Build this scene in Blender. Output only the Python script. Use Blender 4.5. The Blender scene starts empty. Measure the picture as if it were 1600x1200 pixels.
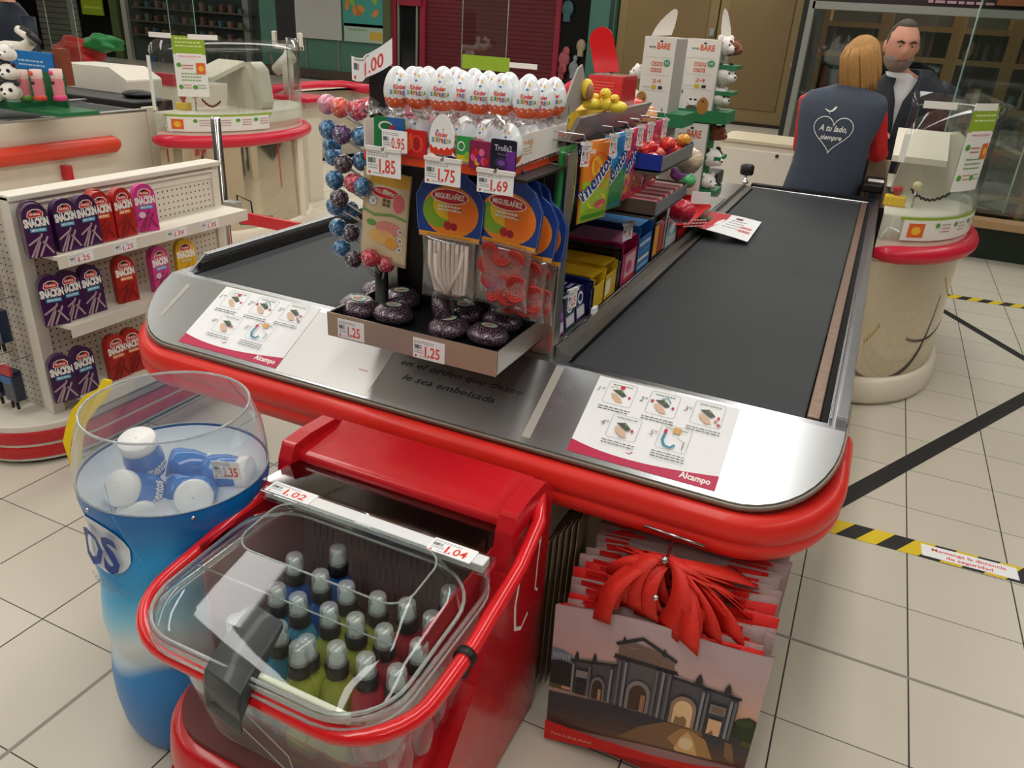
import bpy, bmesh, math, random
from mathutils import Vector, Matrix
from math import sin, cos, pi, radians, sqrt, atan2
S = bpy.context.scene
COL = S.collection
# ---------------------------------------------------------------- camera
FPX, PITCH, ROLL, YAW, HCAM = 1201.1, .4412, .066076, -.407467, 1.648
FW = Vector((sin(YAW)*cos(PITCH), cos(YAW)*cos(PITCH), -sin(PITCH)))
_rt = Vector((cos(YAW), -sin(YAW), 0)); _up = _rt.cross(FW)
RT = _rt*cos(ROLL) + _up*sin(ROLL); UP = -_rt*sin(ROLL) + _up*cos(ROLL)
CAMP = Vector((0, 0, HCAM))
cd = bpy.data.cameras.new('camera'); cam = bpy.data.objects.new('camera', cd); COL.objects.link(cam)
cd.sensor_width = 36; cd.lens = FPX/1600*36; cd.clip_start = .05; cd.clip_end = 200
cam.matrix_world = Matrix((RT, UP, -FW)).transposed().to_4x4(); cam.location = CAMP
S.camera = cam
S.cycles.transparent_max_bounces = 40; S.cycles.max_bounces = 14
# ---------------------------------------------------------------- view, world, lights
S.view_settings.view_transform = 'Standard'; S.view_settings.look = 'None'
S.view_settings.exposure = 0.24; S.view_settings.gamma = 1
try: S.view_settings.use_curve_mapping = False
except Exception: pass
w = bpy.data.worlds.new('world'); S.world = w; w.use_nodes = True
w.node_tree.nodes['Background'].inputs[0].default_value = (.85, .93, 1, 1)
w.node_tree.nodes['Background'].inputs[1].default_value = .12
LIGHT_ROWS = [(-.34, 19), (-2.85, 19), (-5.4, 19), (2.5, 19), (-9.5, 19), (-15, 16), (-21, 16)]
for lx, ln in LIGHT_ROWS:
    ld = bpy.data.lights.new('ceiling_strip_light', 'AREA'); ld.shape = 'RECTANGLE'
    ld.size = .40; ld.size_y = ln; ld.energy = 108*ln/13; ld.color = (1, .97, .915)
    lo = bpy.data.objects.new('ceiling_strip_light', ld); COL.objects.link(lo)
    lo.location = (lx, 7.2, 3.36)

def ray(u, v): return FW + RT*((u-800)/FPX) - UP*((v-600)/FPX)
def AZ(u, v, z): d = ray(u, v); return CAMP + d*((z-HCAM)/d.z)
def AX(u, v, x): d = ray(u, v); return CAMP + d*(x/d.x)
def AY(u, v, y): d = ray(u, v); return CAMP + d*(y/d.y)
# ---------------------------------------------------------------- materials
MC = {}
def s2l(c): return tuple(((x/12.92) if x <= .04045 else ((x+.055)/1.055)**2.4) for x in c)
def hexc(h): h = h.lstrip('#'); return s2l(tuple(int(h[i:i+2], 16)/255 for i in (0, 2, 4)))
def mat(name, col='#808080', rough=.5, metal=0, var=0, vscale=8, bump=0, bscale=60, coat=0, stretch=None, emit=0, trans=0, ior=1.45, sheen=0):
    if name in MC: return MC[name]
    m = bpy.data.materials.new(name); m.use_nodes = True; nt = m.node_tree; N = nt.nodes; L = nt.links
    b = N['Principled BSDF']; c = hexc(col) if isinstance(col, str) else col
    b.inputs['Base Color'].default_value = (*c, 1); b.inputs['Roughness'].default_value = rough
    b.inputs['Metallic'].default_value = metal; b.inputs['Coat Weight'].default_value = coat
    b.inputs['Coat Roughness'].default_value = .08; b.inputs['IOR'].default_value = ior
    b.inputs['Transmission Weight'].default_value = trans; b.inputs['Sheen Weight'].default_value = sheen
    if emit:
        b.inputs['Emission Color'].default_value = (*c, 1); b.inputs['Emission Strength'].default_value = emit
    if var or bump or stretch:
        tc = N.new('ShaderNodeTexCoord'); mp = N.new('ShaderNodeMapping'); L.new(tc.outputs['Object'], mp.inputs[0])
        if stretch: mp.inputs['Scale'].default_value = stretch
    if var:
        n = N.new('ShaderNodeTexNoise'); n.inputs['Scale'].default_value = vscale; n.inputs['Detail'].default_value = 4
        L.new(mp.outputs[0], n.inputs['Vector'])
        mx = N.new('ShaderNodeMix'); mx.data_type = 'RGBA'
        mx.inputs[6].default_value = (*[max(0, x*(1-var)) for x in c], 1); mx.inputs[7].default_value = (*[min(1, x*(1+var)) for x in c], 1)
        L.new(n.outputs[0], mx.inputs[0]); L.new(mx.outputs[2], b.inputs['Base Color'])
        mr = N.new('ShaderNodeMapRange'); dr = .025 if metal > .5 else .08; mr.inputs[3].default_value = max(.02, rough-dr); mr.inputs[4].default_value = min(1, rough+dr)
        L.new(n.outputs[0], mr.inputs[0]); L.new(mr.outputs[0], b.inputs['Roughness'])
    if bump:
        n2 = N.new('ShaderNodeTexNoise'); n2.inputs['Scale'].default_value = bscale; n2.inputs['Detail'].default_value = 3
        L.new(mp.outputs[0], n2.inputs['Vector'])
        bp = N.new('ShaderNodeBump'); bp.inputs['Strength'].default_value = bump; bp.inputs['Distance'].default_value = .01
        L.new(n2.outputs[0], bp.inputs['Height']); L.new(bp.outputs[0], b.inputs['Normal'])
    MC[name] = m; return m
def clear(name, tint='#f4f8f8', rough=.03, base=.05, edge=.6, ior=1.45, haze=0):
    """clear plastic sheet: mostly see-through, mirror-like at grazing angles"""
    if name in MC: return MC[name]
    m = bpy.data.materials.new(name); m.use_nodes = True; nt = m.node_tree; N = nt.nodes; L = nt.links
    N.remove(N['Principled BSDF']); out = N['Material Output']
    t = N.new('ShaderNodeBsdfTransparent'); t.inputs[0].default_value = (*hexc(tint), 1)
    g = N.new('ShaderNodeBsdfGlossy'); g.inputs['Roughness'].default_value = rough; g.inputs[0].default_value = (.95, .97, 1, 1)
    f = N.new('ShaderNodeFresnel'); ge = N.new('ShaderNodeNewGeometry'); io = N.new('ShaderNodeMapRange')
    io.inputs[3].default_value = ior; io.inputs[4].default_value = 1/ior; L.new(ge.outputs['Backfacing'], io.inputs[0]); L.new(io.outputs[0], f.inputs[0])
    ma = N.new('ShaderNodeMath'); ma.operation = 'MULTIPLY_ADD'; ma.inputs[1].default_value = 1.1; ma.inputs[2].default_value = base-.03; ma.use_clamp = True
    L.new(f.outputs[0], ma.inputs[0])
    mx = N.new('ShaderNodeMixShader'); L.new(ma.outputs[0], mx.inputs[0]); L.new(t.outputs[0], mx.inputs[1]); L.new(g.outputs[0], mx.inputs[2])
    last = mx
    if haze:
        d = N.new('ShaderNodeBsdfDiffuse'); d.inputs[0].default_value = (.8, .82, .84, 1)
        m2 = N.new('ShaderNodeMixShader'); m2.inputs[0].default_value = haze
        L.new(mx.outputs[0], m2.inputs[1]); L.new(d.outputs[0], m2.inputs[2]); last = m2
    L.new(last.outputs[0], out.inputs[0]); MC[name] = m; return m
def ink(h, rough=.45, coat=0): return mat('ink_'+h.lstrip('#')+('_g' if coat else ''), h, rough, coat=coat)
# ---------------------------------------------------------------- mesh builder
_tc = {}
def text_mesh(s, bold=0, shear=0):
    k = (s, bold, shear)
    if k in _tc: return _tc[k]
    c = bpy.data.curves.new('t', 'FONT'); c.body = s; c.size = 1; c.resolution_u = 2; c.offset = bold; c.shear = shear; c.fill_mode = 'FRONT'
    o = bpy.data.objects.new('t', c); me = bpy.data.meshes.new_from_object(o)
    vs = [(v.co.x, v.co.y) for v in me.vertices]; fs = [tuple(p.vertices) for p in me.polygons]
    bpy.data.objects.remove(o); bpy.data.meshes.remove(me); bpy.data.curves.remove(c)
    if vs:
        x0 = min(v[0] for v in vs); x1 = max(v[0] for v in vs); y0 = min(v[1] for v in vs); y1 = max(v[1] for v in vs)
    else: x0 = x1 = y0 = y1 = 0
    _tc[k] = (vs, fs, x0, x1, y0, y1); return _tc[k]
def circ(n, r=1, a0=0, a1=2*pi): return [(r*cos(a0+(a1-a0)*i/n), r*sin(a0+(a1-a0)*i/n)) for i in range(n)]
def rrect(x0, y0, x1, y1, r, n=6):
    o = []
    for cx, cy, a in ((x1-r, y1-r, 0), (x0+r, y1-r, pi/2), (x0+r, y0+r, pi), (x1-r, y0+r, 1.5*pi)):
        for i in range(n+1): o.append((cx+r*cos(a+pi/2*i/n), cy+r*sin(a+pi/2*i/n)))
    return o
class G:
    def __init__(s, m=None): s.v = []; s.f = []; s.fm = []; s.fs = []; s.mats = []; s.cur = 0; s.sm = False; s.M = Matrix.Identity(4); s.lay = 0; s.mapf = None; m and s.m(m)
    def m(s, m):
        if m not in s.mats: s.mats.append(m)
        s.cur = s.mats.index(m); return s
    def smooth(s, b=True): s.sm = b; return s
    def add(s, pts, faces):
        o = len(s.v); I = s.M
        for p in pts: s.v.append(tuple(I @ Vector(p)))
        for f in faces: s.f.append(tuple(i+o for i in f)); s.fm.append(s.cur); s.fs.append(s.sm)
    def box(s, x0, x1, y0, y1, z0, z1):
        s.add([(x, y, z) for x in (x0, x1) for y in (y0, y1) for z in (z0, z1)], [(0, 1, 3, 2), (4, 6, 7, 5), (0, 4, 5, 1), (2, 3, 7, 6), (0, 2, 6, 4), (1, 5, 7, 3)])
        return s
    def prism(s, poly, a, b, ax='z', side=None):
        n = len(poly)
        mp = {'z': lambda p, h: (p[0], p[1], h), 'y': lambda p, h: (p[0], h, p[1]), 'x': lambda p, h: (h, p[0], p[1])}[ax]
        pts = [mp(p, a) for p in poly]+[mp(p, b) for p in poly]
        s.add(pts, [tuple(range(n))[::-1], tuple(range(n, 2*n))])
        sm = s.sm
        if side is not None: s.sm = side
        s.add(pts, [(i, (i+1) % n, n+(i+1) % n, n+i) for i in range(n)]); s.sm = sm; return s
    def lathe(s, prof, n=32, c=(0, 0, 0), cap0=False, cap1=False, sx=1, sy=1, a0=0, a1=2*pi, fz=None):
        full = abs(a1-a0-2*pi) < 1e-6; cn = n if full else n+1
        pts = [(c[0]+sx*r*cos(a0+(a1-a0)*i/n), c[1]+sy*r*sin(a0+(a1-a0)*i/n), c[2]+z) for r, z in prof for i in range(cn)]
        fs = []
        for j in range(len(prof)-1):
            for i in range(n):
                k = (i+1) % cn; fs.append((j*cn+i, j*cn+k, (j+1)*cn+k, (j+1)*cn+i))
        if cap0: fs.append(tuple(range(cn))[::-1])
        if cap1: fs.append(tuple(range((len(prof)-1)*cn, len(prof)*cn)))
        s.add(pts, fs); return s
    def loft(s, rings, cap=True, closed=True):
        n = len(rings[0]); pts = [p for r in rings for p in r]; fs = []
        for j in range(len(rings)-1):
            for i in range(n if closed else n-1):
                k = (i+1) % n; fs.append((j*n+i, j*n+k, (j+1)*n+k, (j+1)*n+i))
        if cap: fs += [tuple(range(n))[::-1], tuple(range((len(rings)-1)*n, len(rings)*n))]
        s.add(pts, fs); return s
    def tube(s, path, r, n=10, closed=False, cap=True, flat=1, upv=None):
        P = [Vector(p) for p in path]; R = r if isinstance(r, (list, tuple)) else [r]*len(P); rings = []
        prev = None
        for i, p in enumerate(P):
            if closed: t = P[(i+1) % len(P)]-P[i-1]
            else: t = P[min(i+1, len(P)-1)]-P[max(i-1, 0)]
            if t.length < 1e-9: t = Vector((0, 0, 1))
            t.normalize()
            if upv: a = Vector(upv)
            else: a = prev if prev else (Vector((0, 0, 1)) if abs(t.z) < .9 else Vector((1, 0, 0)))
            b = t.cross(a)
            if b.length < 1e-6: b = t.cross(Vector((1, 0, 0)))
            b.normalize(); a = b.cross(t).normalized(); prev = a
            rings.append([tuple(p+a*(R[i]*flat*cos(2*pi*k/n))+b*(R[i]*sin(2*pi*k/n))) for k in range(n)])
        if closed: rings.append(rings[0])
        sm = s.sm; s.sm = True; s.loft(rings, cap=cap and not closed); s.sm = sm; return s
    def cyl(s, p0, p1, r, n=16): sm = s.sm; s.tube([p0, p1], r, n); s.sm = sm; return s
    def ball(s, c, r, nu=20, nv=12, fn=None):
        r = r if isinstance(r, (list, tuple)) else (r, r, r); rings = []
        for j in range(nv+1):
            t = pi*j/nv; t = min(max(t, .02), pi-.02)
            rg = []
            for i in range(nu):
                a = 2*pi*i/nu; d = Vector((sin(t)*cos(a), sin(t)*sin(a), -cos(t)))
                k = fn(d) if fn else 1
                rg.append((c[0]+r[0]*d.x*k, c[1]+r[1]*d.y*k, c[2]+r[2]*d.z*k))
            rings.append(rg)
        sm = s.sm; s.sm = True; s.loft(rings); s.sm = sm; return s
    # ---- flat printing on a surface: set s.mapf(u, v, h) -> point
    def on(s, o, ux, uy, nrm=None, eps=.0003):
        o = Vector(o); ux = Vector(ux).normalized(); uy = Vector(uy).normalized(); n = Vector(nrm).normalized() if nrm else ux.cross(uy)
        s.mapf = lambda u, v, h: o+ux*u+uy*v+n*h; s.eps = eps*.3; s.lay = 0; return s
    def onf(s, f, eps=.0003): s.mapf = f; s.eps = eps*.3; s.lay = 0; return s
    def poly(s, pts, m, h=None):
        s.m(m); s.lay += 1; hh = s.lay*s.eps if h is None else h
        s.add([s.mapf(u, v, hh) for u, v in pts], [tuple(range(len(pts)))]); return s
    def rect(s, u0, v0, u1, v1, m, nu=1, nv=1, r=0, h=None):
        if r: return s.poly(rrect(u0, v0, u1, v1, r, 4), m, h)
        s.m(m); s.lay += 1; hh = s.lay*s.eps if h is None else h
        pts = [s.mapf(u0+(u1-u0)*i/nu, v0+(v1-v0)*j/nv, hh) for j in range(nv+1) for i in range(nu+1)]
        s.add(pts, [(j*(nu+1)+i, j*(nu+1)+i+1, (j+1)*(nu+1)+i+1, (j+1)*(nu+1)+i) for j in range(nv) for i in range(nu)]); return s
    def shape(s, u0, u1, top, bot, m, nu=16, nv=8):
        s.m(m); s.lay += 1; hh = s.lay*s.eps; pts = []
        for j in range(nv+1):
            for i in range(nu+1): u = u0+(u1-u0)*i/nu; a, b = bot(u), top(u); pts.append(s.mapf(u, a+(b-a)*j/nv, hh))
        s.add(pts, [(j*(nu+1)+i, j*(nu+1)+i+1, (j+1)*(nu+1)+i+1, (j+1)*(nu+1)+i) for j in range(nv) for i in range(nu)]); return s
    def ell(s, cu, cv, ru, rv, m, n=20, rot=0, h=None):
        return s.poly([(cu+ru*cos(a)*cos(rot)-rv*sin(a)*sin(rot), cv+ru*cos(a)*sin(rot)+rv*sin(a)*cos(rot)) for a in [2*pi*i/n for i in range(n)]], m, h)
    def strip(s, pts, w, m, closed=False):
        """polyline stroke of width w"""
        s.m(m); s.lay += 1; hh = s.lay*s.eps; L = []; R = []; n = len(pts)
        for i in range(n):
            a = Vector(pts[(i-1) % n] if closed else pts[max(i-1, 0)]); b = Vector(pts[(i+1) % n] if closed else pts[min(i+1, n-1)])
            t = (b-a); t = t.normalized() if t.length > 1e-9 else Vector((1, 0)); q = Vector((-t.y, t.x))*w/2; p = Vector(pts[i])
            L.append(p+q); R.append(p-q)
        v = [s.mapf(p.x, p.y, hh) for p in L]+[s.mapf(p.x, p.y, hh) for p in R]
        s.add(v, [(i, (i+1) % n, n+(i+1) % n, n+i) for i in range(n if closed else n-1)]); return s
    def text(s, t, u, v, hgt, m, align='l', rot=0, bold=0, width=None, shear=0, cap=True):
        vs, fs, x0, x1, y0, y1 = text_mesh(t, bold, shear)
        if not vs: return s
        k = hgt/.69 if cap else hgt/max(y1-y0, 1e-6); kx = width/max(x1-x0, 1e-6) if width else k
        ox = {'l': -x0, 'c': -(x0+x1)/2, 'r': -x1}[align]
        s.m(m); s.lay += 1; hh = s.lay*s.eps; P = []
        for x, y in vs:
            a = (x+ox)*kx; b = y*k; P.append(s.mapf(u+a*cos(rot)-b*sin(rot), v+a*sin(rot)+b*cos(rot), hh))
        s.add(P, fs); return s
    def build(s, name, parent=None, bevel=0, seg=2, local=False, base=True, subsurf=0, solid=0, rem=0):
        me = bpy.data.meshes.new(name); off = Vector((0, 0, 0))
        if not local:
            if parent is not None: off = wloc(parent)
            elif base and s.v:
                xs = [p[0] for p in s.v]; ys = [p[1] for p in s.v]; off = Vector(((min(xs)+max(xs))/2, (min(ys)+max(ys))/2, min(p[2] for p in s.v)))
        me.from_pydata([tuple(Vector(p)-off) for p in s.v], [], s.f)
        for m in s.mats: me.materials.append(m)
        me.polygons.foreach_set('material_index', s.fm); me.polygons.foreach_set('use_smooth', s.fs)
        me.validate(); me.update()
        o = bpy.data.objects.new(name, me); COL.objects.link(o)
        if parent is not None: o.parent = parent
        elif not local: o.location = off
        if rem:
            r = o.modifiers.new('remesh', 'REMESH'); r.mode = 'VOXEL'; r.voxel_size = rem; r.use_smooth_shade = True
            q = o.modifiers.new('smooth', 'SMOOTH'); q.iterations = 4; q.factor = .6
        if solid: q = o.modifiers.new('solid', 'SOLIDIFY'); q.thickness = solid; q.offset = 0
        if bevel:
            b = o.modifiers.new('bevel', 'BEVEL'); b.width = bevel; b.segments = seg; b.limit_method = 'ANGLE'; b.angle_limit = radians(40)
        if subsurf: q = o.modifiers.new('sub', 'SUBSURF'); q.levels = subsurf; q.render_levels = subsurf
        if o.parent and base and not local: recenter(o)
        return o
def recenter(o): pass
def wloc(o):
    p = Vector(o.location)
    if o.parent: p += wloc(o.parent)
    return p
def tag(o, label, cat, group=None, kind=None):
    if label: o['label'] = label
    if cat: o['category'] = cat
    if group: o['group'] = group
    if kind: o['kind'] = kind
    return o
def thing(name, label, cat, loc=(0, 0, 0), rz=0, group=None, rot=None):
    o = bpy.data.objects.new(name, None); COL.objects.link(o); o.empty_display_size = .05
    o.location = loc; o.rotation_euler = rot if rot else (0, 0, rz); return tag(o, label, cat, group)
def struct(o): o['kind'] = 'structure'; return o
def clone(root, loc, rz=None, label=None, group=None, rot=None, scale=None):
    r = root.copy(); COL.objects.link(r); r.location = loc
    if rz is not None: r.rotation_euler = (0, 0, rz)
    if rot is not None: r.rotation_euler = rot
    if scale is not None: r.scale = scale if isinstance(scale, (tuple, list)) else (scale,)*3
    if label: r['label'] = label
    if group: r['group'] = group
    for ch in root.children:
        c = ch.copy(); COL.objects.link(c); c.parent = r
        for g in ch.children: d = g.copy(); COL.objects.link(d); d.parent = c
    return r
def swapmat(root, pairs):
    """own copies of the mesh data with other materials"""
    for o in [root]+list(root.children)+[g for c in root.children for g in c.children]:
        if o.type != 'MESH': continue
        if any(ms and ms.name in pairs for ms in o.data.materials):
            o.data = o.data.copy()
            for i, ms in enumerate(o.data.materials):
                if ms and ms.name in pairs: o.data.materials[i] = pairs[ms.name]
# ---------------------------------------------------------------- shared materials
WHITE = ink('#f2f0ea'); PAPER = mat('paper_white', '#f4f5f8', .6, var=.03, vscale=30); INKRED = ink('#e2402e'); INKBLK = ink('#26262a'); INKGRY = ink('#8f8f93')
STEEL = mat('brushed_steel', '#bcbfc3', .25, 1)
STEELD = mat('dull_steel', '#a3a19d', .36, 1, var=.12, vscale=12)
CHROME = mat('chrome', '#d8d8da', .08, 1)
CREAM = mat('cream_laminate', '#dcd3c2', .35, var=.04, vscale=5)
CREAMM = mat('cream_metal', '#e2dccf', .4, var=.03, vscale=20)
REDV = mat('red_vinyl_bumper', '#e3291f', .42, var=.08, vscale=7, bump=.08, bscale=30, coat=.15)
REDP = mat('red_plastic', '#c31521', .28, var=.04, vscale=6, coat=.3)
CRIM = mat('crimson_rim', '#cf1638', .4, coat=.2)
BELT = mat('belt_rubber', '#2a2f33', .62, var=.14, vscale=3, bump=.12, bscale=500)
BLACK = mat('black_plastic', '#141416', .45)
ACRY = clear('clear_acrylic', '#eef5f3', .04, .04)
EDGE = mat('acrylic_edge', '#b5cfc4', .2, trans=.5)
WIRE = mat('wire_metal', '#b9b9bc', .25, 1)
def barcode(g, u, v, w, h, n=14, rnd=None):
    rnd = rnd or random.Random(5); x = u
    for i in range(n):
        ww = w/n*rnd.choice((.3, .55, .8)); g.rect(x, v, x+ww, v+h, INKBLK); g.lay -= 1; x += w/n
    g.lay += 1
def scribble(g, u, v, w, n, dh, m, hh=.0016, seed=1):
    """rows of tiny unreadable small print"""
    r = random.Random(seed)
    for j in range(n):
        x = u
        while x < u+w*.96:
            ww = min(w*r.uniform(.06, .16), u+w-x); g.rect(x, v-j*dh, x+ww, v-j*dh+hh, m); g.lay -= 1; x += ww+w*.03
    g.lay += 1
def ticket(g, w, h, whole, cents, big=1, dec=','):
    """price ticket printed on g's surface, lower-left at 0,0"""
    g.rect(0, 0, w, h, PAPER)
    scribble(g, w*.04, h*.84, w*.62, 2, h*.08, INKGRY, h*.035, seed=int(w*1e5)+len(cents))
    barcode(g, w*.05, h*.48, w*.24, h*.2)
    scribble(g, w*.05, h*.38, w*.28, 2, h*.1, INKGRY, h*.04, seed=3)
    g.ell(w*.09, h*.12, h*.06, h*.06, INKRED, 10)
    scribble(g, w*.2, h*.1, w*.3, 1, .1, INKGRY, h*.03, seed=9)
    g.text(whole, w*.38, h*.16, h*.5*big, INKRED, width=w*.045 if whole == '1' else w*.12, bold=.012)
    g.text(dec, w*.465 if whole == '1' else w*.52, h*.16, h*.5*big, INKRED, bold=.02)
    g.text(cents, w*.55 if whole == '1' else w*.6, h*.16, h*.5*big, INKRED, width=w*.30, bold=.012)
# ================================================================ room
def floor_mat():
    m = bpy.data.materials.new('floor_tiles'); m.use_nodes = True; nt = m.node_tree; N = nt.nodes; L = nt.links; b = N['Principled BSDF']
    ge = N.new('ShaderNodeNewGeometry'); sp = N.new('ShaderNodeSeparateXYZ'); L.new(ge.outputs['Position'], sp.inputs[0])
    def M(op, a, bb=None, c=None):
        n = N.new('ShaderNodeMath'); n.operation = op
        for i, x in enumerate((a, bb, c)):
            if x is None: continue
            if isinstance(x, (int, float)): n.inputs[i].default_value = x
            else: L.new(x, n.inputs[i])
        return n.outputs[0]
    def joint(out, off, wide_at, hw):
        t = M('DIVIDE', M('SUBTRACT', out, off), .33)
        fr = M('SUBTRACT', t, M('FLOOR', M('ADD', t, .5)))       # -.5 .5 around joints
        d = M('ABSOLUTE', fr); thin = M('LESS_THAN', d, hw/.33)
        wd = M('LESS_THAN', M('ABSOLUTE', M('SUBTRACT', t, wide_at)), .0062/.33)
        return thin, wd, M('FLOOR', t)
    a, aw, ai = joint(sp.outputs[0], .4353, -6, .0023); c, cw, ci = joint(sp.outputs[1], 2.3484, -1, .0015)
    g = M('MAXIMUM', a, c); wd = M('MAXIMUM', aw, cw)
    cb = N.new('ShaderNodeCombineXYZ'); L.new(ai, cb.inputs[0]); L.new(ci, cb.inputs[1])
    wn = N.new('ShaderNodeTexWhiteNoise'); L.new(cb.outputs[0], wn.inputs['Vector'])
    ns = N.new('ShaderNodeTexNoise'); ns.inputs['Scale'].default_value = 5; ns.inputs['Detail'].default_value = 6; L.new(ge.outputs['Position'], ns.inputs['Vector'])
    mx = N.new('ShaderNodeMix'); mx.data_type = 'RGBA'; mx.inputs[6].default_value = (*hexc('#c6bfaf'), 1); mx.inputs[7].default_value = (*hexc('#d2ccbd'), 1)
    L.new(M('ADD', M('MULTIPLY', wn.outputs[0], .4), M('MULTIPLY', ns.outputs[0], .6)), mx.inputs[0])
    m2 = N.new('ShaderNodeMix'); m2.data_type = 'RGBA'; m2.inputs[7].default_value = (*hexc('#8f8a7e'), 1); L.new(wd, m2.inputs[0]); L.new(mx.outputs[2], m2.inputs[6])
    m3 = N.new('ShaderNodeMix'); m3.data_type = 'RGBA'; m3.inputs[7].default_value = (*hexc('#34302b'), 1)
    L.new(M('MULTIPLY', g, M('SUBTRACT', 1, wd)), m3.inputs[0]); L.new(m2.outputs[2], m3.inputs[6]); L.new(m3.outputs[2], b.inputs['Base Color'])
    mr = N.new('ShaderNodeMapRange'); mr.inputs[3].default_value = .26; mr.inputs[4].default_value = .4; L.new(ns.outputs[0], mr.inputs[0])
    L.new(M('ADD', mr.outputs[0], M('MULTIPLY', g, .4)), b.inputs['Roughness'])
    bp = N.new('ShaderNodeBump'); bp.inputs['Strength'].default_value = .25; bp.inputs['Distance'].default_value = .002; bp.invert = True
    L.new(M('MAXIMUM', g, wd), bp.inputs['Height']); L.new(bp.outputs[0], b.inputs['Normal'])
    return m
XL, XR, YF, YB, ZC = -34, 7, -5, 17, 3.5
g = G(floor_mat()); g.add([(XL, YF, 0), (XR, YF, 0), (XR, YB, 0), (XL, YB, 0), (XL, YF, -.1), (XR, YF, -.1), (XR, YB, -.1), (XL, YB, -.1)], [(0, 1, 2, 3), (7, 6, 5, 4), (0, 4, 5, 1), (1, 5, 6, 2), (2, 6, 7, 3), (3, 7, 4, 0)]); struct(g.build('floor'))
CEI = mat('ceiling_panels', '#cfcdc6', .8); WAL = mat('wall_paint', '#8c8f88', .7, var=.05, vscale=1)
struct(G(CEI).box(XL, XR, YF, YB, ZC, ZC+.1).build('ceiling'))
struct(G(WAL).box(XL-.1, XL, YF, YB, 0, ZC).build('wall_left')); struct(G(mat('wall_dim', '#6d6a64', .7)).box(XR, XR+.1, YF, YB, 0, ZC).build('wall_right'))
struct(G(mat('wall_store', '#8d887f', .7)).box(XL, XR, YF-.1, YF, 0, ZC).build('wall_front'))
GREENW = mat('green_pillar_paint', '#3f6a5f', .45, var=.08, vscale=2)
struct(G(mat('wall_dark_green', '#35584f', .5, var=.06, vscale=2)).box(XL, XR, YB, YB+.1, 0, ZC).build('wall_back'))
n_l = 0
for lx, ln in LIGHT_ROWS:
    q = G(mat('lamp_housing', '#e8e8e4', .4)).box(lx-.24, lx+.24, 7.2-ln/2, 7.2+ln/2, 3.38, 3.5).build('ceiling_light')
    tag(q, 'long white strip light running along the ceiling, number %d from the right' % (1+sorted([r[0] for r in LIGHT_ROWS], reverse=True).index(lx)), 'ceiling light')
    q['label'] = ['long ceiling strip light above the right conveyor belt', 'long ceiling strip light above the aisle left of the checkout', 'long ceiling strip light above the neighbouring left checkout', 'long ceiling strip light nearest the right wall', 'long ceiling strip light above the far left aisle', 'long ceiling strip light second nearest the left wall', 'long ceiling strip light nearest the left wall'][n_l]; n_l += 1
# far shop fronts on the back wall, placed where they stand on the wall plane
def wr(u0, v0, u1, v1, y, m, depth=.05, name='wall_panel', zb=None, g=None, zt=None):
    """box on the plane y from x of (u0) to x of (u1), z range from v"""
    a = AY(u0, v1, y); b = AY(u1, v0, y)
    z0 = a.z if zb is None else zb; z1 = b.z if zt is None else zt
    q = g or G(); q.m(m); q.box(a.x, b.x, y-depth, y, z0, z1); return q
BW = 16.99
def xs(u, v=100, y=17): return AY(u, v, y).x
def wall_box(name, u0, u1, m, z0=0, z1=ZC, d=.08, v=100, base=17):
    return struct(G(m).box(xs(u0, v), xs(u1, v), base-d, base, z0, z1).build(name))
SHUT = mat('maroon_shutter', '#5e1420', .5, var=.06, vscale=3); MARF = mat('maroon_frame', '#8c1d33', .4)
# maroon roller shutter with slats
g = G(SHUT); x0 = xs(668); x1 = xs(868)
z = 0
while z < ZC-.05: g.box(x0, x1, 16.93, 16.99, z+.006, z+.088); z += .09
g.m(mat('shutter_gap', '#3c0d15', .6)).box(x0, x1, 16.95, 16.99, 0, ZC)
r = tag(g.build('roller_shutter'), 'closed dark maroon roller shutter with fine slats on the back wall', 'shutter')
for nm, u0, u1 in (('trim_1', 617, 624), ('trim_2', 660, 668), ('trim_3', 866, 874)): wall_box(nm, u0, u1, MARF, d=.14)
DARKG = mat('dark_shop_glass', '#15171a', .12, coat=.4)
wall_box('window_1', 624, 660, DARKG); wall_box('window_2', 874, 921, DARKG)
a, b = AY(624, 8, 16.86), AY(660, -30, 16.86); struct(G(MARF).box(a.x, b.x, 16.8, 16.9, a.z, ZC).build('trim_4'))
g = G(mat('frame_grey', '#8c8f8c', .4, .6)); X0, X1 = xs(626), xs(657); g.box(X0, X0+.05, 16.86, 16.9, 0, 2.3).box(X1-.05, X1, 16.86, 16.9, 0, 2.3).box(X0, X1, 16.86, 16.9, 2.25, 2.3); struct(g.build('trim_5'))
rn = random.Random(3)
def shop_goods(u0, u1, v0, v1, n, y=16.9, sz=(.1, .3)):
    for i in range(n):
        p = AY(rn.uniform(u0, u1), rn.uniform(v0, v1), y)
        yield p, rn.uniform(*sz)
names = ['pink', 'pale grey', 'dusty red', 'teal', 'beige']
cols = ['#a0505a', '#7e8488', '#87343a', '#32585e', '#9c8a70']
for k, (p, s) in enumerate(shop_goods(877, 916, 10, 140, 9)):
    gg = G(mat('goods_%d' % (k % 5), cols[k % 5], .6)); gg.ball((p.x, 16.84, p.z), (s/2, .05, s*.6), 8, 6); gg.box(p.x-s*.25, p.x+s*.25, 16.8, 16.88, p.z-s*.9, p.z-s*.3)
    tag(gg.build('shop_ornament'), 'small ornament in the dark shop window beside the maroon shutter', 'ornament', 'ornaments in the dark shop window')
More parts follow.
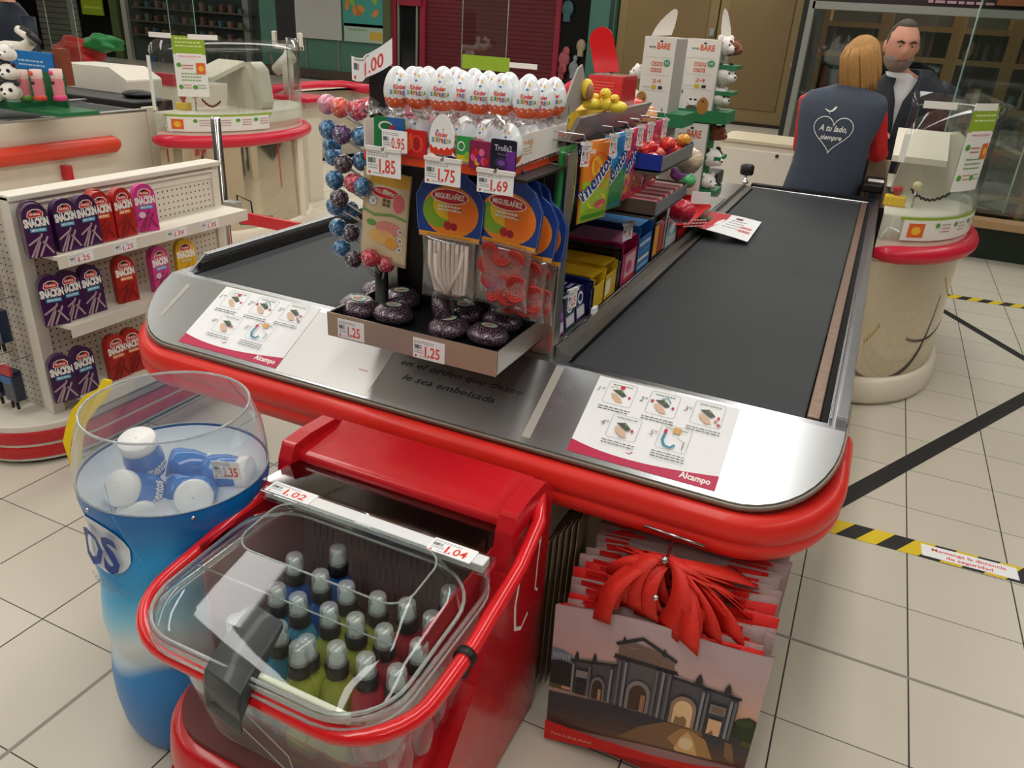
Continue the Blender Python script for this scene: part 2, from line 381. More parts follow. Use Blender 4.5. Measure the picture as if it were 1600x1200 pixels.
# cream double door and green pillars
DOORC = mat('door_tan', '#7a6440', .5, var=.06, vscale=2); DOORL = mat('door_frame_tan', '#86714a', .5)
def door(name, u0, u1):
    x0, x1 = xs(u0), xs(u1); q = G(DOORL).box(x0, x1, 16.88, 16.98, 0, ZC); f = struct(q.build(name, bevel=.01))
    p = G(DOORC).box(x0+.18, x1-.18, 16.86, 16.9, .3, 3.3).build('door_panel', f, bevel=.015); return f
d1 = door('door_1', 962, 1112); d2 = door('door_2', 1114, 1242)
G(WIRE).box(xs(1104), xs(1111), 16.8, 16.9, AY(1107, 56, 16.9).z, AY(1107, 44, 16.9).z).build('door_lock', d1)
q = G(mat('door_foot_dark', '#2a2018', .8)).box(xs(962), xs(1245), 16.84, 16.9, 0, .06); struct(q.build('baseboard_back'))  # dark brown strip along the foot of both doors
wall_box('wall_pillar_1', 922, 960, GREENW, d=.3); q = bpy.data.objects['wall_pillar_1']; q.name = 'trim_6'
wall_box('trim_7', 952, 958, mat('pillar_dark_line', '#1d2f2b', .6), d=.32)  # thin dark green strip close to the pillar edge
wall_box('trim_8', 1240, 1263, GREENW, d=.3)
wall_box('trim_9', 1262, 1270, mat('olive_trim', '#555c3c', .5), d=.34)
for vv, hh in ((102, 5), (160, 5)):
    p = AY(1245, vv, 16.65); tag(G(mat('plate_grey', '#9a9c98', .4, .4)).box(xs(1238, vv), xs(1257, vv), 16.6, 16.7, p.z-.04, p.z+.03).build('metal_plate'), 'small grey plate fixed on the green pillar, %s one' % ('upper' if vv == 102 else 'lower'), 'plate')
# green shutter wall with posters and brown bumper strip, left of the maroon shutter
g = G(mat('green_shutter', '#4f7a6c', .5, var=.06, vscale=2)).box(xs(415), xs(612), 16.9, 16.98, 0, ZC); struct(g.build('wall_green_panel')); bpy.data.objects['wall_green_panel'].name = 'trim_10'
for k, u in enumerate((483, 533)): wall_box('trim_%d' % (11+k), u, u+2.5, mat('frame_grey', '#8c8f8c', .4, .6), d=.12)
wall_box('trim_13', 606, 617, mat('olive_trim', '#555c3c', .5), d=.2)
a, b = AY(415, 104, 16.85), AY(612, 112, 16.85); struct(G(mat('brown_strip', '#4c3f3a', .5)).box(a.x, b.x, 16.8, 16.9, a.z-.14, a.z+.06).build('trim_14'))
def poster(name, label, u0, v0, u1, v1, m, fn=None, y=16.82, cat='poster'):
    a = AY(u0, v1, y); b = AY(u1, v0, y); q = G(m).box(a.x, b.x, y, y+.03, a.z, b.z); wd, hh = b.x-a.x, b.z-a.z
    q.on((a.x, y, a.z), (1, 0, 0), (0, 0, 1), (0, -1, 0), eps=.004)
    if fn: fn(q, wd, hh)
    return tag(q.build(name), label, cat)
poster('whiteboard', 'large blank white board hanging on the green shop front', 455, -30, 531, 57, mat('board_white', '#b9bab8', .5), cat='board')
def pf(q, W, H):
    r = random.Random(2)
    for i in range(9): q.ell(r.uniform(.1, .9)*W, r.uniform(.15, .9)*H, .12, .07, ink(r.choice(['#c98a3a', '#8fae3a', '#b8683a'])), 8, rot=r.uniform(0, 3))
poster('poster', 'teal poster with orange and green leaf shapes on the green shop front', 536, -40, 599, 40, mat('poster_teal', '#3f9a92', .5), pf)
def pf2(q, W, H):
    q.rect(W*.66, H*.15, W*.97, H*.6, ink('#c9a83a')); scribble(q, W*.1, H*.62, W*.5, 1, .1, ink('#7ea87a'), H*.1)
poster('notice', 'pale notice with a yellow corner below the teal poster', 538, 40, 599, 64, mat('poster_pale', '#a9bcb2', .5), pf2, cat='notice')
# left shops : dark openings, grey shutter, glass with stock
def shut_grey():
    g = G(mat('grey_shutter', '#77746c', .5, var=.05, vscale=3)); x0, x1 = xs(66, 30), xs(128, 30); z = 0
    while z < ZC: g.box(x0, x1, 16.9, 16.97, z+.01, z+.14); z += .15
    g.m(mat('grey_gap', '#4a4843', .6)).box(x0, x1, 16.93, 16.98, 0, ZC); return g
tag(shut_grey().build('roller_shutter'), 'closed warm grey roller shutter behind the neighbouring checkout, upper left', 'shutter')
wall_box('trim_15', 118, 124, mat('frame_light', '#a5a49c', .4), d=.16, v=40)
wall_box('window_3', 128, 184, mat('dark_opening', '#0d0d0f', .3), d=.05, v=40)
wall_box('trim_16', 184, 196, mat('olive_frame', '#4d5a35', .5), d=.2, v=40)
wall_box('window_4', 196, 455, mat('shop_glass_grey', '#37423f', .15, coat=.3, var=.25, vscale=1.2), d=.05, v=60)
wall_box('trim_17', 203, 210, mat('frame_light', '#a5a49c', .4), d=.16, v=60)
wall_box('trim_18', 389, 398, mat('frame_grey', '#8c8f8c', .4, .6), d=.16, v=60)
wall_box('window_5', -60, 66, mat('dark_opening', '#0d0d0f', .3), d=.05, v=40)
def gs(q, W, H): q.rect(W*.1, H*.3, W*.9, H*.4, ink('#a6ba40'))
poster('hanging_sign', 'bright green sign hanging in the dark shop opening', 129, -10, 157, 22, mat('sign_green', '#83961f', .5), gs, y=16.7, cat='sign')
# shelves of stock behind the grey glass (seen blurred in the photo)
for v in (8, 30, 52):
    a_ = AY(208, v, 16.8); b_ = AY(392, v, 16.8); struct(G(mat('far_shelf', '#4a463f', .6)).box(a_.x, b_.x, 16.72, 16.93, AY(300, v, 16.8).z-.16, AY(300, v, 16.8).z-.12).build('trim_24'))
rr = random.Random(8)
for k in range(36):
    u = 216+14.5*(k % 12)+rr.uniform(-2, 2); v = (8, 30, 52)[k//12]; p = AY(u, v, 16.8); p.z = AY(300, v, 16.8).z-.02; s = rr.uniform(.05, .075)
    tag(G(mat('stock_%d' % (k % 5), ['#5a4a40', '#3e5560', '#6b5548', '#4a5a3e', '#5e3c3a'][k % 5], .6)).box(p.x-s, p.x+s, 16.74, 16.86, p.z-.10, p.z+rr.uniform(.0, .1)).build('stock_box'), 'dim box of stock before the grey shop glass in the background, %s row' % ('upper', 'middle', 'lower')[k//12], 'box', 'stock boxes at the grey shop glass, %s row' % ('upper', 'middle', 'lower')[k//12])
# ---------------------------------------------------------------- glazed shop on the right
SY = 7.85
FRG = mat('frame_alu', '#8f918c', .4, .5)
p0 = AY(1274, 6, SY); zt = AY(1400, 14, SY).z
sx0 = AY(1250, 110, SY).x
g = G(FRG).box(sx0-.03, sx0+.02, SY-.05, SY+.05, 0, zt+.35).box(sx0, 6.9, SY-.05, SY+.05, zt-.03, zt+.03)
struct(g.build('trim_19'))
struct(G(mat('header_dark', '#241414', .5)).box(sx0, 6.9, SY, SY+.06, zt+.03, ZC).build('wall_shop_header')); bpy.data.objects['wall_shop_header'].name = 'trim_20'
struct(G(clear('shop_glass', '#dfe8e2', .03, .1)).box(sx0, 6.9, SY-.01, SY+.01, .3, zt).build('window_6'))
struct(G(mat('kick_board', '#16291f', .4)).box(sx0, 6.9, SY-.08, SY+.08, 0, .3).build('baseboard_right'))
struct(G(mat('shop_side', '#20201e', .6)).box(sx0-.08, sx0-.02, SY, 16.9, 0, ZC).build('wall_shop_side')); bpy.data.objects['wall_shop_side'].name = 'trim_21'
struct(G(mat('shop_inner', '#2d2a28', .7)).box(sx0, 6.9, SY+1.6, SY+1.7, 0, ZC).build('trim_22'))
q = G(mat('poster_orange', '#8a4a30', .5)).on((3, SY-.02, zt), (1, 0, 0), (0, 0, 1), (0, -1, 0)); a = AY(1555, 12, SY-.02); q.box(a.x, a.x+1.2, SY-.06, SY-.03, zt+.06, zt+.7); tag(q.build('banner'), 'brown orange banner above the glazed shop front, upper right', 'banner')
a = AY(1450, 4, SY-.03); q = G(); q.on((a.x, SY-.03, a.z), (1, 0, 0), (0, 0, 1), (0, -1, 0)); scribble(q, 0, 0, .5, 2, .05, ink('#b08a9a'), .02); tag(q.build('shop_lettering'), 'small mauve lettering above the glazed shop front', 'lettering')
for xx in (.4, 3.2, 5.6):  # unseen lamps added to brighten the shelves behind the glass
    ld = bpy.data.lights.new('shop_fill_light', 'AREA'); ld.shape = 'RECTANGLE'; ld.size = 1.6; ld.size_y = .3; ld.energy = 110; ld.color = (1, .93, .8); lo = bpy.data.objects.new('shop_fill_light', ld); COL.objects.link(lo); lo.location = (xx, 8.06, 3.4); lo.rotation_euler = (-.15, 0, 0)
WOODS = mat('shelf_wood', '#7a5530', .5, var=.15, vscale=4, stretch=(1, 1, 6))
BKY = SY+.45
book_x = [AY(u, 150, BKY).x for u in (1262, 1358, 1470, 1560, 1660)]
shz = [AY(1400, v, BKY).z for v in (96, 168, 235)]
shz = [zt-.12, AY(1300, 82, BKY).z, AY(1300, 150, BKY).z, AY(1300, 210, BKY).z, .45, .05]
for i in range(4):
    a, b = book_x[i], book_x[i+1]; t = thing('bookcase', ['wooden shelf unit behind the woman, leftmost behind the shop glass', 'wooden shelf unit of goods directly behind the man, inside the shop', 'wooden shelf unit right of the man behind the shop glass', 'wooden shelf unit furthest right behind the shop glass'][i], 'shelf unit', ((a+b)/2, BKY, 0))
    G(WOODS).box(a, a+.05, BKY, BKY+.35, 0, zt).build('side_panel', t); G(WOODS).box(b-.05, b, BKY, BKY+.35, 0, zt).build('side_panel', t)
    G(mat('shelf_back', '#2c2320', .7)).box(a, b, BKY+.33, BKY+.35, 0, zt).build('back_panel', t)
    for z in shz: G(WOODS).box(a+.05, b-.05, BKY, BKY+.33, z-.03, z+.015).build('shelf', t)
    rr = random.Random(40+i)
    for j, z in enumerate(shz[1:4]):
        x = a+.08
        while x < b-.12:
            wd = rr.uniform(.035, .09); h = rr.uniform(.1, .24); c = rr.choice(['#7a6f66', '#4d6a70', '#8b3a34', '#6f6a45', '#a79c8c', '#33414f', '#5f4a66', '#b5a58a', '#4f6b4a'])
            gg = G(mat('ware'+c, c, .5))
            if rr.random() < .5: gg.smooth().lathe([(wd*.2, 0), (wd*.45, .01), (wd*.45, h*.6), (wd*.2, h*.75), (wd*.18, h)], 10, (x+wd/2, BKY+.1, z+.016), True, True)
            else: gg.box(x, x+wd*.85, BKY+.04, BKY+.16, z+.016, z+.016+h)
            tag(gg.build('shop_ware'), 'small item on the %s shelf of the %s wooden unit behind the shop glass' % (['upper', 'middle', 'lower'][j], ['leftmost', 'second', 'third', 'rightmost'][i]), 'shop item', 'items on the %s shelf of the %s shop unit' % (['upper', 'middle', 'lower'][j], ['leftmost', 'second', 'third', 'rightmost'][i]))
            x += wd+rr.uniform(.01, .06)
# pale counter strip standing on the floor behind, hazard tapes
BLKT = mat('black_tape', '#1c1c1d', .5); YEL = mat('tape_yellow', '#e2c51e', .45)
def hazard(name, label, x0, x1, ya, yb, w=.105, pitch=.14, sheet=False):
    L = sqrt((x1-x0)**2+(yb-ya)**2); d = Vector((x1-x0, yb-ya, 0))/L; nv = Vector((-d.y, d.x, 0)); o = Vector((x0, ya, .0006))
    g = G(BLKT); g.onf(lambda u, v, h: o+d*u+nv*v+Vector((0, 0, h)), eps=.0004); g.rect(0, 0, L, w, BLKT, h=0)
    u = .02; sl = w*1.2
    while u < L-pitch: g.poly([(u, 0), (u+pitch*.5, 0), (u+pitch*.5+sl*.55, w), (u+sl*.55, w)], YEL, .0005); u += pitch
    return g, L
g, L = hazard('t', '', .10, 1.6, 2.665, 2.715)
g.lay = 8; u0 = .385
g.rect(u0, .014, u0+.31, .09, PAPER); g.text('Mantenga la distancia', u0+.155, .058, .018, INKRED, 'c', width=.24, bold=.02); g.text('de seguridad', u0+.155, .026, .018, INKRED, 'c', width=.15, bold=.02)
tag(g.build('floor_tape'), 'black and yellow hazard tape with a white distance notice, near the counter corner', 'tape')
g, L = hazard('t', '', .55, 2.2, 6.25, 6.42, w=.1); tag(g.build('floor_tape'), 'far black and yellow hazard tape on the floor beyond the right pod', 'tape')
def line(x0, y0, x1, y1, w, label):
    a = Vector((x0, y0, 0)); b = Vector((x1, y1, 0)); d = (b-a).normalized(); q = Vector((-d.y, d.x, 0))*w/2; z = Vector((0, 0, .0012))
    gg = G(BLKT); gg.add([a-q+z, b-q+z, b+q+z, a+q+z], [(0, 1, 2, 3)]); return tag(gg.build('floor_tape'), label, 'tape')
line(.12, 2.79, 1.8, 6.0, .075, 'long plain black tape running diagonally across the floor, right of the counter')
line(.60, 6.05, 1.6, 4.28, .06, 'second plain black tape crossing the first on the floor at right')
line(-3.2, 5.2, -2.6, 4.2, .07, 'black tape on the aisle floor behind the chrome post')
# ================================================================ the checkout counter
YS, ZS, SLP = 1.727, .85, .535
def dz(y): return ZS if y >= YS else ZS-SLP*(YS-y)
DX0, DX1, DYF, DR = -1.96, .085, 1.50, .2
ck = thing('checkout_counter', 'double checkout counter with steel top, two black belts and red padded bumper', 'checkout counter', (-.94, 3.1, 0))
def outline(off=0, n=10, yb=YS):
    """front outline of the deck from the right side round to the left side"""
    o = [(DX1+off, yb)]; r = DR+off
    for i in range(n+1): a = -pi/2*i/n; o.append((DX1-DR+r*cos(a), DYF+DR+r*sin(a)))
    for i in range(n+1): a = -pi/2-pi/2*i/n; o.append((DX0+DR+r*cos(a), DYF+DR+r*sin(a)))
    o.append((DX0-off, yb)); return o
g = G(STEEL); o = outline()
pts = [(x, y, dz(y)) for x, y in o]; n = len(pts)
g.add(pts, [tuple(range(n))[::-1]]); g.add(pts+[(x, y, z-.012) for x, y, z in pts], [(i, i+1, n+i+1, n+i) for i in range(n-1)])
g.build('sloped_deck', ck)
# rear flat frame of the deck around the two belts
YE = 4.79
g = G(STEEL)
for x0, x1, y0, y1 in ((DX0, -1.90, YS, YE), (-1.26, -.60, YS, YE), (.045, DX1, YS, YE), (-1.90, -1.26, YS, 1.75), (-.60, .045, YS, 1.75), (-.60, .045, YE-.045, YE), (-1.90, -1.26, YE-.045, YE)):
    g.box(x0, x1, y0, y1, .825, .85)
g.build('deck_frame', ck)
bl = G(BELT).box(-.595, -.005, 1.755, 4.74, .80, .848).build('conveyor_belt', ck, bevel=.006); G(BELT).box(-1.895, -1.265, 1.755, 4.74, .80, .848).build('conveyor_belt', ck, bevel=.006)
RUST = mat('worn_strip', '#8a7263', .4, .6, var=.4, vscale=40)
G(RUST).box(-.003, .026, 1.76, 4.70, .82, .853).build('worn_edge_strip', ck, bevel=.003)
G(mat('gap_black', '#0b0b0b', .8)).box(.026, .046, 1.75, 4.74, .80, .83).build('belt_gap', ck)
g = G(STEEL).box(.046, .052, 1.76, 4.76, .84, .862).box(.06, .085, 1.76, 4.76, .84, .87); g.build('side_channel', ck, bevel=.002)
g = G(mat('belt_end_bar', '#dfe2e2', .2, 1)).box(-.60, .03, 4.725, 4.74, .845, .858); g.build('end_bar', ck, bevel=.003)
# left guard rail
g = G(STEEL); P = [(1.74, .838), (1.83, .893), (YE, .893), (YE, .83), (1.74, .83)]; g.prism([(y, z) for y, z in P], -1.925, -1.915, 'x'); g.box(-1.93, -1.905, 1.83, YE, .889, .896)
g.m(mat('rail_inner_dark', '#3c3836', .5, .5)).box(-1.914, -1.90, 1.8, YE, .85, .875); g.build('guard_rail', ck, bevel=.001)
# angled steel channel between stand and right belt
g = G(STEELD).prism([(-.648, .85), (-.60, .85), (-.60, .856), (-.632, .858), (-.642, .874), (-.648, .874)], 1.78, 4.7, 'y'); g.build('belt_ledge', ck)
# edge trim and bumper swept along the front outline
def sweep(g, off, prof, yb=1.9, zc=-.07, n=14):
    pts = outline(off, n, yb); rings = []
    full = []
    (xa, ya), (xb, yb_) = pts[0], pts[1]
    for i in range(6): full.append((xa, ya+(yb_-ya)*i/6))
    full += pts[1:-1]
    (xa, ya), (xb, yb_) = pts[-2], pts[-1]
    for i in range(1, 7): full.append((xb, ya+(yb_-ya)*i/6))
    for i, (x, y) in enumerate(full):
        a = Vector(full[min(i+1, len(full)-1)])-Vector(full[max(i-1, 0)]); a.normalize(); nx, ny = -a.y*-1, a.x*-1
        nx, ny = a.y*-1*-1, -a.x*1
        # outward normal (path runs clockwise seen from above, outward is to the left)
        q = Vector((a.y, -a.x)); c = Vector((-.94, 2.2)); 
        if q.dot(Vector((x, y))-c) < 0: q = -q
        zb = dz(DYF)+.45*(dz(y)-dz(DYF))+zc if zc < -.03 else dz(y)+zc
        rings.append([(x+q.x*u, y+q.y*u, zb+v) for u, v in prof])
    g.smooth().loft(rings, cap=True)
    return full
g = G(mat('bumper_trim', '#8b8074', .4, .4)); sweep(g, .001, [(0, -.014), (.006, -.014), (.006, -.003), (0, -.003)], zc=0); g.build('edge_trim', ck)
prof = [(-.02, -.062), (.004, -.062), (.02, -.054), (.029, -.036), (.029, -.016), (.026, -.012), (.030, -.008), (.032, .012), (.028, .034), (.018, .048), (.006, .052), (-.02, .050)]
g = G(REDV); sweep(g, .004, prof, zc=-.072); g.build('red_bumper', ck)
# counter body and side bumpers
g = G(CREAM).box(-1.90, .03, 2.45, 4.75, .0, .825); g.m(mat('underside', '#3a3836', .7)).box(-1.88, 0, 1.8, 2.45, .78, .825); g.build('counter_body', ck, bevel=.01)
for sx, xx in ((1, .03), (-1, -1.90)):
    g = G(REDV); g.tube([(xx+sx*.02, y, .73) for y in (2.1, 2.13, 2.5, 3.6, 3.72, 3.75)], [.02, .045, .05, .05, .045, .02], 12); g.build('side_bumper', ck)
# printed lettering on the steel slope
sn = Vector((0, -SLP, -1)).normalized()
def slope_frame(g, x, y, rot=0, eps=.0004, lift=.0005):
    uy = Vector((0, 1, SLP)).normalized(); ux = Vector((1, 0, 0)); nn = ux.cross(uy)
    u2 = ux*cos(rot)+uy*sin(rot); v2 = -ux*sin(rot)+uy*cos(rot)
    return g.on(Vector((x, y, dz(y)))+nn*lift, u2, v2, nn, eps)
g = slope_frame(G(), -1.03, 1.60); g.text('en el orden que desee', 0, .02, .019, INKBLK, width=.36, shear=.3); g.text('le sea embolsada', .03, -.025, .019, INKBLK, width=.27, shear=.3)
g.build('printed_lettering', ck)
g = slope_frame(G(), -.62, 1.515); g.rect(0, 0, .022, .235, mat('seam_tape', '#b3aea6', .4, .3)); g.build('seam_strip', ck)
g = slope_frame(G(), -1.87, 1.575); g.rect(0, 0, .015, .14, mat('seam_tape', '#b3aea6', .4, .3)); g.build('seam_strip', ck)
# ---------------------------------------------------------------- instruction sheets
MAG = ink('#c01f4e'); LN = ink('#77777c'); TEAL = ink('#2f86a3'); TAN = ink('#c08a6a'); GRN = ink('#6f9a5a')
def bird(g, u, v, s, m): g.poly([(u+a*s, v+b*s) for a, b in ((-1, .35), (-.3, .15), (.1, .0), (.5, .25), (.75, .7), (1.05, .85), (1.25, .75), (1.15, .6), (1.0, .3), (.6, -.1), (.1, -.22), (-.35, -.1))], m); g.rect(u+.1*s, v-.6*s, u+.17*s, v-.15*s, m)
def steps_sheet(name, label, cx, w=.352, d=.238, y0=1.512, skew=0):
    g = slope_frame(G(), cx-w/2, y0, lift=.0008)
    g.rect(0, 0, w, d, PAPER, 2, 2); g.lay = 1
    top = [(0, .16)]; N = 14
    pts = [(0, 0), (w, 0), (w, d*.17)]
    for i in range(N+1):
        t = 1-i/N; pts.append((w*t, d*(.165*t**1.6*.9+.02+.13*(1-t)**3)))
    g.poly(pts, MAG)
    g.text('Alcampo', w*.76, d*.05, d*.065, WHITE, width=w*.2, bold=.03)
    bird(g, w*.4, d*.15, w*.022, MAG)
    for k, (a, b) in enumerate([(.19, .82), (.50, .82), (.81, .83), (.31, .42), (.65, .44)]):
        x, y, bw, bh = w*a, d*b, w*.205, d*.29
        g.strip(rrect(x-bw/2, y-bh/2, x+bw/2, y+bh/2, .008, 4), .0007, LN, True)
        g.text('%dº' % (k+1), x-bw/2-w*.062, y-.005, d*.062, LN, width=w*.05, shear=.2)
        scribble(g, x-bw*.35, y+bh*.36, bw*.7, 1, .1, ink('#5c7a52'), .0022, seed=k)
        # hand, cloth and product pictograms
        if k < 4:
            g.poly([(x+bw*q, y+bh*t) for q, t in ((-.3, -.05), (-.15, .0), (.1, -.2), (.2, -.38), (.0, -.4), (-.22, -.22))], ink('#d9b79c'))
            g.poly([(x+bw*q, y+bh*t) for q, t in ((-.3, .12), (.0, .2), (.25, -.02), (.12, -.12), (-.05, -.02))], ink('#4b5046'))
            g.ell(x+bw*.05, y+bh*.12, .004, .003, GRN, 8); g.ell(x+bw*(.36 if k != 3 else .3), y-bh*.08, .0035, .0045, MAG, 8)
            if k == 0: g.ell(x+bw*.02, y+bh*.3, .0065, .0065, ink('#cf2f3f'), 10); g.strip([(x-bw*.4, y+bh*.2), (x-bw*.2, y+bh*.3), (x-bw*.05, y+bh*.05)], .0012, GRN)
            if k == 1: g.ell(x-bw*.38, y+bh*.05, .004, .005, MAG, 8); g.strip([(x-bw*.1, y+bh*.22), (x+bw*.1, y+bh*.3), (x+bw*.25, y+bh*.1)], .0025, TEAL)
            if k == 2: g.ell(x+bw*.42, y-bh*.36, .004, .004, ink('#b0304f'), 8); g.rect(x+bw*.25, y-bh*.3, x+bw*.35, y-bh*.18, TAN)
        else:
            g.strip([(x-bw*.32, y+bh*.15), (x-bw*.34, y-bh*.15), (x-bw*.22, y-bh*.36), (x-bw*.02, y-bh*.4), (x+bw*.1, y-bh*.25)], .006, TEAL)
            g.ell(x-bw*.32, y+bh*.22, .0045, .007, MAG, 8); g.rect(x-bw*.1, y+bh*.22, x+bw*.15, y+bh*.46, ink('#dba65a')); g.strip([(x+bw*.1, y+bh*.05), (x+bw*.4, y-bh*.1)], .001, LN); g.rect(x+bw*.33, y-bh*.35, x+bw*.37, y-bh*.05, INKGRY)
        scribble(g, x-bw*.55, y-bh*.68, bw*1.1, 2 if k != 4 else 3, d*.03, ink('#4a4a52'), .0022, seed=20+k)
    o = g.build(name, solid=.0)
    return tag(o, label, 'instruction sheet')
steps_sheet('instruction_sheet', 'white sheet of five numbered packing steps at the right end of the steel deck', -.325)
steps_sheet('instruction_sheet', 'white sheet of five numbered packing steps at the left end of the steel deck', -1.55, w=.36)
g = slope_frame(G(), -1.368, 1.505, lift=.0007); g.rect(0, 0, .30, .235, mat('paper_gloss', '#eeeeec', .25), 2, 2); g.lay = 2; scribble(g, .235, .075, .03, 1, .1, ink('#d08a8a'), .004)
tag(g.build('blank_sheet'), 'blank white glossy sheet on the deck under the candy roll tray', 'sheet')
# coin tray like hook at the deck edge where the carrier bags hang
g = G(WIRE); g.tube([(-.28, 1.452, .635), (-.14, 1.455, .627)], .004, 8); g.tube([(-.21, 1.50, .63), (-.21, 1.40, .60), (-.21, 1.385, .61)], .004, 8); g.ball((-.21, 1.383, .612), .009, 10, 8)
g.build('bag_hook', ck)
# ================================================================ candy stand between the belts
st = thing('candy_stand', 'steel candy display stand between the two belts, with hooks and shelves', 'display stand', (-.9, 2.9, .85))
DKP = mat('stand_back_dark', '#2b2624', .5, .3, var=.1)
g = G(STEELD).box(-.765, -.655, 1.768, 1.80, .85, 1.345).box(-.712, -.655, 1.762, 1.80, .85, 1.345); g.m(mat('post_edge', '#b8b6b0', .25, 1)).box(-.662, -.650, 1.756, 1.806, .85, 1.372); g.build('corner_post', st, bevel=.002)
G(STEELD).box(-1.17, -1.13, 1.762, 1.80, .85, 1.372).build('corner_post', st, bevel=.002)
G(DKP).box(-1.13, -.765, 1.79, 1.80, .87, 1.34).build('front_panel', st)
G(DKP).box(-.945, -.935, 1.80, 4.2, .86, 1.36).build('back_panel', st)
G(STEELD).box(-1.15, -.66, 1.80, 4.2, .852, .866).build('bottom_shelf', st, bevel=.002)
g = G(STEEL).box(-1.15, -.68, 1.80, 2.42, 1.392, 1.40); g.m(mat('ledge_grey', '#a9a4a0', .35, .8)).prism([(-.685, 1.392), (-.67, 1.392), (-.645, 1.45), (-.655, 1.452)], 1.80, 2.42, 'y'); g.build('top_shelf', st, bevel=.001)
G(DKP).box(-1.08, -.66, 1.53, 1.80, 1.334, 1.342).build('egg_shelf', st, bevel=.002)
for y in (2.05, 3.2, 4.18): G(STEELD).box(-.95, -.93, y, y+.03, .86, 1.39).build('upright', st)
# deep tray of candy rolls in front
g = G(mat('tray_steel', '#b9b3aa', .35, .9)); TX0, TX1, TY0, TY1, TZ0, TZ1 = -1.168, -.686, 1.493, 1.775, .888, .951
g.box(TX0, TX1, TY0, TY0+.003, TZ0, TZ1).box(TX0, TX0+.003, TY0, TY1, TZ0, TZ1).box(TX1-.003, TX1, TY0, TY1, TZ0, TZ1).box(TX0, TX1, TY0, TY1, TZ0, TZ0+.003)
g.m(mat('tray_front_tan', '#b49a86', .3, .55)).box(TX0, TX1, TY0-.002, TY0, TZ0, TZ1+.001)
g.m(BLACK).box(TX0+.003, TX1-.003, TY0+.003, TY1, TZ0+.003, .912); g.m(BLACK).box(TX0+.003, TX0+.006, TY0+.003, TY1, TZ0, TZ1-.002).box(TX0, TX1, TY1-.004, TY1, TZ0, TZ1-.01)
g.build('tray', st)
def tick_part(name, parent, o, ux, uy, w, h, whole, cents, clip=True, nrm=None, thick=.0012):
    ux = Vector(ux).normalized(); uy = Vector(uy).normalized(); nn = ux.cross(uy); o = Vector(o)
    g = G(PAPER); P = [o-nn*thick, o+ux*w-nn*thick, o+ux*w+uy*h-nn*thick, o+uy*h-nn*thick]; Q = [p+nn*thick for p in P]
    g.add(P+Q, [(3, 2, 1, 0), (4, 5, 6, 7), (0, 1, 5, 4), (1, 2, 6, 5), (2, 3, 7, 6), (3, 0, 4, 7)])
    g.on(o, ux, uy, nn, .0002); ticket(g, w, h, whole, cents, dec='.')
    t = g.build(name, parent)
    if clip:
        c = G(mat('clip_white', '#e9e7e2', .3)); M4 = Matrix((ux, uy, nn)).transposed().to_4x4(); M4.translation = o; c.M = M4
        c.box(-.001, w*.45, h-.002, h+.006, -.006, .004).box(w*.55, w+.001, h-.002, h+.006, -.006, .004); c.m(WIRE).box(w*.44, w*.56, h, h+.004, -.004, .002)
        c.build('ticket_clip', parent)
    return t
tick_part('price_ticket', st, (-1.135, TY0-.0035, TZ0+.004), (1, 0, 0), (0, 0, 1), .08, .05, '1', '25', False)
tick_part('price_ticket', st, (-.912, TY0-.0035, TZ0-.0), (1, 0, 0), (0, 0, 1), .088, .052, '1', '25', False)
# front hooks with hanging tickets
def pj_x(u, v, y): return AY(u, v, y)
FT = [((572, 231), (626, 240), (572, 272), '1', '85', 1.462), ((664, 247), (720, 257), (664, 285), '1', '75', 1.462), ((746, 266), (803, 276), (746, 299), '1', '69', 1.462)]
for (a, b, c, w_, cts, y) in FT:
    A = AY(*a, y); B = AY(*b, y); C_ = AY(*c, y); w = B.x-A.x; h = A.z-C_.z
    hk = G(WIRE).smooth().tube([(A.x+w*.5, 1.79, A.z+.004), (A.x+w*.5, y+.03, A.z-.004), (A.x+w*.5, y+.006, A.z+.006)], .0022, 8).build('front_hook', st)
    tick_part('price_ticket', hk, (A.x, y, C_.z), (1, 0, 0), (0, 0, 1), w, h, w_, cts)
# ---- fruit chew bag and header-card gummy bags
FOILC = clear('bag_film', '#f6f4f2', .12, .10, haze=.06)
def pouch(g, w, h, t, m, top=.012, n=10):
    """pillow bag in local XZ, hanging from z=0 down to -h"""
    g.m(m).smooth(); rings = []
    for j in range(n+1):
        z = -h*j/n; k = sin(pi*j/n)**.6*t/2+.0006; ww = w/2*(1-.03*sin(pi*j/n))
        rings.append([(ww*cos(a), k*sin(a)*abs(sin(a))**-.2 if abs(sin(a)) > 1e-3 else 0, z) for a in [2*pi*i/16 for i in range(16)]])
    g.loft(rings); g.smooth(False); return g
def pouch_map(w, h, t, side=-1):
    def f(u, v, e):
        zz = min(max(-v/h, 0), 1); k = sin(pi*zz)**.6*t/2+.0006; a = min(1, abs(u)/(w/2)); y = k*(max(0, 1-a*a))**.4
        return Vector((u, side*(y+e), v))
    return f
VD = 'printed fruit chew bag'
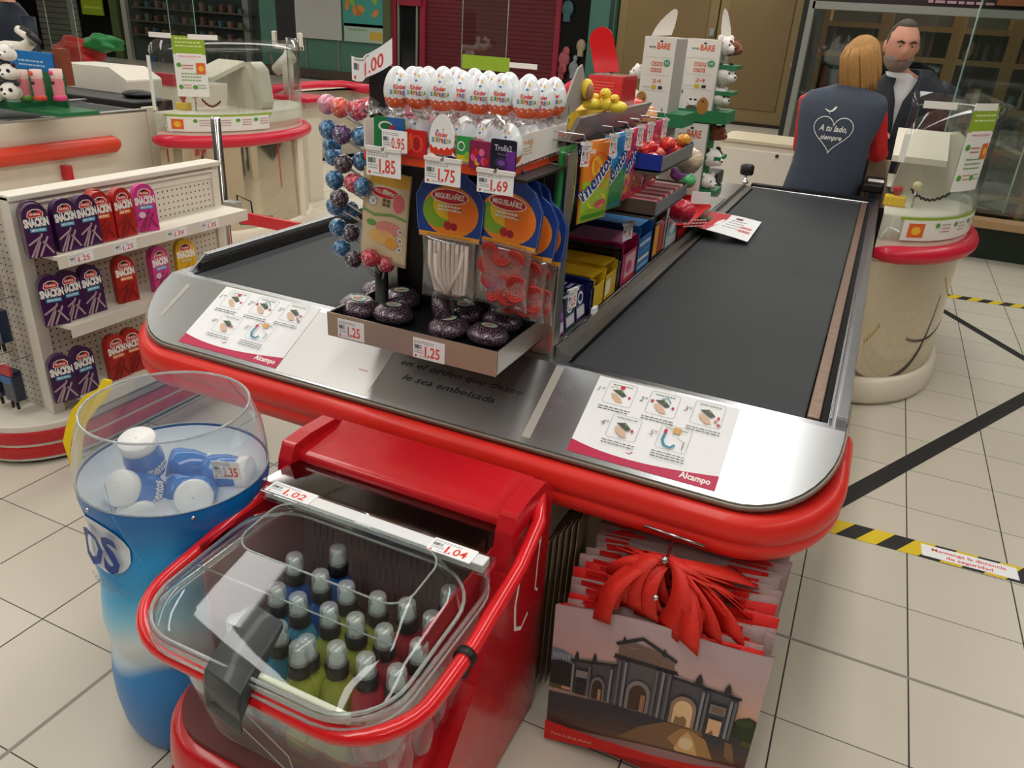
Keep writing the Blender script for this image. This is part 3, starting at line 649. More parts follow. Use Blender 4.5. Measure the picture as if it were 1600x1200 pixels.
def header_bag(content):
    t = thing('gummy_bag', '', 'candy bag')
    HB = ink('#1b3f8f')
    g = G(HB); W = .128
    card = [(-W*.47, -.118), (W*.47, -.118), (W*.5, -.09), (W*.52, -.05), (W*.4, -.022), (W*.26, -.010)]+[(W*.24*cos(a), -.004+W*.2*sin(a)) for a in [pi*i/6 for i in range(7)]]+[(-W*.26, -.010), (-W*.4, -.022), (-W*.52, -.05), (-W*.5, -.09)]
    card = [(x, z+.008) for x, z in card]
    g.prism(card, -.0008, .0008, 'y'); g.on((0, -.0009, 0), (1, 0, 0), (0, 0, 1), (0, -1, 0), .00025)
    g.ell(.002, -.064, .053, .044, ink('#f08a24'), 28); g.ell(-.022, -.066, .030, .028, ink('#7fae2e'), 20); g.ell(-.006, -.052, .026, .026, ink('#e8c22a'), 20)
    g.ell(.024, -.066, .028, .029, ink('#f47b20'), 20); g.ell(.020, -.060, .003, .003, INKBLK, 6); g.ell(-.003, -.088, .008, .008, ink('#b3202c'), 10); g.ell(.009, -.089, .007, .007, ink('#a11a2a'), 10)
    g.ell(0, -.038, .036, .013, WHITE, 20); g.ell(0, -.038, .034, .0115, ink('#c8202c'), 20); g.text('MIGUELAÑEZ', 0, -.042, .0085, WHITE, 'c', width=.056, bold=.03)
    scribble(g, -.022, -.057, .044, 2, .006, WHITE, .0035)
    g.rect(-W*.46, -.112, W*.46, -.103, ink('#f0a52a')); g.text('SIN COLORANTES ARTIFICIALES', 0, -.1095, .004, ink('#7a3010'), 'c', width=.085)
    g.strip([(x*.97, z) for x, z in card], .0012, ink('#6f8fc8'), True)
    g.build('header_card', t, local=True)
    g = G(); pouch(g, .106, .115, .018, FOILC); g2 = g.build('bag', t, local=True); g2.location = (0, 0, -.108)
    rnd = random.Random(len(content))
    if content == 'strips':
        g = G(mat('strip_candy', '#e8d6cb', .6, bump=.2, bscale=200)).smooth()
        for i in range(9):
            x = -.036+.009*i; g.tube([(x, -.003+.002*(i % 2), -.118), (x+.001, -.004, -.16), (x*.8+.006, -.003, -.205), (x*.3+.0+.004*(i % 3), 0, -.212)], .0042, 6)
        g.tube([(.030, -.006, -.128), (.026, -.008, -.16), (.004, -.008, -.208)], .0036, 6); g.tube([(-.022, -.007, -.14), (-.02, -.008, -.18), (.0, -.008, -.21)], .0036, 6)
        g.build('white_strips', t, local=True)['kind'] = 'stuff'
    else:
        g = G(mat('disc_candy', '#b93630', .45, bump=.25, bscale=150, var=.15)).smooth()
        for i, (x, z) in enumerate([(-.026, -.125), (.0, -.13), (.026, -.128), (-.03, -.15), (-.008, -.152), (.017, -.15), (-.022, -.175), (.004, -.176), (.03, -.17), (-.012, -.198), (.014, -.199), (.03, -.19)]):
            c = Vector((x, rnd.uniform(-.006, .0), z)); ax = rnd.uniform(-.6, .6); ay = rnd.uniform(-.5, .5)
            M4 = Matrix.Translation(c) @ Matrix.Rotation(pi/2+ax, 4, 'X') @ Matrix.Rotation(ay, 4, 'Y'); g.M = M4
            for rr_ in (.0145, .0095, .005): g.tube([(rr_*cos(a), rr_*sin(a), 0) for a in [2*pi*k/14 for k in range(14)]], .0034, 6, closed=True)
        g.build('red_liquorice_wheels', t, local=True)['kind'] = 'stuff'
    return t
hb1 = header_bag('strips'); hb2 = header_bag('wheels')
A = AY(704, 284, 1.60); hb1.location = (A.x, 1.60, A.z+.018); hb1.rotation_euler = (0, 0, .03); hb1.scale = (1.38,)*3; tag(hb1, 'bag of long white gummy strips with blue fruit card, below the 1.75 ticket', 'candy bag')
A = AY(800, 290, 1.60); hb2.location = (A.x-.006, 1.60, A.z+.012); hb2.rotation_euler = (.03, .04, -.05); hb2.scale = (1.38,)*3; tag(hb2, 'bag of red liquorice wheels with blue fruit card, below the 1.69 ticket', 'candy bag')
clone(hb1, (hb1.location.x+.045, 1.645, hb1.location.z-.006), .12, 'bag of white gummy strips hanging second on its hook, half behind the front one')
clone(hb2, (hb2.location.x+.016, 1.65, hb2.location.z-.035), .05, 'bag of red liquorice wheels directly behind the front one on the same hook')
clone(hb2, (hb2.location.x+.022, 1.70, hb2.location.z-.055), .0, 'rearmost bag of red liquorice wheels on its hook, nearest the steel post')
# beige fruit chew bag
g = G(); BEI = mat('chew_film', '#d8c3a0', .35, coat=.3, bump=.25, bscale=25); w_, h_, t_ = .105, .20, .016
pouch(g, w_, h_, t_, BEI, n=14); g.onf(pouch_map(w_, h_, t_), .00035)
g.rect(-.05, -.03, .05, -.002, ink('#d9a83c'), 6, 2); g.ell(.0, -.045, .031, .013, WHITE, 20); g.ell(0, -.045, .029, .0115, ink('#cf2430'), 20); g.text('MIGUELAÑEZ', 0, -.049, .008, WHITE, 'c', width=.05, rot=-.1)
g.ell(-.026, -.066, .010, .011, ink('#5c5a50'), 16); g.ell(-.026, -.066, .009, .010, PAPER, 16); g.text('V', -.029, -.071, .010, INKBLK)
for i in range(4): g.rect(-.004+.009*(i % 2), -.073+.009*(i//2), .003+.009*(i % 2), -.066+.009*(i//2), ink('#6b5a3c'))
g.ell(.030, -.062, .011, .02, ink('#e06a7a'), 14); g.poly([(-.048, -.085), (-.02, -.092), (.02, -.085), (.049, -.092), (.049, -.098), (.02, -.091), (-.02, -.098), (-.048, -.091)], ink('#7ba05a'))
g.ell(-.026, -.113, .011, .007, ink('#5da04a'), 12); g.ell(.012, -.118, .028, .014, ink('#dd8a84'), 18); g.ell(.0, -.14, .03, .016, ink('#e6b86e'), 18); g.ell(.02, -.15, .014, .013, ink('#e8a04a'), 14)
for i in range(3): g.ell(.038, -.12-.02*i, .006, .006, PAPER, 12); g.ell(.038, -.12-.02*i, .004, .004, INKGRY, 10)
scribble(g, -.026, -.185, .05, 2, .006, ink('#c86a5a'), .004)
o = g.build('fruit_chew_bag', local=True); A = AY(603, 268, 1.60); o.location = (A.x+.006, 1.60, A.z+.002); o.rotation_euler = (.0, .08, .05); o.scale = (1.28, 1, 1.16); tag(o, 'beige bag of fruit chews with a red oval, hanging below the 1.85 ticket', 'candy bag')
# ---- lollipop tree
lt = thing('lollipop_stand', 'black lollipop stand post at the left end of the candy stand', 'lollipop stand', (-1.115, 1.66, .954))
g = G(BLACK).smooth().lathe([(.0, 0), (.05, 0), (.05, .008), (.035, .02), (.018, .03), (.016, .5), (.0, .5)], 20, (-1.115, 1.66, .894)); g.build('post', lt)
g = G(BLACK); A = AY(563, 106, 1.66); B = AY(625, 122, 1.66)
g.prism([(-1.14, 1.35), (-1.085, 1.35), (-1.085, B.z-.01), (B.x, B.z), (B.x, B.z+.022), (A.x, A.z+.022), (A.x, A.z), (-1.14, A.z-.012)], 1.655, 1.665, 'y'); g.build('header_card', lt)
g = G(PAPER); a = AY(550, 92, 1.65); L = .115
def bow(u, v, h): return Vector((a.x+u, 1.648-.012*sin(pi*u/L)-h, a.z-.045+v+ (.028*(u/L)**2*1.6 if u > L*.4 else -.006*sin(pi*u/L/.4)*.4) + .2*(v-.022)*abs(u/L-.45)))
g.onf(bow, .0004); g.rect(0, 0, L, .05, PAPER, 12, 2); barcode(g, .008, .024, .02, .014); g.text('1.00', .045, .008, .028, INKRED, width=.05, bold=.012); g.ell(.012, .008, .004, .004, INKRED, 8); scribble(g, .01, .044, .05, 1, .1, INKGRY, .003)
g.build('price_ticket', lt)
LPX = [(511, 163, 'p'), (531, 168, 'o'), (560, 172, 'r'), (513, 202, 'b'), (534, 210, 'v'), (564, 213, 'b'), (521, 244, 'b'), (536, 256, 'd'), (565, 252, 'b'), (523, 281, 'b'), (552, 286, 'r'), (567, 292, 'b'), (530, 310, 'd'), (546, 328, 'b'), (524, 322, 'b'), (528, 355, 'b'), (548, 364, 'd'), (534, 388, 'b'), (552, 405, 'd'), (578, 403, 'r'), (519, 228, 'b'), (603, 412, 'r')]
LC = {'p': '#d98aa0', 'o': '#e2573f', 'r': '#c93a4e', 'b': '#2f6f9e', 'v': '#5a3a68', 'd': '#43303c'}
def foil_mat(h, nm):
    m = mat('foil_'+nm, h, .25, .25, coat=.6)
    if m.get('done'): return m
    m['done'] = 1; nt = m.node_tree; N = nt.nodes; L = nt.links; b = N['Principled BSDF']
    tc = N.new('ShaderNodeTexCoord'); v = N.new('ShaderNodeTexNoise'); v.inputs['Scale'].default_value = 160; v.inputs['Detail'].default_value = 2; L.new(tc.outputs['Object'], v.inputs['Vector'])
    cr = N.new('ShaderNodeValToRGB'); cr.color_ramp.elements[0].position = .53; cr.color_ramp.elements[1].position = .70; c = hexc(h)
    cr.color_ramp.elements[0].color = (*c, 1); cr.color_ramp.elements[1].color = (.62, .66, .72, 1); L.new(v.outputs[0], cr.inputs[0]); L.new(cr.outputs[0], b.inputs['Base Color'])
    bp = N.new('ShaderNodeBump'); bp.inputs['Strength'].default_value = .7; bp.inputs['Distance'].default_value = .003; L.new(v.outputs[0], bp.inputs['Height']); L.new(bp.outputs[0], b.inputs['Normal']); return m
lp0 = None; STK = mat('stick_white', '#ddd9d0', .5)
nmc = {'p': 'pink', 'o': 'orange red', 'r': 'red', 'b': 'blue', 'v': 'violet', 'd': 'dark purple'}; rnd = random.Random(4); cntc = {}
order = sorted(LPX, key=lambda q: q[1])
for i, (u, v, c) in enumerate(order):
    y = 1.60+rnd.uniform(-.03, .03); P = AY(u, v, y)
    t = thing('lollipop', '', 'lollipop', P)
    G(foil_mat(LC[c], c)).ball((0, 0, 0), .0232, 20, 14, lambda d: 1+.03*sin(9*d.x+5*d.z)+.02*sin(17*d.y)).build('candy_head', t, local=True)
    tgt = Vector((-1.115, 1.66, P.z-.075+.0))-P; tgt = tgt.normalized()*max(.03, min(.11, tgt.length))
    G(STK).tube([(0, 0, 0), tgt], .0022, 7).build('stick', t, local=True)
    cntc.setdefault(c, []).append(t)
ordw = ['topmost', 'second from top', 'third from top', 'fourth from top', 'fifth from top', 'sixth from top', 'seventh from top', 'eighth from top', 'ninth from top', 'tenth from top', 'eleventh from top', 'twelfth from top']
for c, ts in cntc.items():
    for k, t in enumerate(ts): tag(t, '%s wrapped lollipop on the black stand, %s of the %s ones' % (nmc[c], (ordw[k] if k < len(ts)-1 or len(ts) == 1 else 'lowest'), nmc[c]) if len(ts) > 1 else 'only %s wrapped lollipop on the black lollipop stand' % nmc[c], 'lollipop', 'lollipops on the black stand')
# ---- purple candy rolls in the tray
NET = mat('roll_net', '#3b2436', .22, .35, coat=.7)
nt = NET.node_tree; N = nt.nodes; b = N['Principled BSDF']; tc = N.new('ShaderNodeTexCoord'); v = N.new('ShaderNodeTexVoronoi'); v.feature = 'DISTANCE_TO_EDGE'; v.inputs['Scale'].default_value = 170; nt.links.new(tc.outputs['Object'], v.inputs['Vector'])
cr = N.new('ShaderNodeValToRGB'); cr.color_ramp.elements[0].color = (.34, .27, .33, 1); cr.color_ramp.elements[1].color = (*hexc('#39202f'), 1); cr.color_ramp.elements[0].position = .0; cr.color_ramp.elements[1].position = .09
nt.links.new(v.outputs['Distance'], cr.inputs[0]); nt.links.new(cr.outputs[0], b.inputs['Base Color']); bp = N.new('ShaderNodeBump'); bp.inputs['Strength'].default_value = .6; bp.inputs['Distance'].default_value = .002; bp.invert = True; nt.links.new(v.outputs['Distance'], bp.inputs['Height']); nt.links.new(bp.outputs[0], b.inputs['Normal'])
rl = thing('candy_roll', '', 'candy roll'); R_, H_ = .054, .046
g = G(NET).smooth().lathe([(.001, .003), (R_*.6, 0), (R_*.9, .006), (R_, .015), (R_, .024), (R_*.9, .033), (R_*.62, H_), (R_*.3, H_-.002), (.001, H_-.003)], 32); g.build('wrapped_roll', rl, local=True)
g = G(); g.on((0, 0, H_+.0004), (1, 0, 0), (0, 1, 0), (0, 0, 1), .0003); LB = ink('#b9cdbf'); g.ell(0, 0, .021, .021, ink('#8fb3a0'), 24); g.ell(0, 0, .0195, .0195, LB, 24); g.rect(-.014, -.004, .006, .005, INKRED); g.ell(.006, .007, .005, .004, ink('#5a9a58'), 10); scribble(g, -.012, -.009, .024, 2, .004, INKBLK, .0015); g.build('round_label', rl, local=True)
RP = [(559, 481, .93, 0, 'front left corner of the tray'), (614, 494, .927, 0, 'front row of the tray, second from the left'), (702, 515, .927, 0, 'front row of the tray, middle, label facing up'), (761, 527, .927, 0, 'front right corner of the tray'), (727, 489, .932, 0, 'behind the middle front roll, partly under the white strips'), (784, 501, .932, 0, 'right side of the tray against the steel post'), (628, 463, .94, 0, 'back row behind the second front roll, top plain'), (594, 456, .93, 0, 'back left of the tray beside the lollipop post')]
for i, (u, v, z, a, lb) in enumerate(RP):
    P = AZ(u, v, z); lab = 'shiny purple netted candy roll, '+lb; loc = (P.x, P.y, .9125)
    o = rl if i == 0 else clone(rl, loc); o.location = loc; o.rotation_euler = (rnd.uniform(-.12, .12), rnd.uniform(-.12, .12), rnd.uniform(-.6, .6)); tag(o, lab, 'candy roll', 'purple candy rolls in the tray')
P = AZ(668, 500, .93); clone(rl, (P.x+.02, P.y+.0, .965), label='shiny purple netted candy roll standing on edge between the front rolls', rot=(.1, 1.35, .5))
# ---- chocolate eggs : carton, tray and eggs
EX0, EX1 = -1.05, -.70
g = G(mat('egg_carton', '#efe9e2', .55)); 
g.box(EX0, EX1, 1.50, 1.503, 1.343, 1.368).box(EX0, EX0+.003, 1.50, 1.86, 1.343, 1.43).box(EX0, EX1, 1.857, 1.86, 1.343, 1.47).box(EX0, EX1, 1.50, 1.86, 1.343, 1.346)
side = [(1.50, 1.343), (1.86, 1.343), (1.86, 1.43), (1.80, 1.428), (1.62, 1.425), (1.50, 1.418)]; g.prism(side, EX1-.003, EX1, 'x')
g.on((EX1, 1.50, 1.343), (0, 1, 0), (0, 0, 1), (1, 0, 0), .0004)
z = [(0, 0), (.36, 0), (.36, .02)]
for i in range(19): z += [(.36-.02*i-.006, .024 if i % 2 else .018), (.36-.02*i-.014, .014)]
g.poly([(max(0, a), b) for a, b in z]+[(0, .014)], ink('#e8502a'))
g.text('kinder', .10, .060, .010, ink('#e8702a'), rot=.0, width=.04); scribble(g, .09, .05, .06, 3, .006, ink('#c9a27a'), .0022); g.ell(.14, .062, .012, .008, ink('#e0b89a'), 10)
for k, (ch, c) in enumerate(zip('SORPRESA', ['#2f9a4a', '#e07a1e', '#2f6fb4', '#d8302a', '#e6b41e', '#2f9a4a', '#7a3a9a', '#e07a1e'])): g.text(ch, .30+.007*k, .04+.001*k, .013, ink(c), bold=.03)
g.text('Kinder', .30, .058, .011, ink('#d8302a'), bold=.02)
g.on((EX0, 1.4995, 1.343), (1, 0, 0), (0, 0, 1), (0, -1, 0), .0004); W = EX1-EX0
g.rect(0, 0, W, .02, ink('#e8502a')); 
g.build('egg_carton_'); ec = bpy.data.objects['egg_carton_']; ec.name = 'egg_carton'; tag(ec, 'open white cardboard carton with toothed orange edge, holding the chocolate eggs', 'carton')
def sweets_pack(name, label, u0, u1, v0, v1, y, base, fn=None, r=.004):
    a = AY(u0, v1, y); b = AY(u1, v0, y); q = G(ink(base, .3, .4)); x0, x1 = a.x, b.x; z0 = AY((u0+u1)/2, v1, y).z; z1 = AY((u0+u1)/2, v0, y).z
    q.prism(rrect(x0, z0, x1, z1, r, 3), y-.003, y+.003, 'y'); q.on((x0, y-.0031, z0), (1, 0, 0), (0, 0, 1), (0, -1, 0), .0004)
    if fn: fn(q, x1-x0, z1-z0)
    return tag(q.build(name), label, 'gum pack')
def f1(q, w, h): q.poly([(w*.4, h), (w, h*.35), (w, h), (w*.7, h)], ink('#2a5fa8')); q.ell(w*.4, h*.72, w*.25, h*.16, ink('#d8d8dc'), 14); q.ell(w*.42, h*.72, w*.2, h*.11, ink('#1f6a3e'), 14); q.ell(w*.62, h*.7, w*.1, h*.08, ink('#b02a4a'), 10)
sweets_pack('gum_pack', 'green sweets pack with a blue corner, left end of the egg carton', 586, 632, 183, 235, 1.494, '#1f7a44', f1)
def f2(q, w, h): q.ell(w*.55, h*.5, w*.33, h*.33, ink('#e8402a'), 14); q.ell(w*.55, h*.5, w*.18, h*.26, ink('#a8141e'), 12); q.poly([(w*.1, h*.1), (w*.4, h*.4), (w*.3, h*.9), (w*.1, h*.7)], ink('#f05a2a'))
sweets_pack('gum_pack', 'red fruit sweets pack in front of the eggs, right of the 0.95 ticket', 634, 667, 203, 245, 1.494, '#c81e26', f2)
A = AY(690, 246, 1.49); B = AY(690, 178, 1.49); g = G(ink('#f1f1f3', .35, .3)); cz, hh = A.z, B.z-A.z
epts = [(A.x+.030*sin(t)*(1-.18*cos(t)), cz+hh/2+hh/2*cos(t)) for t in [2*pi*i/30 for i in range(30)]]
epts = [(x, max(z_, cz+.006)) for x, z_ in epts]; g.prism(epts[::-1], 1.488, 1.492, 'y'); g.on((A.x, 1.4878, cz), (1, 0, 0), (0, 0, 1), (0, -1, 0), .0004)
red = [(-.026, .026), (-.029, .018), (-.026, .008), (-.018, .0065), (.018, .0065), (.026, .008), (.029, .018), (.027, .024), (.020, .019), (.014, .024), (.008, .016), (0, .021), (-.007, .015), (-.013, .022), (-.020, .018)]; g.poly(red, ink('#e23a22'))
def kinder(g, u, v, k, colw=1):
    g.text('Kinder', u, v+.012*k, .0095*k, ink('#d8302a'), 'c', width=.030*k, bold=.03)
    for i, (ch, c) in enumerate(zip('SORPRESA', ['#2a7fc0', '#e6b41e', '#2f9a4a', '#e07a1e', '#d8302a', '#2a7fc0', '#e6b41e', '#2f9a4a'])): g.text(ch, u-.024*k+.006*k*i, v+.001*k*sin(i), .0088*k, ink(c), bold=.04, width=.0058*k); g.lay -= 1
    g.lay += 1
kinder(g, 0, .031, 1.0); g.ell(-.01, .055, .003, .002, ink('#2a7fc0'), 8); g.ell(.004, .058, .002, .002, ink('#e07a1e'), 6)
tag(g.build('egg_cutout'), 'die-cut printed egg standing out of the carton front, middle', 'display card')
def f3(q, w, h): q.ell(w*.3, h*.6, w*.22, h*.2, PAPER, 14); q.ell(w*.3, h*.6, w*.17, h*.15, ink('#2f8a4a'), 12); q.rect(w*.05, 0, w*.95, h*.25, ink('#d8c82a')); q.ell(w*.7, h*.25, w*.2, h*.16, ink('#8fc03a'), 10)
sweets_pack('gum_pack', 'green and yellow sweets pack right of the die-cut egg', 713, 741, 213, 252, 1.494, '#2f9a4a', f3)
def f4(q, w, h):
    for i in range(7): q.ell(w*(.2+.1*i), h*(.4+.2*sin(i*2)), w*.13, h*.14, ink(['#e0508a', '#c8202c', '#e6a41e', '#7a2a8a', '#e86a9a'][i % 5]), 10)
sweets_pack('gum_pack', 'pink and red berry sweets pack left of the black pack', 733, 768, 220, 264, 1.492, '#8a2050', f4)
def f5(q, w, h): q.rect(w*.62, 0, w, h*.7, ink('#6a2a90')); q.text('Trolls2', w*.5, h*.68, h*.16, ink('#b8bcd0'), 'c', width=w*.7, bold=.02); q.ell(w*.45, h*.32, w*.26, h*.16, ink('#3a2a55'), 14); q.ell(w*.45, h*.32, w*.16, h*.08, ink('#7a4aa0'), 12); q.text('Mondelez', w*.5, h*.55, h*.05, ink('#8a8ca0'), 'c', width=w*.4)
sweets_pack('gum_pack', 'black and violet sweets pack at the right end of the carton front', 766, 808, 218, 272, 1.49, '#17152a', f5)
A = AY(597, 232, 1.482); B = AY(636, 201, 1.482); q = thing('price_tag', 'white 0.95 price ticket clipped to the egg carton front', 'price tag', A)
tick_part('ticket', q, (A.x, 1.482, A.z-.004), (1, 0, 0), (0, 0, 1), B.x-A.x, .046, '0', '95', False)
# egg prototype
EGW = mat('egg_shell_foil', '#e9edf2', .25, coat=.5, bump=.12, bscale=70); eh = .046
def egg_r(t): return .0305*sin(t)*(1-.12*cos(t))
egg = thing('chocolate_egg', '', 'chocolate egg')
prof = [(max(.0004, egg_r(pi-pi*j/18)), eh-eh*cos(pi*j/18)) for j in range(19)]
g = G(EGW).smooth().lathe(prof, 26, cap0=True, cap1=True)
ORG = ink('#e2561f', .35, .3); PNK = ink('#e7b8c8', .35, .3)
def egg_map(u, v, e):
    t = pi-math.acos(max(-1, min(1, 1-v/eh))); r = max(.0004, egg_r(t))+e+.0003; a = -pi/2+u/.0305; return Vector((r*cos(a), r*sin(a), v))
g.onf(egg_map, .0002); g.smooth(False)
N_ = 24; lo = []; 
for k in range(N_): 
    u0 = -.5*2*pi*.0305+2*pi*.0305*k/N_; u1 = u0+2*pi*.0305/N_; z = .026+.004*(k % 2); z2 = .026+.004*((k+1) % 2); g.m(ORG)
    for a, b, c, d in ((.0015, .0015, .008, .008), (.008, .008, .016, .016), (.016, .016, z, z2)): g.add([egg_map(u0, a, .0003), egg_map(u1, b, .0003), egg_map(u1, d, .0003), egg_map(u0, c, .0003)], [(0, 1, 2, 3)])
g.lay = 2; kinder(g, 0, .037, .92); g.ell(.0, .066, .004, .002, ink('#2a7fc0'), 8); g.ell(.006, .075, .003, .003, ink('#e6b41e'), 8); g.ell(-.006, .078, .003, .0025, ink('#e07a9a'), 8)
eb = g.build('egg_body', egg, local=True)
WRP = clear('crinkle_film', '#f2eeee', .15, .18, haze=.05)
EG = [('f', 621, 103, 1.53, 'front row, leftmost, pink topped'), ('f', 655, 104, 1.53, 'front row, second from left'), ('f', 692, 106, 1.53, 'front row, third from left, largest in view'), ('f', 750, 113, 1.60, 'middle of the upper tier, right of the three nearest'), ('f', 785, 114, 1.60, 'upper tier, second right of the middle'), ('f', 825, 118, 1.60, 'upper tier nearest the right edge, front'), ('b', 868, 120, 1.80, 'upper tier, rearmost on the right edge'), ('b', 850, 122, 1.74, 'upper tier, between the two right edge ones'), ('b', 645, 103, 1.65, 'second row behind the two leftmost'), ('b', 670, 103, 1.68, 'second row, behind the second and third front ones'), ('b', 693, 103, 1.74, 'third row behind the largest one'), ('b', 722, 109, 1.62, 'half hidden right of the largest one'), ('b', 765, 110, 1.72, 'second row with the red heart dot'), ('b', 797, 112, 1.74, 'second row, right of the heart dotted one'), ('b', 828, 115, 1.80, 'back row near the right edge'), ('b', 742, 106, 1.78, 'back row, middle'), ('b', 712, 104, 1.80, 'back row, left of the middle')]
egg_used = False
for k, (c, u, v, y, lb) in enumerate(EG):
    P = AY(u, v, y); loc = (P.x, y, P.z-.092)
    o = egg if not egg_used else clone(egg, loc); egg_used = True; o.location = loc; o.rotation_euler = (0, 0, atan2(-P.x, y)*-1*-1+rnd.uniform(-.25, .25)); tag(o, 'white chocolate egg with orange base, '+lb, 'chocolate egg', 'chocolate eggs of the upper tier')
for k, (u, v, lb) in enumerate([(623, 168, 'leftmost'), (654, 172, 'second from left'), (692, 178, 'third from left'), (727, 181, 'fourth from left'), (762, 186, 'fifth from left'), (797, 192, 'rightmost')]):
    P = AY(u, v, 1.535); clone(egg, (P.x, 1.535, P.z-.092), rnd.uniform(-.3, .3), 'white chocolate egg peeking over the carton front, lower tier, %s' % lb, 'chocolate eggs of the lower tier')
for k in range(5):
    y = 1.60+.052*k; P = AY(822-0, 200, y); clone(egg, (-.735, y, 1.353), rnd.uniform(-.3, .3), 'white chocolate egg along the carton right side, lower tier, %s from the front' % ['second', 'third', 'fourth', 'fifth', 'rearmost'][k], 'chocolate eggs of the lower tier')
g = G(WRP).smooth()
rw = random.Random(12)
for (x0, x1, ya, yb, zb) in ((-1.06, -.70, 1.50, 1.83, 1.446),):
    nx, ny = 46, 34; pts = [(x0+(x1-x0)*i/nx, ya+(yb-ya)*j/ny, zb+rw.uniform(-.006, .006)) for j in range(ny+1) for i in range(nx+1)]
    g.add(pts, [(j*(nx+1)+i, j*(nx+1)+i+1, (j+1)*(nx+1)+i+1, (j+1)*(nx+1)+i) for j in range(ny) for i in range(nx)])
for i in range(60):
    x = rw.uniform(-1.08, -.7); y = rw.choice([1.495, rw.uniform(1.5, 1.8)]); z = 1.453+rw.uniform(-.006, .010); s = rw.uniform(.010, .022)
    g.m(WRP if i % 6 else mat('pink_film_print', '#c9798a', .4))
    g.add([(x+s*rw.uniform(-1, 1), y+s*rw.uniform(-.5, .5), z+s*rw.uniform(-1, 1)) for _ in range(5)], [(0, 1, 2), (0, 2, 3), (0, 3, 4)])
tag(g.build('crinkled_film'), 'crinkled clear film tray between the two tiers of chocolate eggs', 'plastic film')
tag(G(mat('carton_flap', '#a29a97', .6)).prism([(1.80, 1.44), (1.84, 1.44), (1.99, 1.475), (1.93, 1.56), (1.90, 1.55)], -.705, -.70, 'x').build('carton_flap'), 'grey cardboard flap sticking up behind the eggs on the right', 'cardboard flap')
# ================================================================ goods on the right face of the stand
XH = -.62
FRX = dict(ux=(0, 1, 0), uy=(0, 0, 1), nrm=(1, 0, 0))
hooks = []
for k, (u, v) in enumerate([(914, 225), (958, 210), (982, 200), (1000, 199), (1017, 187), (1039, 183)]):
    P = AX(u, v, XH); y = P.y; z = 1.398
    h = G(WIRE).smooth().tube([(-.93, y, z-.002), (XH, y, z), (XH+.006, y, z+.006)], .0022, 8).tube([(-.93, y, z+.022), (XH-.004, y, z+.018), (XH, y, z+.008)], .0016, 6).build('side_hook', st)
    tick_part('price_ticket', h, (XH+.004, y-.028, z-.05), (0, 1, -.12), (0, .1, 1), .056, .05, '1', '25')
    hooks.append(y)
def mentos_bag(kind):
    base = {'fruit': '#e8862a', 'mint': '#2a86c4', 'berry': '#c81e5a', 'blue': '#23489a', 'violet': '#5a2a80'}[kind]
    w, h, t = .15, .21, .03; g = G(); g.m(mat('film_'+kind, base, .25, coat=.6, bump=.25, bscale=18)); pouch(g, w, h, t, g.mats[0], n=16)
    g.onf(pouch_map(w, h, t), .00035)
    if kind == 'fruit':
        g.rect(-.07, -.208, .07, -.10, ink('#9ac41e', .3, .4), 8, 6); g.ell(-.005, -.06, .045, .03, ink('#e84a1e'), 18); g.ell(-.02, -.065, .025, .027, ink('#f0b02a'), 16); g.ell(.025, -.10, .028, .025, ink('#f08a2a'), 16); g.ell(0, -.155, .05, .02, ink('#d8d82a'), 16); g.ell(.02, -.165, .03, .012, ink('#e05a6a'), 12); g.rect(-.06, -.2, .06, -.188, ink('#4a9a2a'), 4, 1)
        g.text('Say', -.05, -.03, .014, WHITE, bold=.02)
    elif kind == 'mint':
        g.rect(-.07, -.208, .07, -.10, ink('#1f8a4a', .3, .4), 8, 6); g.ell(.01, -.13, .035, .03, ink('#3fae5a'), 16); g.ell(-.03, -.05, .02, .015, ink('#bfe0f0'), 12)
    elif kind == 'berry':
        g.ell(0, -.12, .035, .06, ink('#e8842a'), 18); g.ell(.03, -.06, .03, .03, ink('#a81a5a'), 14); g.ell(-.02, -.15, .02, .03, ink('#e8b02a'), 14); g.rect(-.06, -.2, .06, -.19, ink('#d8302a'), 4, 1)
    else: g.ell(0, -.08, .05, .03, ink('#3a7ac8' if kind == 'blue' else '#a03a90'), 16); g.ell(.02, -.13, .03, .03, ink('#d05a9a'), 14)
    g.text('mentos', 0.002, -.104, .040, WHITE, 'c', rot=.62, width=.165, bold=.09, cap=False); g.text('mentos', 0, -.104, .037, ink('#16338a'), 'c', rot=.62, width=.158, bold=.03, cap=False)
    return g.build('candy_bag', local=True)
BG = [('fruit', 1, 0, 'orange to lime fruit candy bag with slanted blue lettering, nearest on the side hooks'), ('mint', 2, 0, 'blue and green mint candy bag with slanted lettering, second on the side hooks'), ('berry', 3, 0, 'magenta berry candy bag, first of the three magenta ones'), ('berry', 4, 0, 'magenta berry candy bag, middle of the three magenta ones'), ('berry', 5, 0, 'magenta berry candy bag, furthest of the three magenta ones'),
      ('violet', 1, -.12, 'violet candy bag hanging deeper in, behind the fruit bag'), ('blue', 2, -.13, 'dark blue candy bag hanging deeper in, behind the mint bag')]
bagp = {}
for kind, hi, dx, lb in BG:
    if kind in bagp: o = bagp[kind].copy(); COL.objects.link(o)
    else: o = bagp[kind] = mentos_bag(kind)
    yy = hooks[hi]; 
    if dx == 0: yy += {1: -.02, 2: -.0, 3: .01, 4: .02, 5: .03}[hi]
    o.location = (XH-.03+dx, yy, 1.388 if kind != 'fruit' else 1.385); o.rotation_euler = (0, .0, pi/2-.25+.05*hi); tag(o, lb, 'candy bag', 'candy bags on the side hooks')
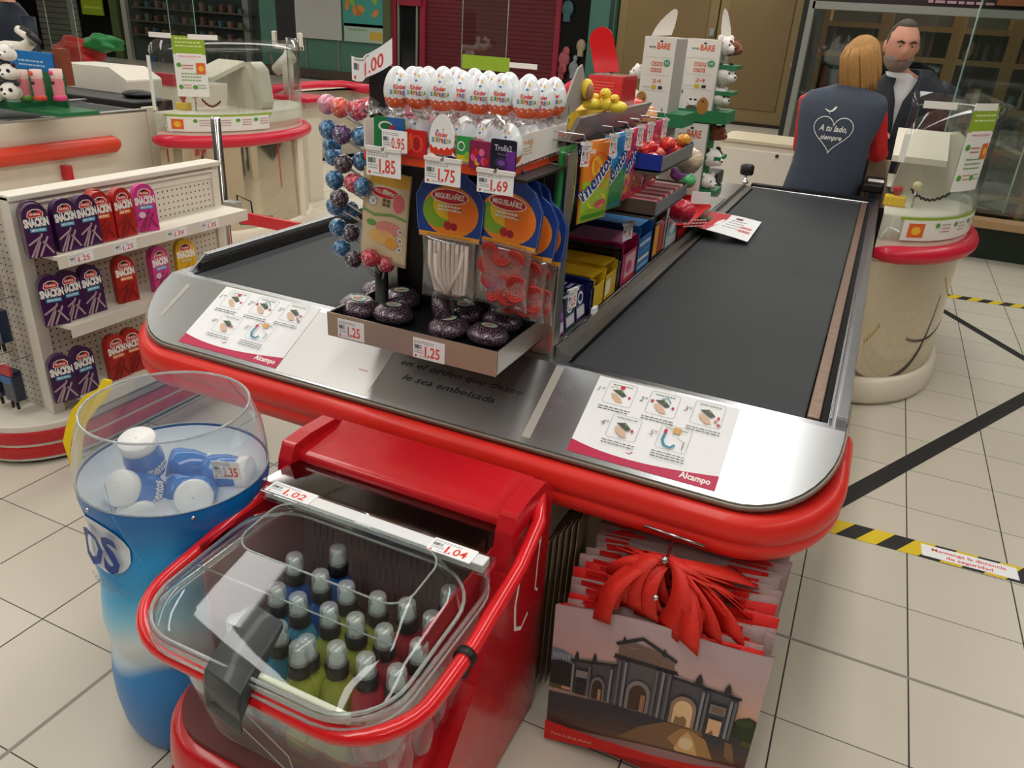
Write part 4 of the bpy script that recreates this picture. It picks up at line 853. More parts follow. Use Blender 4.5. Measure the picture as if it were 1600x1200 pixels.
for k, (c, lb) in enumerate([('#1f7a3a', 'dark green candy bag at the first side hook, half hidden by the steel post')]):
    g = G(); pouch(g, .12, .2, .03, mat('film_dkgreen', c, .25, coat=.6, bump=.25, bscale=18)); g.onf(pouch_map(.12, .2, .03), .0004); g.ell(0, -.12, .03, .03, ink('#e6b42a'), 14)
    o = g.build('candy_bag', local=True); o.location = (XH-.05, hooks[0]+.03, 1.385); o.rotation_euler = (0, 0, pi/2); tag(o, lb, 'candy bag', 'candy bags on the side hooks')
# top shelf : carton of yellow toy eggs and red header box
q = thing('toy_carton', 'low yellow carton holding yellow toy figures on the top shelf', 'carton', (-.80, 2.04, 1.402))
g = G(ink('#e8c020', .5)).box(-.90, -.70, 1.93, 2.14, 1.402, 1.452); g.on((-.90, 1.9295, 1.402), (1, 0, 0), (0, 0, 1), (0, -1, 0), .0004)
for i in range(5): g.ell(.03+.035*i, .025, .008, .008, ink(['#d8402a', '#2f9a4a', '#e88a2a'][i % 3]), 8)
g.on((-.70, 1.93, 1.402), (0, 1, 0), (0, 0, 1), (1, 0, 0), .0004)
for i in range(5): g.ell(.03+.035*i, .025, .008, .008, ink(['#d8402a', '#2f9a4a', '#e88a2a'][(i+1) % 3]), 8)
g.build('carton_body', q)
YT = mat('toy_yellow', '#ecd23a', .4, coat=.3)
for k, (u, v, s, lb) in enumerate([(925, 154, .026, 'left'), (952, 153, .03, 'middle'), (967, 156, .024, 'right'), (936, 158, .022, 'front')]):
    P = AY(u, v, 1.97+.02*(k % 2)); g = G(YT); g.ball((P.x, P.y, 1.454+s*.55), (s, s*.9, s*.6), 16, 10); g.ball((P.x-.008, P.y-.01, 1.454+s*1.35), (s*.5, s*.5, s*.45), 12, 8); g.m(ink('#e8842a')).ball((P.x-.01, P.y-.01-s*.5, 1.454+s*1.3), (.006, .007, .003), 8, 6)
    tag(g.build('toy_figure'), 'small yellow toy figure in the yellow carton on the top shelf, %s' % lb, 'toy', 'yellow toy figures in the carton')
g = G(YT); P = AY(917, 140, 1.95); g.ball((P.x, 1.95, P.z+.002), (.016, .02, .024), 14, 10); g.m(ink('#a8785a')).ball((P.x+.012, 1.94, P.z-.004), (.01, .012, .02), 10, 8); tag(g.build('toy_figure'), 'yellow toy figure sticking up at the left end of the carton, with brown spot', 'toy', 'yellow toy figures in the carton')
q = thing('red_display_box', 'glossy red display box with a tall rounded header, on the top shelf', 'display box', (-.72, 2.27, 1.402))
RG = ink('#d8141c', .2, .8); a = AY(921, 116, 2.2); b = AY(974, 116, 2.2)
g = G(RG).box(a.x, b.x, 2.20, 2.34, 1.40, a.z); g.on((a.x, 2.1995, 1.46), (1, 0, 0), (0, 0, 1), (0, -1, 0), .0005)
for i in range(5): g.rect(.015, .014+.008*i, .075, .0155+.008*i, ink('#f0938c'))
g.build('box', q)
# bent header : plane with rounded top leaning left
g = G(RG); hd = []; N_ = 14
a0, a1 = AY(928, 114, 2.22), AY(967, 112, 2.22); t0, t1 = AY(920, 62, 2.22), AY(957, 66, 2.22)
wd = a1.x-a0.x; sh = ((t0.x+t1.x)-(a0.x+a1.x))/2; hz = t0.z-a0.z
poly = [(a0.x, a0.z), (a1.x, a1.z), (t1.x+.002, t0.z)]+[((t0.x+t1.x)/2+(t1.x-t0.x)/2*cos(pi*i/10), t0.z+.035*sin(pi*i/10)) for i in range(1, 10)]+[(t0.x, t0.z)]
g.prism([(x, z) for x, z in poly], 2.225, 2.229, 'y'); g.build('header', q)
# ---- shelf trays further back
def open_tray(name, label, x0, x1, y0, y1, z0, h, mfront, mbase, back=.05):
    g = G(mfront).box(x1-.003, x1, y0, y1, z0, z0+h); g.m(mbase).box(x0, x1-.003, y0, y0+.003, z0, z0+h*1.1).box(x0, x1-.003, y1-.003, y1, z0, z0+h*1.1).box(x0, x1, y0, y1, z0, z0+.003)
    return tag(g.build(name), label, 'tray')
AL = mat('tray_alu', '#aab0b8', .3, .8)
open_tray('candy_tray', 'upper steel-fronted tray with blue liner of red wrapped candies, beyond the magenta bags', -.72, -.55, 2.27, 2.66, 1.273, .043, AL, mat('liner_blue', '#2438a0', .4))
open_tray('candy_tray', 'lower steel-fronted tray of pink striped packs, below the tray of red candies', -.74, -.55, 2.27, 2.66, 1.143, .04, AL, mat('liner_brown', '#5a4a42', .5))
G(STEELD).box(-.93, -.56, 2.27, 2.66, 1.262, 1.27).box(-.93, -.56, 2.27, 2.66, 1.132, 1.14).build('tray_arm', st)
rr = random.Random(6)
for k in range(16):
    c = rr.choice(['#d8202a', '#e03a2a', '#c81a34', '#e8a03a', '#e06a5a']) if k < 14 else '#e8a03a'
    P = Vector((rr.uniform(-.69, -.575), 2.31+.3*(k % 8)/7, 1.30+.028*(k//8)))
    g = G(mat('wrap'+c, c, .2, coat=.7, bump=.4, bscale=80)).ball((0, 0, 0), (.024, .026, .02), 14, 10, lambda d: 1+.1*sin(8*d.x)*cos(7*d.y)); g.on((.0235, -.01, -.004), (0, 1, 0), (0, 0, 1), (1, 0, 0), .002)
    o = g.build('wrapped_candy', local=True); o.location = P; o.rotation_euler = (rr.uniform(-.4, .4), rr.uniform(-.3, .3), rr.uniform(-.5, .5)); tag(o, '%s wrapped candy in the upper steel-fronted tray, %s layer' % ('golden' if c == '#e8a03a' else 'red', 'lower' if k < 8 else 'upper'), 'candy', '%s candies, %s layer, in the upper side tray' % ('golden' if c == '#e8a03a' else 'red', 'lower' if k < 8 else 'upper'))
for k in range(11):
    g = G(ink(['#e0a0a8', '#b85a6a', '#e8c8c0', '#a0484e'][k % 4], .35, .4)).box(-.73, -.56, -.012, .012, 0, .035); o = g.build('candy_stick_pack', local=True); o.location = (0, 2.30+.033*k, 1.148); o.rotation_euler = (.25, 0, 0)
    tag(o, 'slim %s pack in the lower steel-fronted tray' % ['pink', 'dark pink', 'pale', 'maroon'][k % 4], 'candy pack', '%s slim packs in the lower side tray' % ['pink', 'dark pink', 'pale', 'maroon'][k % 4])
# ---- boxes on the lowest shelf (front edge at x=-.66)
ZB = .867
def shelf_box(name, label, y0, y1, h, base, lid=None, depth=.16, lidh=.0, fn=None, n=0, x1=-.665, cat='candy box'):
    t = thing(name, label, cat, (x1-depth/2, (y0+y1)/2, ZB))
    x0 = x1-depth; g = G(ink(base, .35, .3)); g.box(x1-.003, x1, y0, y1, ZB, ZB+h*.75).box(x0, x1, y0, y0+.003, ZB, ZB+h).box(x0, x1, y1-.003, y1, ZB, ZB+h).box(x0, x0+.003, y0, y1, ZB, ZB+h+lidh).box(x0, x1, y0, y1, ZB, ZB+.003)
    g.on((x1, y0, ZB), (0, 1, 0), (0, 0, 1), (1, 0, 0), .0004)
    if fn: fn(g, y1-y0, h*.75)
    g.build('box_body', t)
    if lid: G(ink(lid, .4, .2)).prism([(x0, ZB+h), (x1-.01, ZB+h+.002), (x1-.01, ZB+h+.006), (x0, ZB+h+.006)], y0+.004, y1-.002, 'y').build('lid', t)
    return t
def packs(n, y0, y1, base, zb, cols, lbl, grp, hh=.09, x0=-.80):
    for i in range(n):
        c = cols[i % len(cols)]; x = -.668-.022*i
        g = G(ink(c, .3, .5)).box(-.009, .009, 0, y1-y0-.004, 0, hh); g.on((.0092, 0, 0), (0, 1, 0), (0, 0, 1), (1, 0, 0), .0004); W = y1-y0-.004
        g.rect(W*.1, hh*.08, W*.9, hh*.4, ink('#d8d4dc')); g.ell(W*.5, hh*.68, W*.3, hh*.2, ink('#e8e4f0'), 12); g.ell(W*.5, hh*.68, W*.22, hh*.12, ink(base), 10)
        g.on((-.009, 0, hh), (1, 0, 0), (0, 1, 0), (0, 0, 1), .0004); g.rect(.003, W*.2, .015, W*.8, ink('#cfcbd8'))
        o = g.build('gum_box', local=True); o.location = (x-.012, y0+.002, ZB+.001); o.rotation_euler = (0, -.12, 0); tag(o, '%s gum box on the lowest shelf, %s of its row' % (lbl, ['front one', 'second', 'third', 'fourth', 'fifth'][i]), 'gum box', grp)
packs(4, 1.825, 1.90, '#7a1f8a', 0, ['#7a1f8a', '#8a2a94'], 'purple', 'purple gum boxes nearest the post', .085)
packs(4, 1.905, 1.985, '#0f4a4e', 0, ['#0f3f4a', '#145a5a'], 'dark teal', 'teal gum boxes', .09)
packs(4, 1.99, 2.07, '#1a1f6a', 0, ['#1c1a60', '#2a2a80'], 'dark blue', 'dark blue gum boxes', .095)
shelf_box('candy_box', 'dark navy open display box lid behind the dark blue gum boxes', 2.075, 2.10, .10, '#141a5a', '#10206a', depth=.2, lidh=.03)
def fy(g, w, h): g.rect(w*.1, h*.2, w*.5, h*.8, ink('#f0e8d0'))
shelf_box('candy_box', 'bright yellow open display box on the lowest shelf, nearer of two', 2.11, 2.21, .10, '#e6bc1e', '#d8a818', lidh=.06, depth=.2)
shelf_box('candy_box', 'bright yellow display box with pale price card, farther of two', 2.215, 2.33, .11, '#ddb21c', '#c99a18', lidh=.05, depth=.2, fn=fy)
shelf_box('candy_box', 'black lidded box between the yellow box and the pink box', 2.335, 2.37, .135, '#101014', '#16161a', depth=.22)
def fp(g, w, h): g.rect(w*.25, h*.15, w*.9, h*.9, ink('#e8b8b8')); g.ell(w*.5, h*.5, w*.2, h*.2, ink('#d8408a'), 12); g.rect(w*.25, h*.1, w*.9, h*.2, ink('#d0302a'))
shelf_box('candy_box', 'magenta display box with pink front, right of the black lidded box', 2.38, 2.55, .145, '#c02060', '#d870a8', depth=.2, fn=fp)
def fb(g, w, h):
    for i in range(4): g.rect(w*.1, h*(.1+.22*i), w*.9, h*(.2+.22*i), ink(['#8ac0e8', '#e8e8f0', '#3a8ad0', '#c0d8f0'][i]))
shelf_box('candy_box', 'bright blue display box right of the magenta one on the lowest shelf', 2.56, 2.73, .165, '#1f6ab8', '#3a8ad0', depth=.22, fn=fb)
def fo(g, w, h): g.rect(w*.1, h*.1, w*.45, h*.9, ink('#e8a02a')); g.rect(w*.55, h*.1, w*.9, h*.9, ink('#c83a2a'))
shelf_box('candy_box', 'tall dark brown topped box with orange and red front', 2.76, 2.92, .19, '#3a2a24', '#2e2622', depth=.22, fn=fo)
def fw(g, w, h): g.rect(w*.1, h*.35, w*.9, h*.8, ink('#8fb8d0')); g.ell(w*.5, h*.55, w*.25, h*.15, ink('#e8e8ea'), 10)
shelf_box('candy_box', 'white and pale blue box right of the dark brown topped one', 2.96, 3.14, .17, '#d4dade', '#c8d4d8', depth=.18, fn=fw)
shelf_box('candy_box', 'bright red open box under the promotional leaflet', 3.16, 3.36, .15, '#c8141e', None, depth=.2, lidh=.06)
# small ring tags along the ledge
for k, y in enumerate([1.84, 1.99, 2.20, 2.40, 2.74, 3.0]):
    g = G(WIRE); g.tube([(-.652, y-.01, .872), (-.642, y-.005, .884), (-.640, y+.005, .884), (-.648, y+.012, .872)], .0013, 6); g.build('label_loop', st)
g = G(PAPER).box(-.655, -.645, 2.07, 2.105, .874, .892); g.build('price_ticket', st)
tick_part('price_ticket', st, (-.655, 1.86, .95), (.2, 1, 0), (0, 0, 1), .045, .05, '1', '15')
tick_part('price_ticket', st, (-.65, 2.30, 1.045), (.2, 1, 0), (0, 0, 1), .06, .05, '1', '40')
# ---- leaflet lying on the belt edge
g = G(); P0, P1, P2, P3 = (AZ(1075, 352, .90), AZ(1168, 378, .864), AZ(1190, 347, .862), AZ(1110, 330, .93))
PP = [P0, P1, P2, P3]
def lf(u, v, h): 
    a = PP[0].lerp(PP[1], u); b = PP[3].lerp(PP[2], u); p = a.lerp(b, v); return p+Vector((0, 0, h+.004*sin(pi*u)))
g.onf(lf, .0004); g.rect(0, 0, 1, 1, PAPER, 8, 2); g.poly([(0, 0), (.28, 0), (.36, .35), (.42, .75), (.40, 1), (0, 1)], ink('#c8202e')); g.poly([(.12, 0), (.30, 0), (.38, .35), (.42, .7), (.3, .2)], ink('#b85a6a'))
for i in range(4): g.rect(.45+.02*i, .35+.12*i, .72+.02*i, .37+.12*i, ink('#8a7a80'))
g.rect(.55, .8, .68, .88, ink('#6a2a3a')); scribble(g, .74, .45, .2, 2, .16, ink('#d8606a'), .09)
tag(g.build('leaflet', solid=.0006), 'white and red leaflet resting on the left edge of the right belt', 'leaflet')
g = G(ink('#d21a26', .5)); a = AY(1066, 330, 3.25); 
q = [AY(1022, 352, 3.1), AY(1075, 352, 3.1), AY(1112, 322, 3.4), AY(1092, 300, 3.5), AY(1060, 318, 3.3)]
g.add([p for p in q]+[p+Vector((0, .004, -.004)) for p in q], [(0, 1, 2, 3, 4), (9, 8, 7, 6, 5)]); g.on(AY(1070, 345, 3.1)+Vector((0, -.01, 0)), (1, .8, .05), (0, .1, 1), (0, -1, 0), .001); scribble(g, 0, 0, .1, 3, .012, ink('#f0c8c4'), .006); tag(g.build('red_card'), 'red folded card standing behind the white leaflet', 'card')
g = G(PAPER); a = AY(1079, 318, 3.3); g.M = Matrix.Translation(a) @ Matrix.Rotation(.5, 4, 'Z'); g.box(0, .08, 0, .004, 0, .05); g.on((0, -.001, 0), (1, 0, 0), (0, 0, 1), (0, -1, 0), .0005); tag(g.build('price_tag'), 'white price tag standing above the red folded card', 'price tag')
# ---- stacked printed towers with plush animals
PW = mat('plush_white', '#ece9e2', .95, sheen=.5, bump=.35, bscale=90); PB = mat('plush_black', '#26211f', .95, sheen=.4, bump=.3, bscale=90); PBR = mat('plush_brown', '#7a3d20', .95, sheen=.4, bump=.3, bscale=90)
def tower(name, label, x0, x1, y0, y1, z0, z1, front, small=False, green=True, header=None):
    t = thing(name, label, 'display tower', ((x0+x1)/2, (y0+y1)/2, z0)); W, H = x1-x0, z1-z0
    CB = mat('tower_card', '#e9e5dd', .6); g = G(CB).box(x0, x1, y0, y1, z0, z1); g.m(mat('tower_side_shaded', '#a7a29b', .6)).box(x1, x1+.002, y0+.01, y1, z0+.02, z1-.004)  # side facing the belt is white card, its shade painted in as grey
    g.on((x0, y0-.0005, z0), (1, 0, 0), (0, 0, 1), (0, -1, 0), .0006)
    OR = ink('#e0603a'); gl = ink('#c9c3ba')
    g.text('BARE', W*.42, H*.86, H*.07, OR, width=W*.42, bold=.03); g.text('we', W*.16, H*.865, H*.04, INKBLK, width=W*.22); g.ell(W*.55, H*.95, W*.05, H*.012, INKBLK, 8)
    for v in (.76, .55, .36): g.rect(W*.08, H*v, W*.92, H*v+.001, gl)
    g.text('OSOS', W*.3, H*.66, H*.05, OR, width=W*.36, bold=.02); g.text('OSOS', W*.3, H*.585, H*.05, OR, width=W*.36, bold=.02)
    g.ell(W*.8, H*.7, W*.11, H*.042, ink('#4a9a7a'), 14); g.text('3€', W*.73, H*.685, H*.03, WHITE, width=W*.14)
    g.text('24', W*.4, H*.46, H*.045, OR, width=W*.3); g.rect(W*.4, H*.385, W*.55, H*.43, ink('#d8b82a')); g.rect(W*.62, H*.385, W*.75, H*.42, INKBLK); g.rect(W*.12, H*.40, W*.34, H*.405, INKGRY)
    if front == 'bears':
        if green: g.rect(0, 0, W, H*.08, ink('#2f8a54'))
        g.ell(W*.42, H*.2, W*.15, H*.055, WHITE, 14); g.ell(W*.36, H*.225, W*.05, H*.015, INKBLK, 8); g.ell(W*.5, H*.225, W*.05, H*.015, INKBLK, 8); g.ell(W*.42, H*.11, W*.18, H*.04, ink('#5a5550'), 12)
        g.ell(W*.74, H*.15, W*.17, H*.115, ink('#b07a3c'), 16); g.ell(W*.74, H*.21, W*.04, H*.012, INKBLK, 8); g.poly([(W*.05, H*.3), (W*.11, H*.3), (W*.08, H*.36)], ink('#3a6a4a'))
    else:
        g.ell(W*.12, H*.26, W*.16, H*.08, ink('#b07a3c'), 16); g.ell(W*.2, H*.25, W*.04, H*.01, INKBLK, 8); g.poly([(W*.8, H*.1), (W*.88, H*.1), (W*.84, H*.17)], ink('#3a6a4a'))
    g.build('printed_box', t)
    if green: G(mat('tray_green', '#2a7a4c', .5)).box(x0-.004, x1+.07, y0-.004, y1+.01, z0-.02, z0+.028).build('green_tray', t)
    if header:
        g = G(mat('fin_card', '#d9d4cb', .5)); yy = (y0+y1)/2
        g.prism([(p.x, p.z) for p in [AY(u, v, yy) for u, v in header]], yy-.002, yy+.002, 'y'); g.build('fin_header', t)
    return t
def arc(pts): return pts
finA = [(1018, 56), (1024, 44), (1032, 33), (1041, 24), (1049, 17), (1054, 14), (1058, 15), (1059, 20), (1057, 30), (1054, 42), (1049, 55)]
finB = [(1127, 58), (1127, 42), (1129, 25), (1131, 16), (1133, 13), (1137, 18), (1140, 32), (1142, 46), (1142, 58)]
# towers stand on the stand's bottom shelf further along
a = AY(1065, 60, 3.4); b = AY(1120, 62, 3.4)
TBX0, TBX1 = -.795, -.655
t1 = tower('display_tower', 'white printed tower box of plush bears on a green tray, right upper one', TBX0, TBX1, 3.4, 3.58, 1.33, 1.625, 'bears', header=finB)
t2 = tower('display_tower', 'white printed tower box of plush bears, lower one under the right upper one', TBX0-.005, TBX1, 3.4, 3.58, .89, 1.305, 'bears')
t3 = tower('display_tower', 'white printed tower box with side greyed for shade, left one beside the red header box', -.885, -.765, 3.1, 3.28, 1.33, 1.625, 'tree', header=finA)
t4 = tower('display_tower', 'white printed tower box under the left one, behind the candy trays', -.885, -.765, 3.1, 3.28, .89, 1.305, 'tree')
def plush(kind, P, s, lab, face=(1, -1)):
    m = {'cow': PW, 'bear': PW, 'brown': PBR, 'panda': PW}[kind]; t = thing('plush_toy', lab, 'plush toy', P)
    ang = atan2(face[1], face[0]); g = G(m)
    g.ball((0, 0, 0), (s, s*.95, s*.85), 18, 12); g.ball((s*.85, 0, -s*.15), (s*.5, s*.5, s*.42), 14, 10); g.ball((-s*.8, 0, -s*.35), (s*.9, s*.8, s*.7), 14, 10)
    g.build('plush_head', t, local=True)
    for sy in (-1, 1): G(PB if kind in ('panda', 'cow') else m).ball((-s*.1, sy*s*.75, s*.7), (s*.28, s*.28, s*.28), 10, 8).build('ear', t, local=True)
    if kind == 'cow':
        for c_, r_ in (((s*.35, s*.5, s*.45), (s*.35, s*.3, s*.3)), ((-s*.5, -s*.6, s*.1), (s*.4, s*.3, s*.35)), ((-s*.9, s*.2, s*.3), (s*.3, s*.3, s*.2))): G(PB).ball(c_, r_, 10, 8).build('black_spot', t, local=True)
    g = G(BLACK)
    for sy in (-1, 1): g.ball((s*.86, sy*s*.38, s*.22), (s*.1,)*3, 8, 6)
    if kind == 'panda':
        for sy in (-1, 1): g.ball((s*.76, sy*s*.4, s*.22), (s*.2, s*.22, s*.24), 10, 8)
    g.ball((s*1.3, 0, -s*.05), (s*.12, s*.14, s*.1), 8, 6); g.build('eyes_and_nose', t, local=True)
    t.rotation_euler = (0, .1, ang); return t
PLS = [('bear', 1133, 72, .042, 'white plush bear at the top right of the upper tower'), ('brown', 1147, 76, .032, 'brown plush head behind the topmost white bear'), ('cow', 1132, 116, .045, 'white plush with black spots, second from top on the right tower'), ('bear', 1124, 152, .042, 'white plush bear, third from top on the right tower'),
       ('brown', 1122, 208, .036, 'dark brown plush just under the green tray'), ('cow', 1112, 246, .045, 'black and white spotted plush on the lower tower'), ('bear', 1105, 283, .038, 'white plush at the bottom of the lower tower, above the belt'), ('bear', 998, 112, .03, 'white plush peeking out left of the left tower'), ('bear', 996, 152, .028, 'white plush low at the left side of the left tower')]
for kind, u, v, s, lb in PLS:
    y = 3.46 if u > 1090 else 3.2; plush(kind, AY(u, v, y), s, lb, (1, -.6) if u > 1090 else (-1, -.8))
g = G(mat('ledge_green_card', '#2a7a4c', .5)).box(TBX1+.0, TBX1+.075, 3.42, 3.56, .87, .90).box(TBX1, TBX1+.07, 3.42, 3.56, 1.02, 1.035).box(TBX1, TBX1+.07, 3.42, 3.56, 1.16, 1.175); g.box(TBX1, TBX1+.005, 3.42, 3.56, .87, 1.3)  # ledges in the same plain green as the tower trays
g.build('green_ledge', t2)
g = G(mat('ledge_green_card', '#2a7a4c', .5)).box(TBX1, TBX1+.07, 3.42, 3.56, 1.42, 1.435).box(TBX1, TBX1+.07, 3.42, 3.56, 1.52, 1.535); g.build('green_ledge', t1)
# bags of candies behind, in the gap between towers and hooks
for k, (u, v, c, lb) in enumerate([(985, 172, '#e0402a', 'red and gold crinkled candy bag between the top shelf and the left tower'), (1003, 182, '#d8a06a', 'golden crinkled candy bag right of the red and gold one'), (1075, 250, '#c8b49a', 'tan crinkled bag behind the upper candy tray'), (1065, 330, '#c81e3a', 'red crinkled bag behind the lower tray'), (1062, 272, '#8a4a9a', 'violet and pink bag against the lower tower'), (1072, 282, '#48b06a', 'green candy bag against the lower tower, right end')]):
    P = AY(u, v, 2.75 if k != 3 else 3.0); g = G(mat('crinkle'+c, c, .25, coat=.6, bump=.5, bscale=60, var=.3, vscale=30)).ball((0, 0, 0), (.05, .045, .045), 16, 12, lambda d: 1+.12*sin(7*d.x+3*d.z)*cos(6*d.y)); o = g.build('candy_bag', local=True); o.location = P; tag(o, lb, 'candy bag')
    if k in (4, 5): o.location = AY(u, v, 3.32); o.scale = (.8, .7, .7)
# black knob post at the far end of the belt
g = thing('divider_knob', 'black round knob on a small chrome post at the far end of the right belt', 'knob', (-.665, 4.85, .85))
G(CHROME).smooth().lathe([(.02, 0), (.02, .01), (.008, .02), (.008, .05)], 16, (-.665, 4.85, .85), cap0=True).build('chrome_post', g)
G(BLACK).smooth().lathe([(.001, .05), (.035, .05), (.04, .06), (.04, .10), (.03, .11), (.001, .112)], 20, (-.665, 4.85, .85)).build('knob', g)
tag(G(BLACK).box(-.93, -.78, 4.55, 4.75, .85, .93).build('card_terminal', bevel=.01), 'black block beside the knob at the far end of the stand', 'black block')
# ================================================================ red drinks cart
ct = thing('drinks_cart', 'red wheeled drinks cart with clear basin, lid and tubular handle under the counter edge', 'drinks cart', (-.85, 1.2, -.165))
zt_ = .615
def flank(x0, x1):
    P = [(1.56, -.15), (1.56, .60), (1.50, .64), (1.40, .645), (1.335, .64), (1.315, .60), (1.30, .50), (1.16, .28), (.93, .045), (.80, -.12), (.81, -.15)]
    return G(REDP).prism(P, x0, x1, 'x')
flank(-1.205, -1.165).build('side_flank', ct, bevel=.008); fr = flank(-.585, -.54).build('side_flank', ct, bevel=.008)
g = G(REDP).prism([(1.36, .57), (1.345, .585), (1.345, .605), (1.355, zt_), (1.54, zt_+.005), (1.54, .57)], -1.165, -.585, 'x'); g.build('top_panel', ct, bevel=.006)
# grooved back wall of the well
DW = mat('well_dark', '#86504c', .5, var=.15); g = G(DW).prism([(1.365, .585), (1.385, .585), (1.335, .14), (1.315, .14)], -1.165, -.585, 'x')
A_ = Vector((0, 1.365, .585)); B_ = Vector((0, 1.315, .14)); d = (B_-A_); nn = Vector((0, -d.z, d.y)).normalized(); nn = nn if nn.y < 0 else -nn
g.on((-1.165, A_.y, A_.z), (1, 0, 0), d, nn, .002)
LTG = ink('#7a6a66'); BLG = ink('#1b0f10')
for row in range(6):
    for c in range(11):
        u = .03+.05*c+.01*(row % 2); v = .04+.065*row
        for q in range(4): g.rect(u+.009*q, v, u+.009*q+.004, v+.045, BLG if (q+c) % 2 else LTG); g.lay -= 1
g.build('grooved_back', ct)
G(mat('cart_inner_red', '#a81824', .45)).box(-1.165, -1.16, 1.0, 1.5, .1, .55).build('inner_wall', ct); G(mat('cart_inner_red', '#a81824')).box(-.59, -.585, 1.0, 1.5, .1, .55).build('inner_wall', ct)
# lower shell (rounded front)
g = G(REDP); o = [( -.585, 1.30)]+[(-.585-.16+.16*cos(a), .93+.16*sin(a)) for a in [-pi/2*i/8 for i in range(9)]]+[(-1.165+.16+.16*cos(a), .93+.16*sin(a)) for a in [-pi/2-pi/2*i/8 for i in range(9)]]+[(-1.165, 1.30)]
o2 = [(x, max(y, .79)) for x, y in o]
def ringz(s, z, dy=0): return [((x+.875)*s-.875, (y-1.2)*s+1.2+dy, z) for x, y in o]
g.smooth().loft([ringz(.90, -.13), ringz(.97, -.09), ringz(1.0, .06), ringz(1.02, .13), ringz(1.0, .20), ringz(.97, .215), ringz(.93, .215)], cap=True); g.build('lower_shell', ct)
g = G(mat('shelf_brown', '#6b3a36', .6)); g.prism([(x*.94-.875*.06, y*.94+1.2*.06) for x, y in o][::-1], .216, .23); g.build('well_floor', ct)
# clear basin and lid
CLB = clear('basin_clear', '#f6f9f7', .05, .05, haze=.10); CL2 = clear('lid_clear', '#f6f9f8', .04, .035)
def rimz(x0, x1, y0, y1, r, z, nn_=7):
    p = rrect(x0, y0, x1, y1, r, nn_); return [(x, y, z) for x, y in p]
BX0, BX1, BY0, BY1 = -1.115, -.545, .765, 1.29
g = G(CLB).smooth(); R0 = [rimz(BX0+.07, BX1-.035, BY0+.06, BY1, .09, .24), rimz(BX0+.03, BX1-.02, BY0+.03, BY1, .11, .40), rimz(BX0+.008, BX1-.006, BY0+.01, BY1, .12, .515), rimz(BX0, BX1, BY0, BY1, .125, .53), rimz(BX0-.012, BX1+.010, BY0-.014, BY1, .13, .534), rimz(BX0-.012, BX1+.010, BY0-.014, BY1, .13, .545)]
g.loft(R0, cap=False); g.build('clear_basin', ct, solid=.002)
# lid : domed frame with a big opening
g = G(CL2).smooth()
Lo = rimz(BX0-.005, BX1+.004, BY0-.006, 1.175, .12, .548, 8); Lm = rimz(BX0+.02, BX1-.02, BY0+.02, 1.165, .11, .575, 8); Lt = rimz(BX0+.05, BX1-.045, BY0+.05, 1.155, .09, .584, 8)
def tilt(ring, dz0): return [(x, y, z+dz0*(y-.76)/.48) for x, y, z in ring]
Lo, Lm, Lt = tilt(Lo, .03), tilt(Lm, .035), tilt(Lt, .04)
inner = tilt(rimz(-1.04, -.62, .975, 1.145, .05, .598, 8), .04)
g.loft([Lo, Lm, Lt], cap=False); g.loft([Lt, inner], cap=False); 
g.build('clear_lid', ct)
g = G(mat('clear_edge_bright', '#dfe8e6', .12, trans=.75)).smooth(); g.tube(Lo, .004, 6, closed=True); g.tube(inner, .0022, 6, closed=True); g.tube([(BX0+.05, BY0+.14, .598), (BX1-.05, BY0+.14, .598)], .0018, 6); g.tube([(p[0], p[1], p[2]-.016) for p in R0[4]], .003, 6, closed=True); g.build('lid_rim', ct)
# price rail along the back of the lid
g = G(clear('rail_clear', '#eaf0ee', .05, .12)).box(-1.125, -.53, 1.155, 1.205, .598, .620); g.m(mat('rail_strip', '#e6e8ea', .35)).box(-1.115, -.54, 1.162, 1.196, .6, .622); g.build('price_rail', ct, bevel=.003)
tick_part('price_ticket', ct, (-1.112, 1.158, .6235), (1, 0, -.0), (0, .95, .0), .125, .042, '1', '02', False)
tick_part('price_ticket', ct, (-.672, 1.152, .624), (1, 0, -.0), (0, .95, .0), .105, .045, '1', '04', False)
g = G(clear('flap_clear', '#b9a8a4', .06, .08)); g.add([(-1.165, 1.21, .605), (-.59, 1.21, .605), (-.59, 1.352, .588), (-1.165, 1.352, .588)], [(0, 1, 2, 3)]); g.build('hinge_sheet', ct, solid=.002)
# handle
HP = [(-.555, 1.50, .60), (-.52, 1.42, .575), (-.505, 1.28, .545), (-.50, 1.05, .515), (-.505, .93, .505)]
def hz(z): return z
hp = [Vector(p) for p in HP]
for i in range(1, 9): a = -pi/2*i/8; hp.append(Vector((-.505-.15+.15*cos(a), .91+.15*sin(a), .505-.005*i/8)))
hp += [Vector((-.80, .762, .50))]
for i in range(0, 9): a = -pi/2-pi/2*i/8; hp.append(Vector((-1.175+.16+.16*cos(a), .925+.16*sin(a), .50+.002*i)))
hp += [Vector((-1.178, 1.06, .53)), Vector((-1.178, 1.25, .56)), Vector((-1.175, 1.36, .575))]
g = G(mat('handle_red', '#dd1a22', .22, coat=.5)); g.tube(hp, .0175, 14); g.build('tube_handle', ct)
g = G(BLACK); c = Vector((-.502, 1.02, .512)); g.tube([c+Vector((0, -.009, 0)), c+Vector((0, .009, 0))], .023, 16); g.box(c.x-.012, c.x+.012, c.y-.02, c.y+.0, c.z-.035, c.z-.018); g.build('tube_clamp', ct)
g = G(mat('grip_grey', '#33373a', .4, coat=.2)).smooth()
rg = []
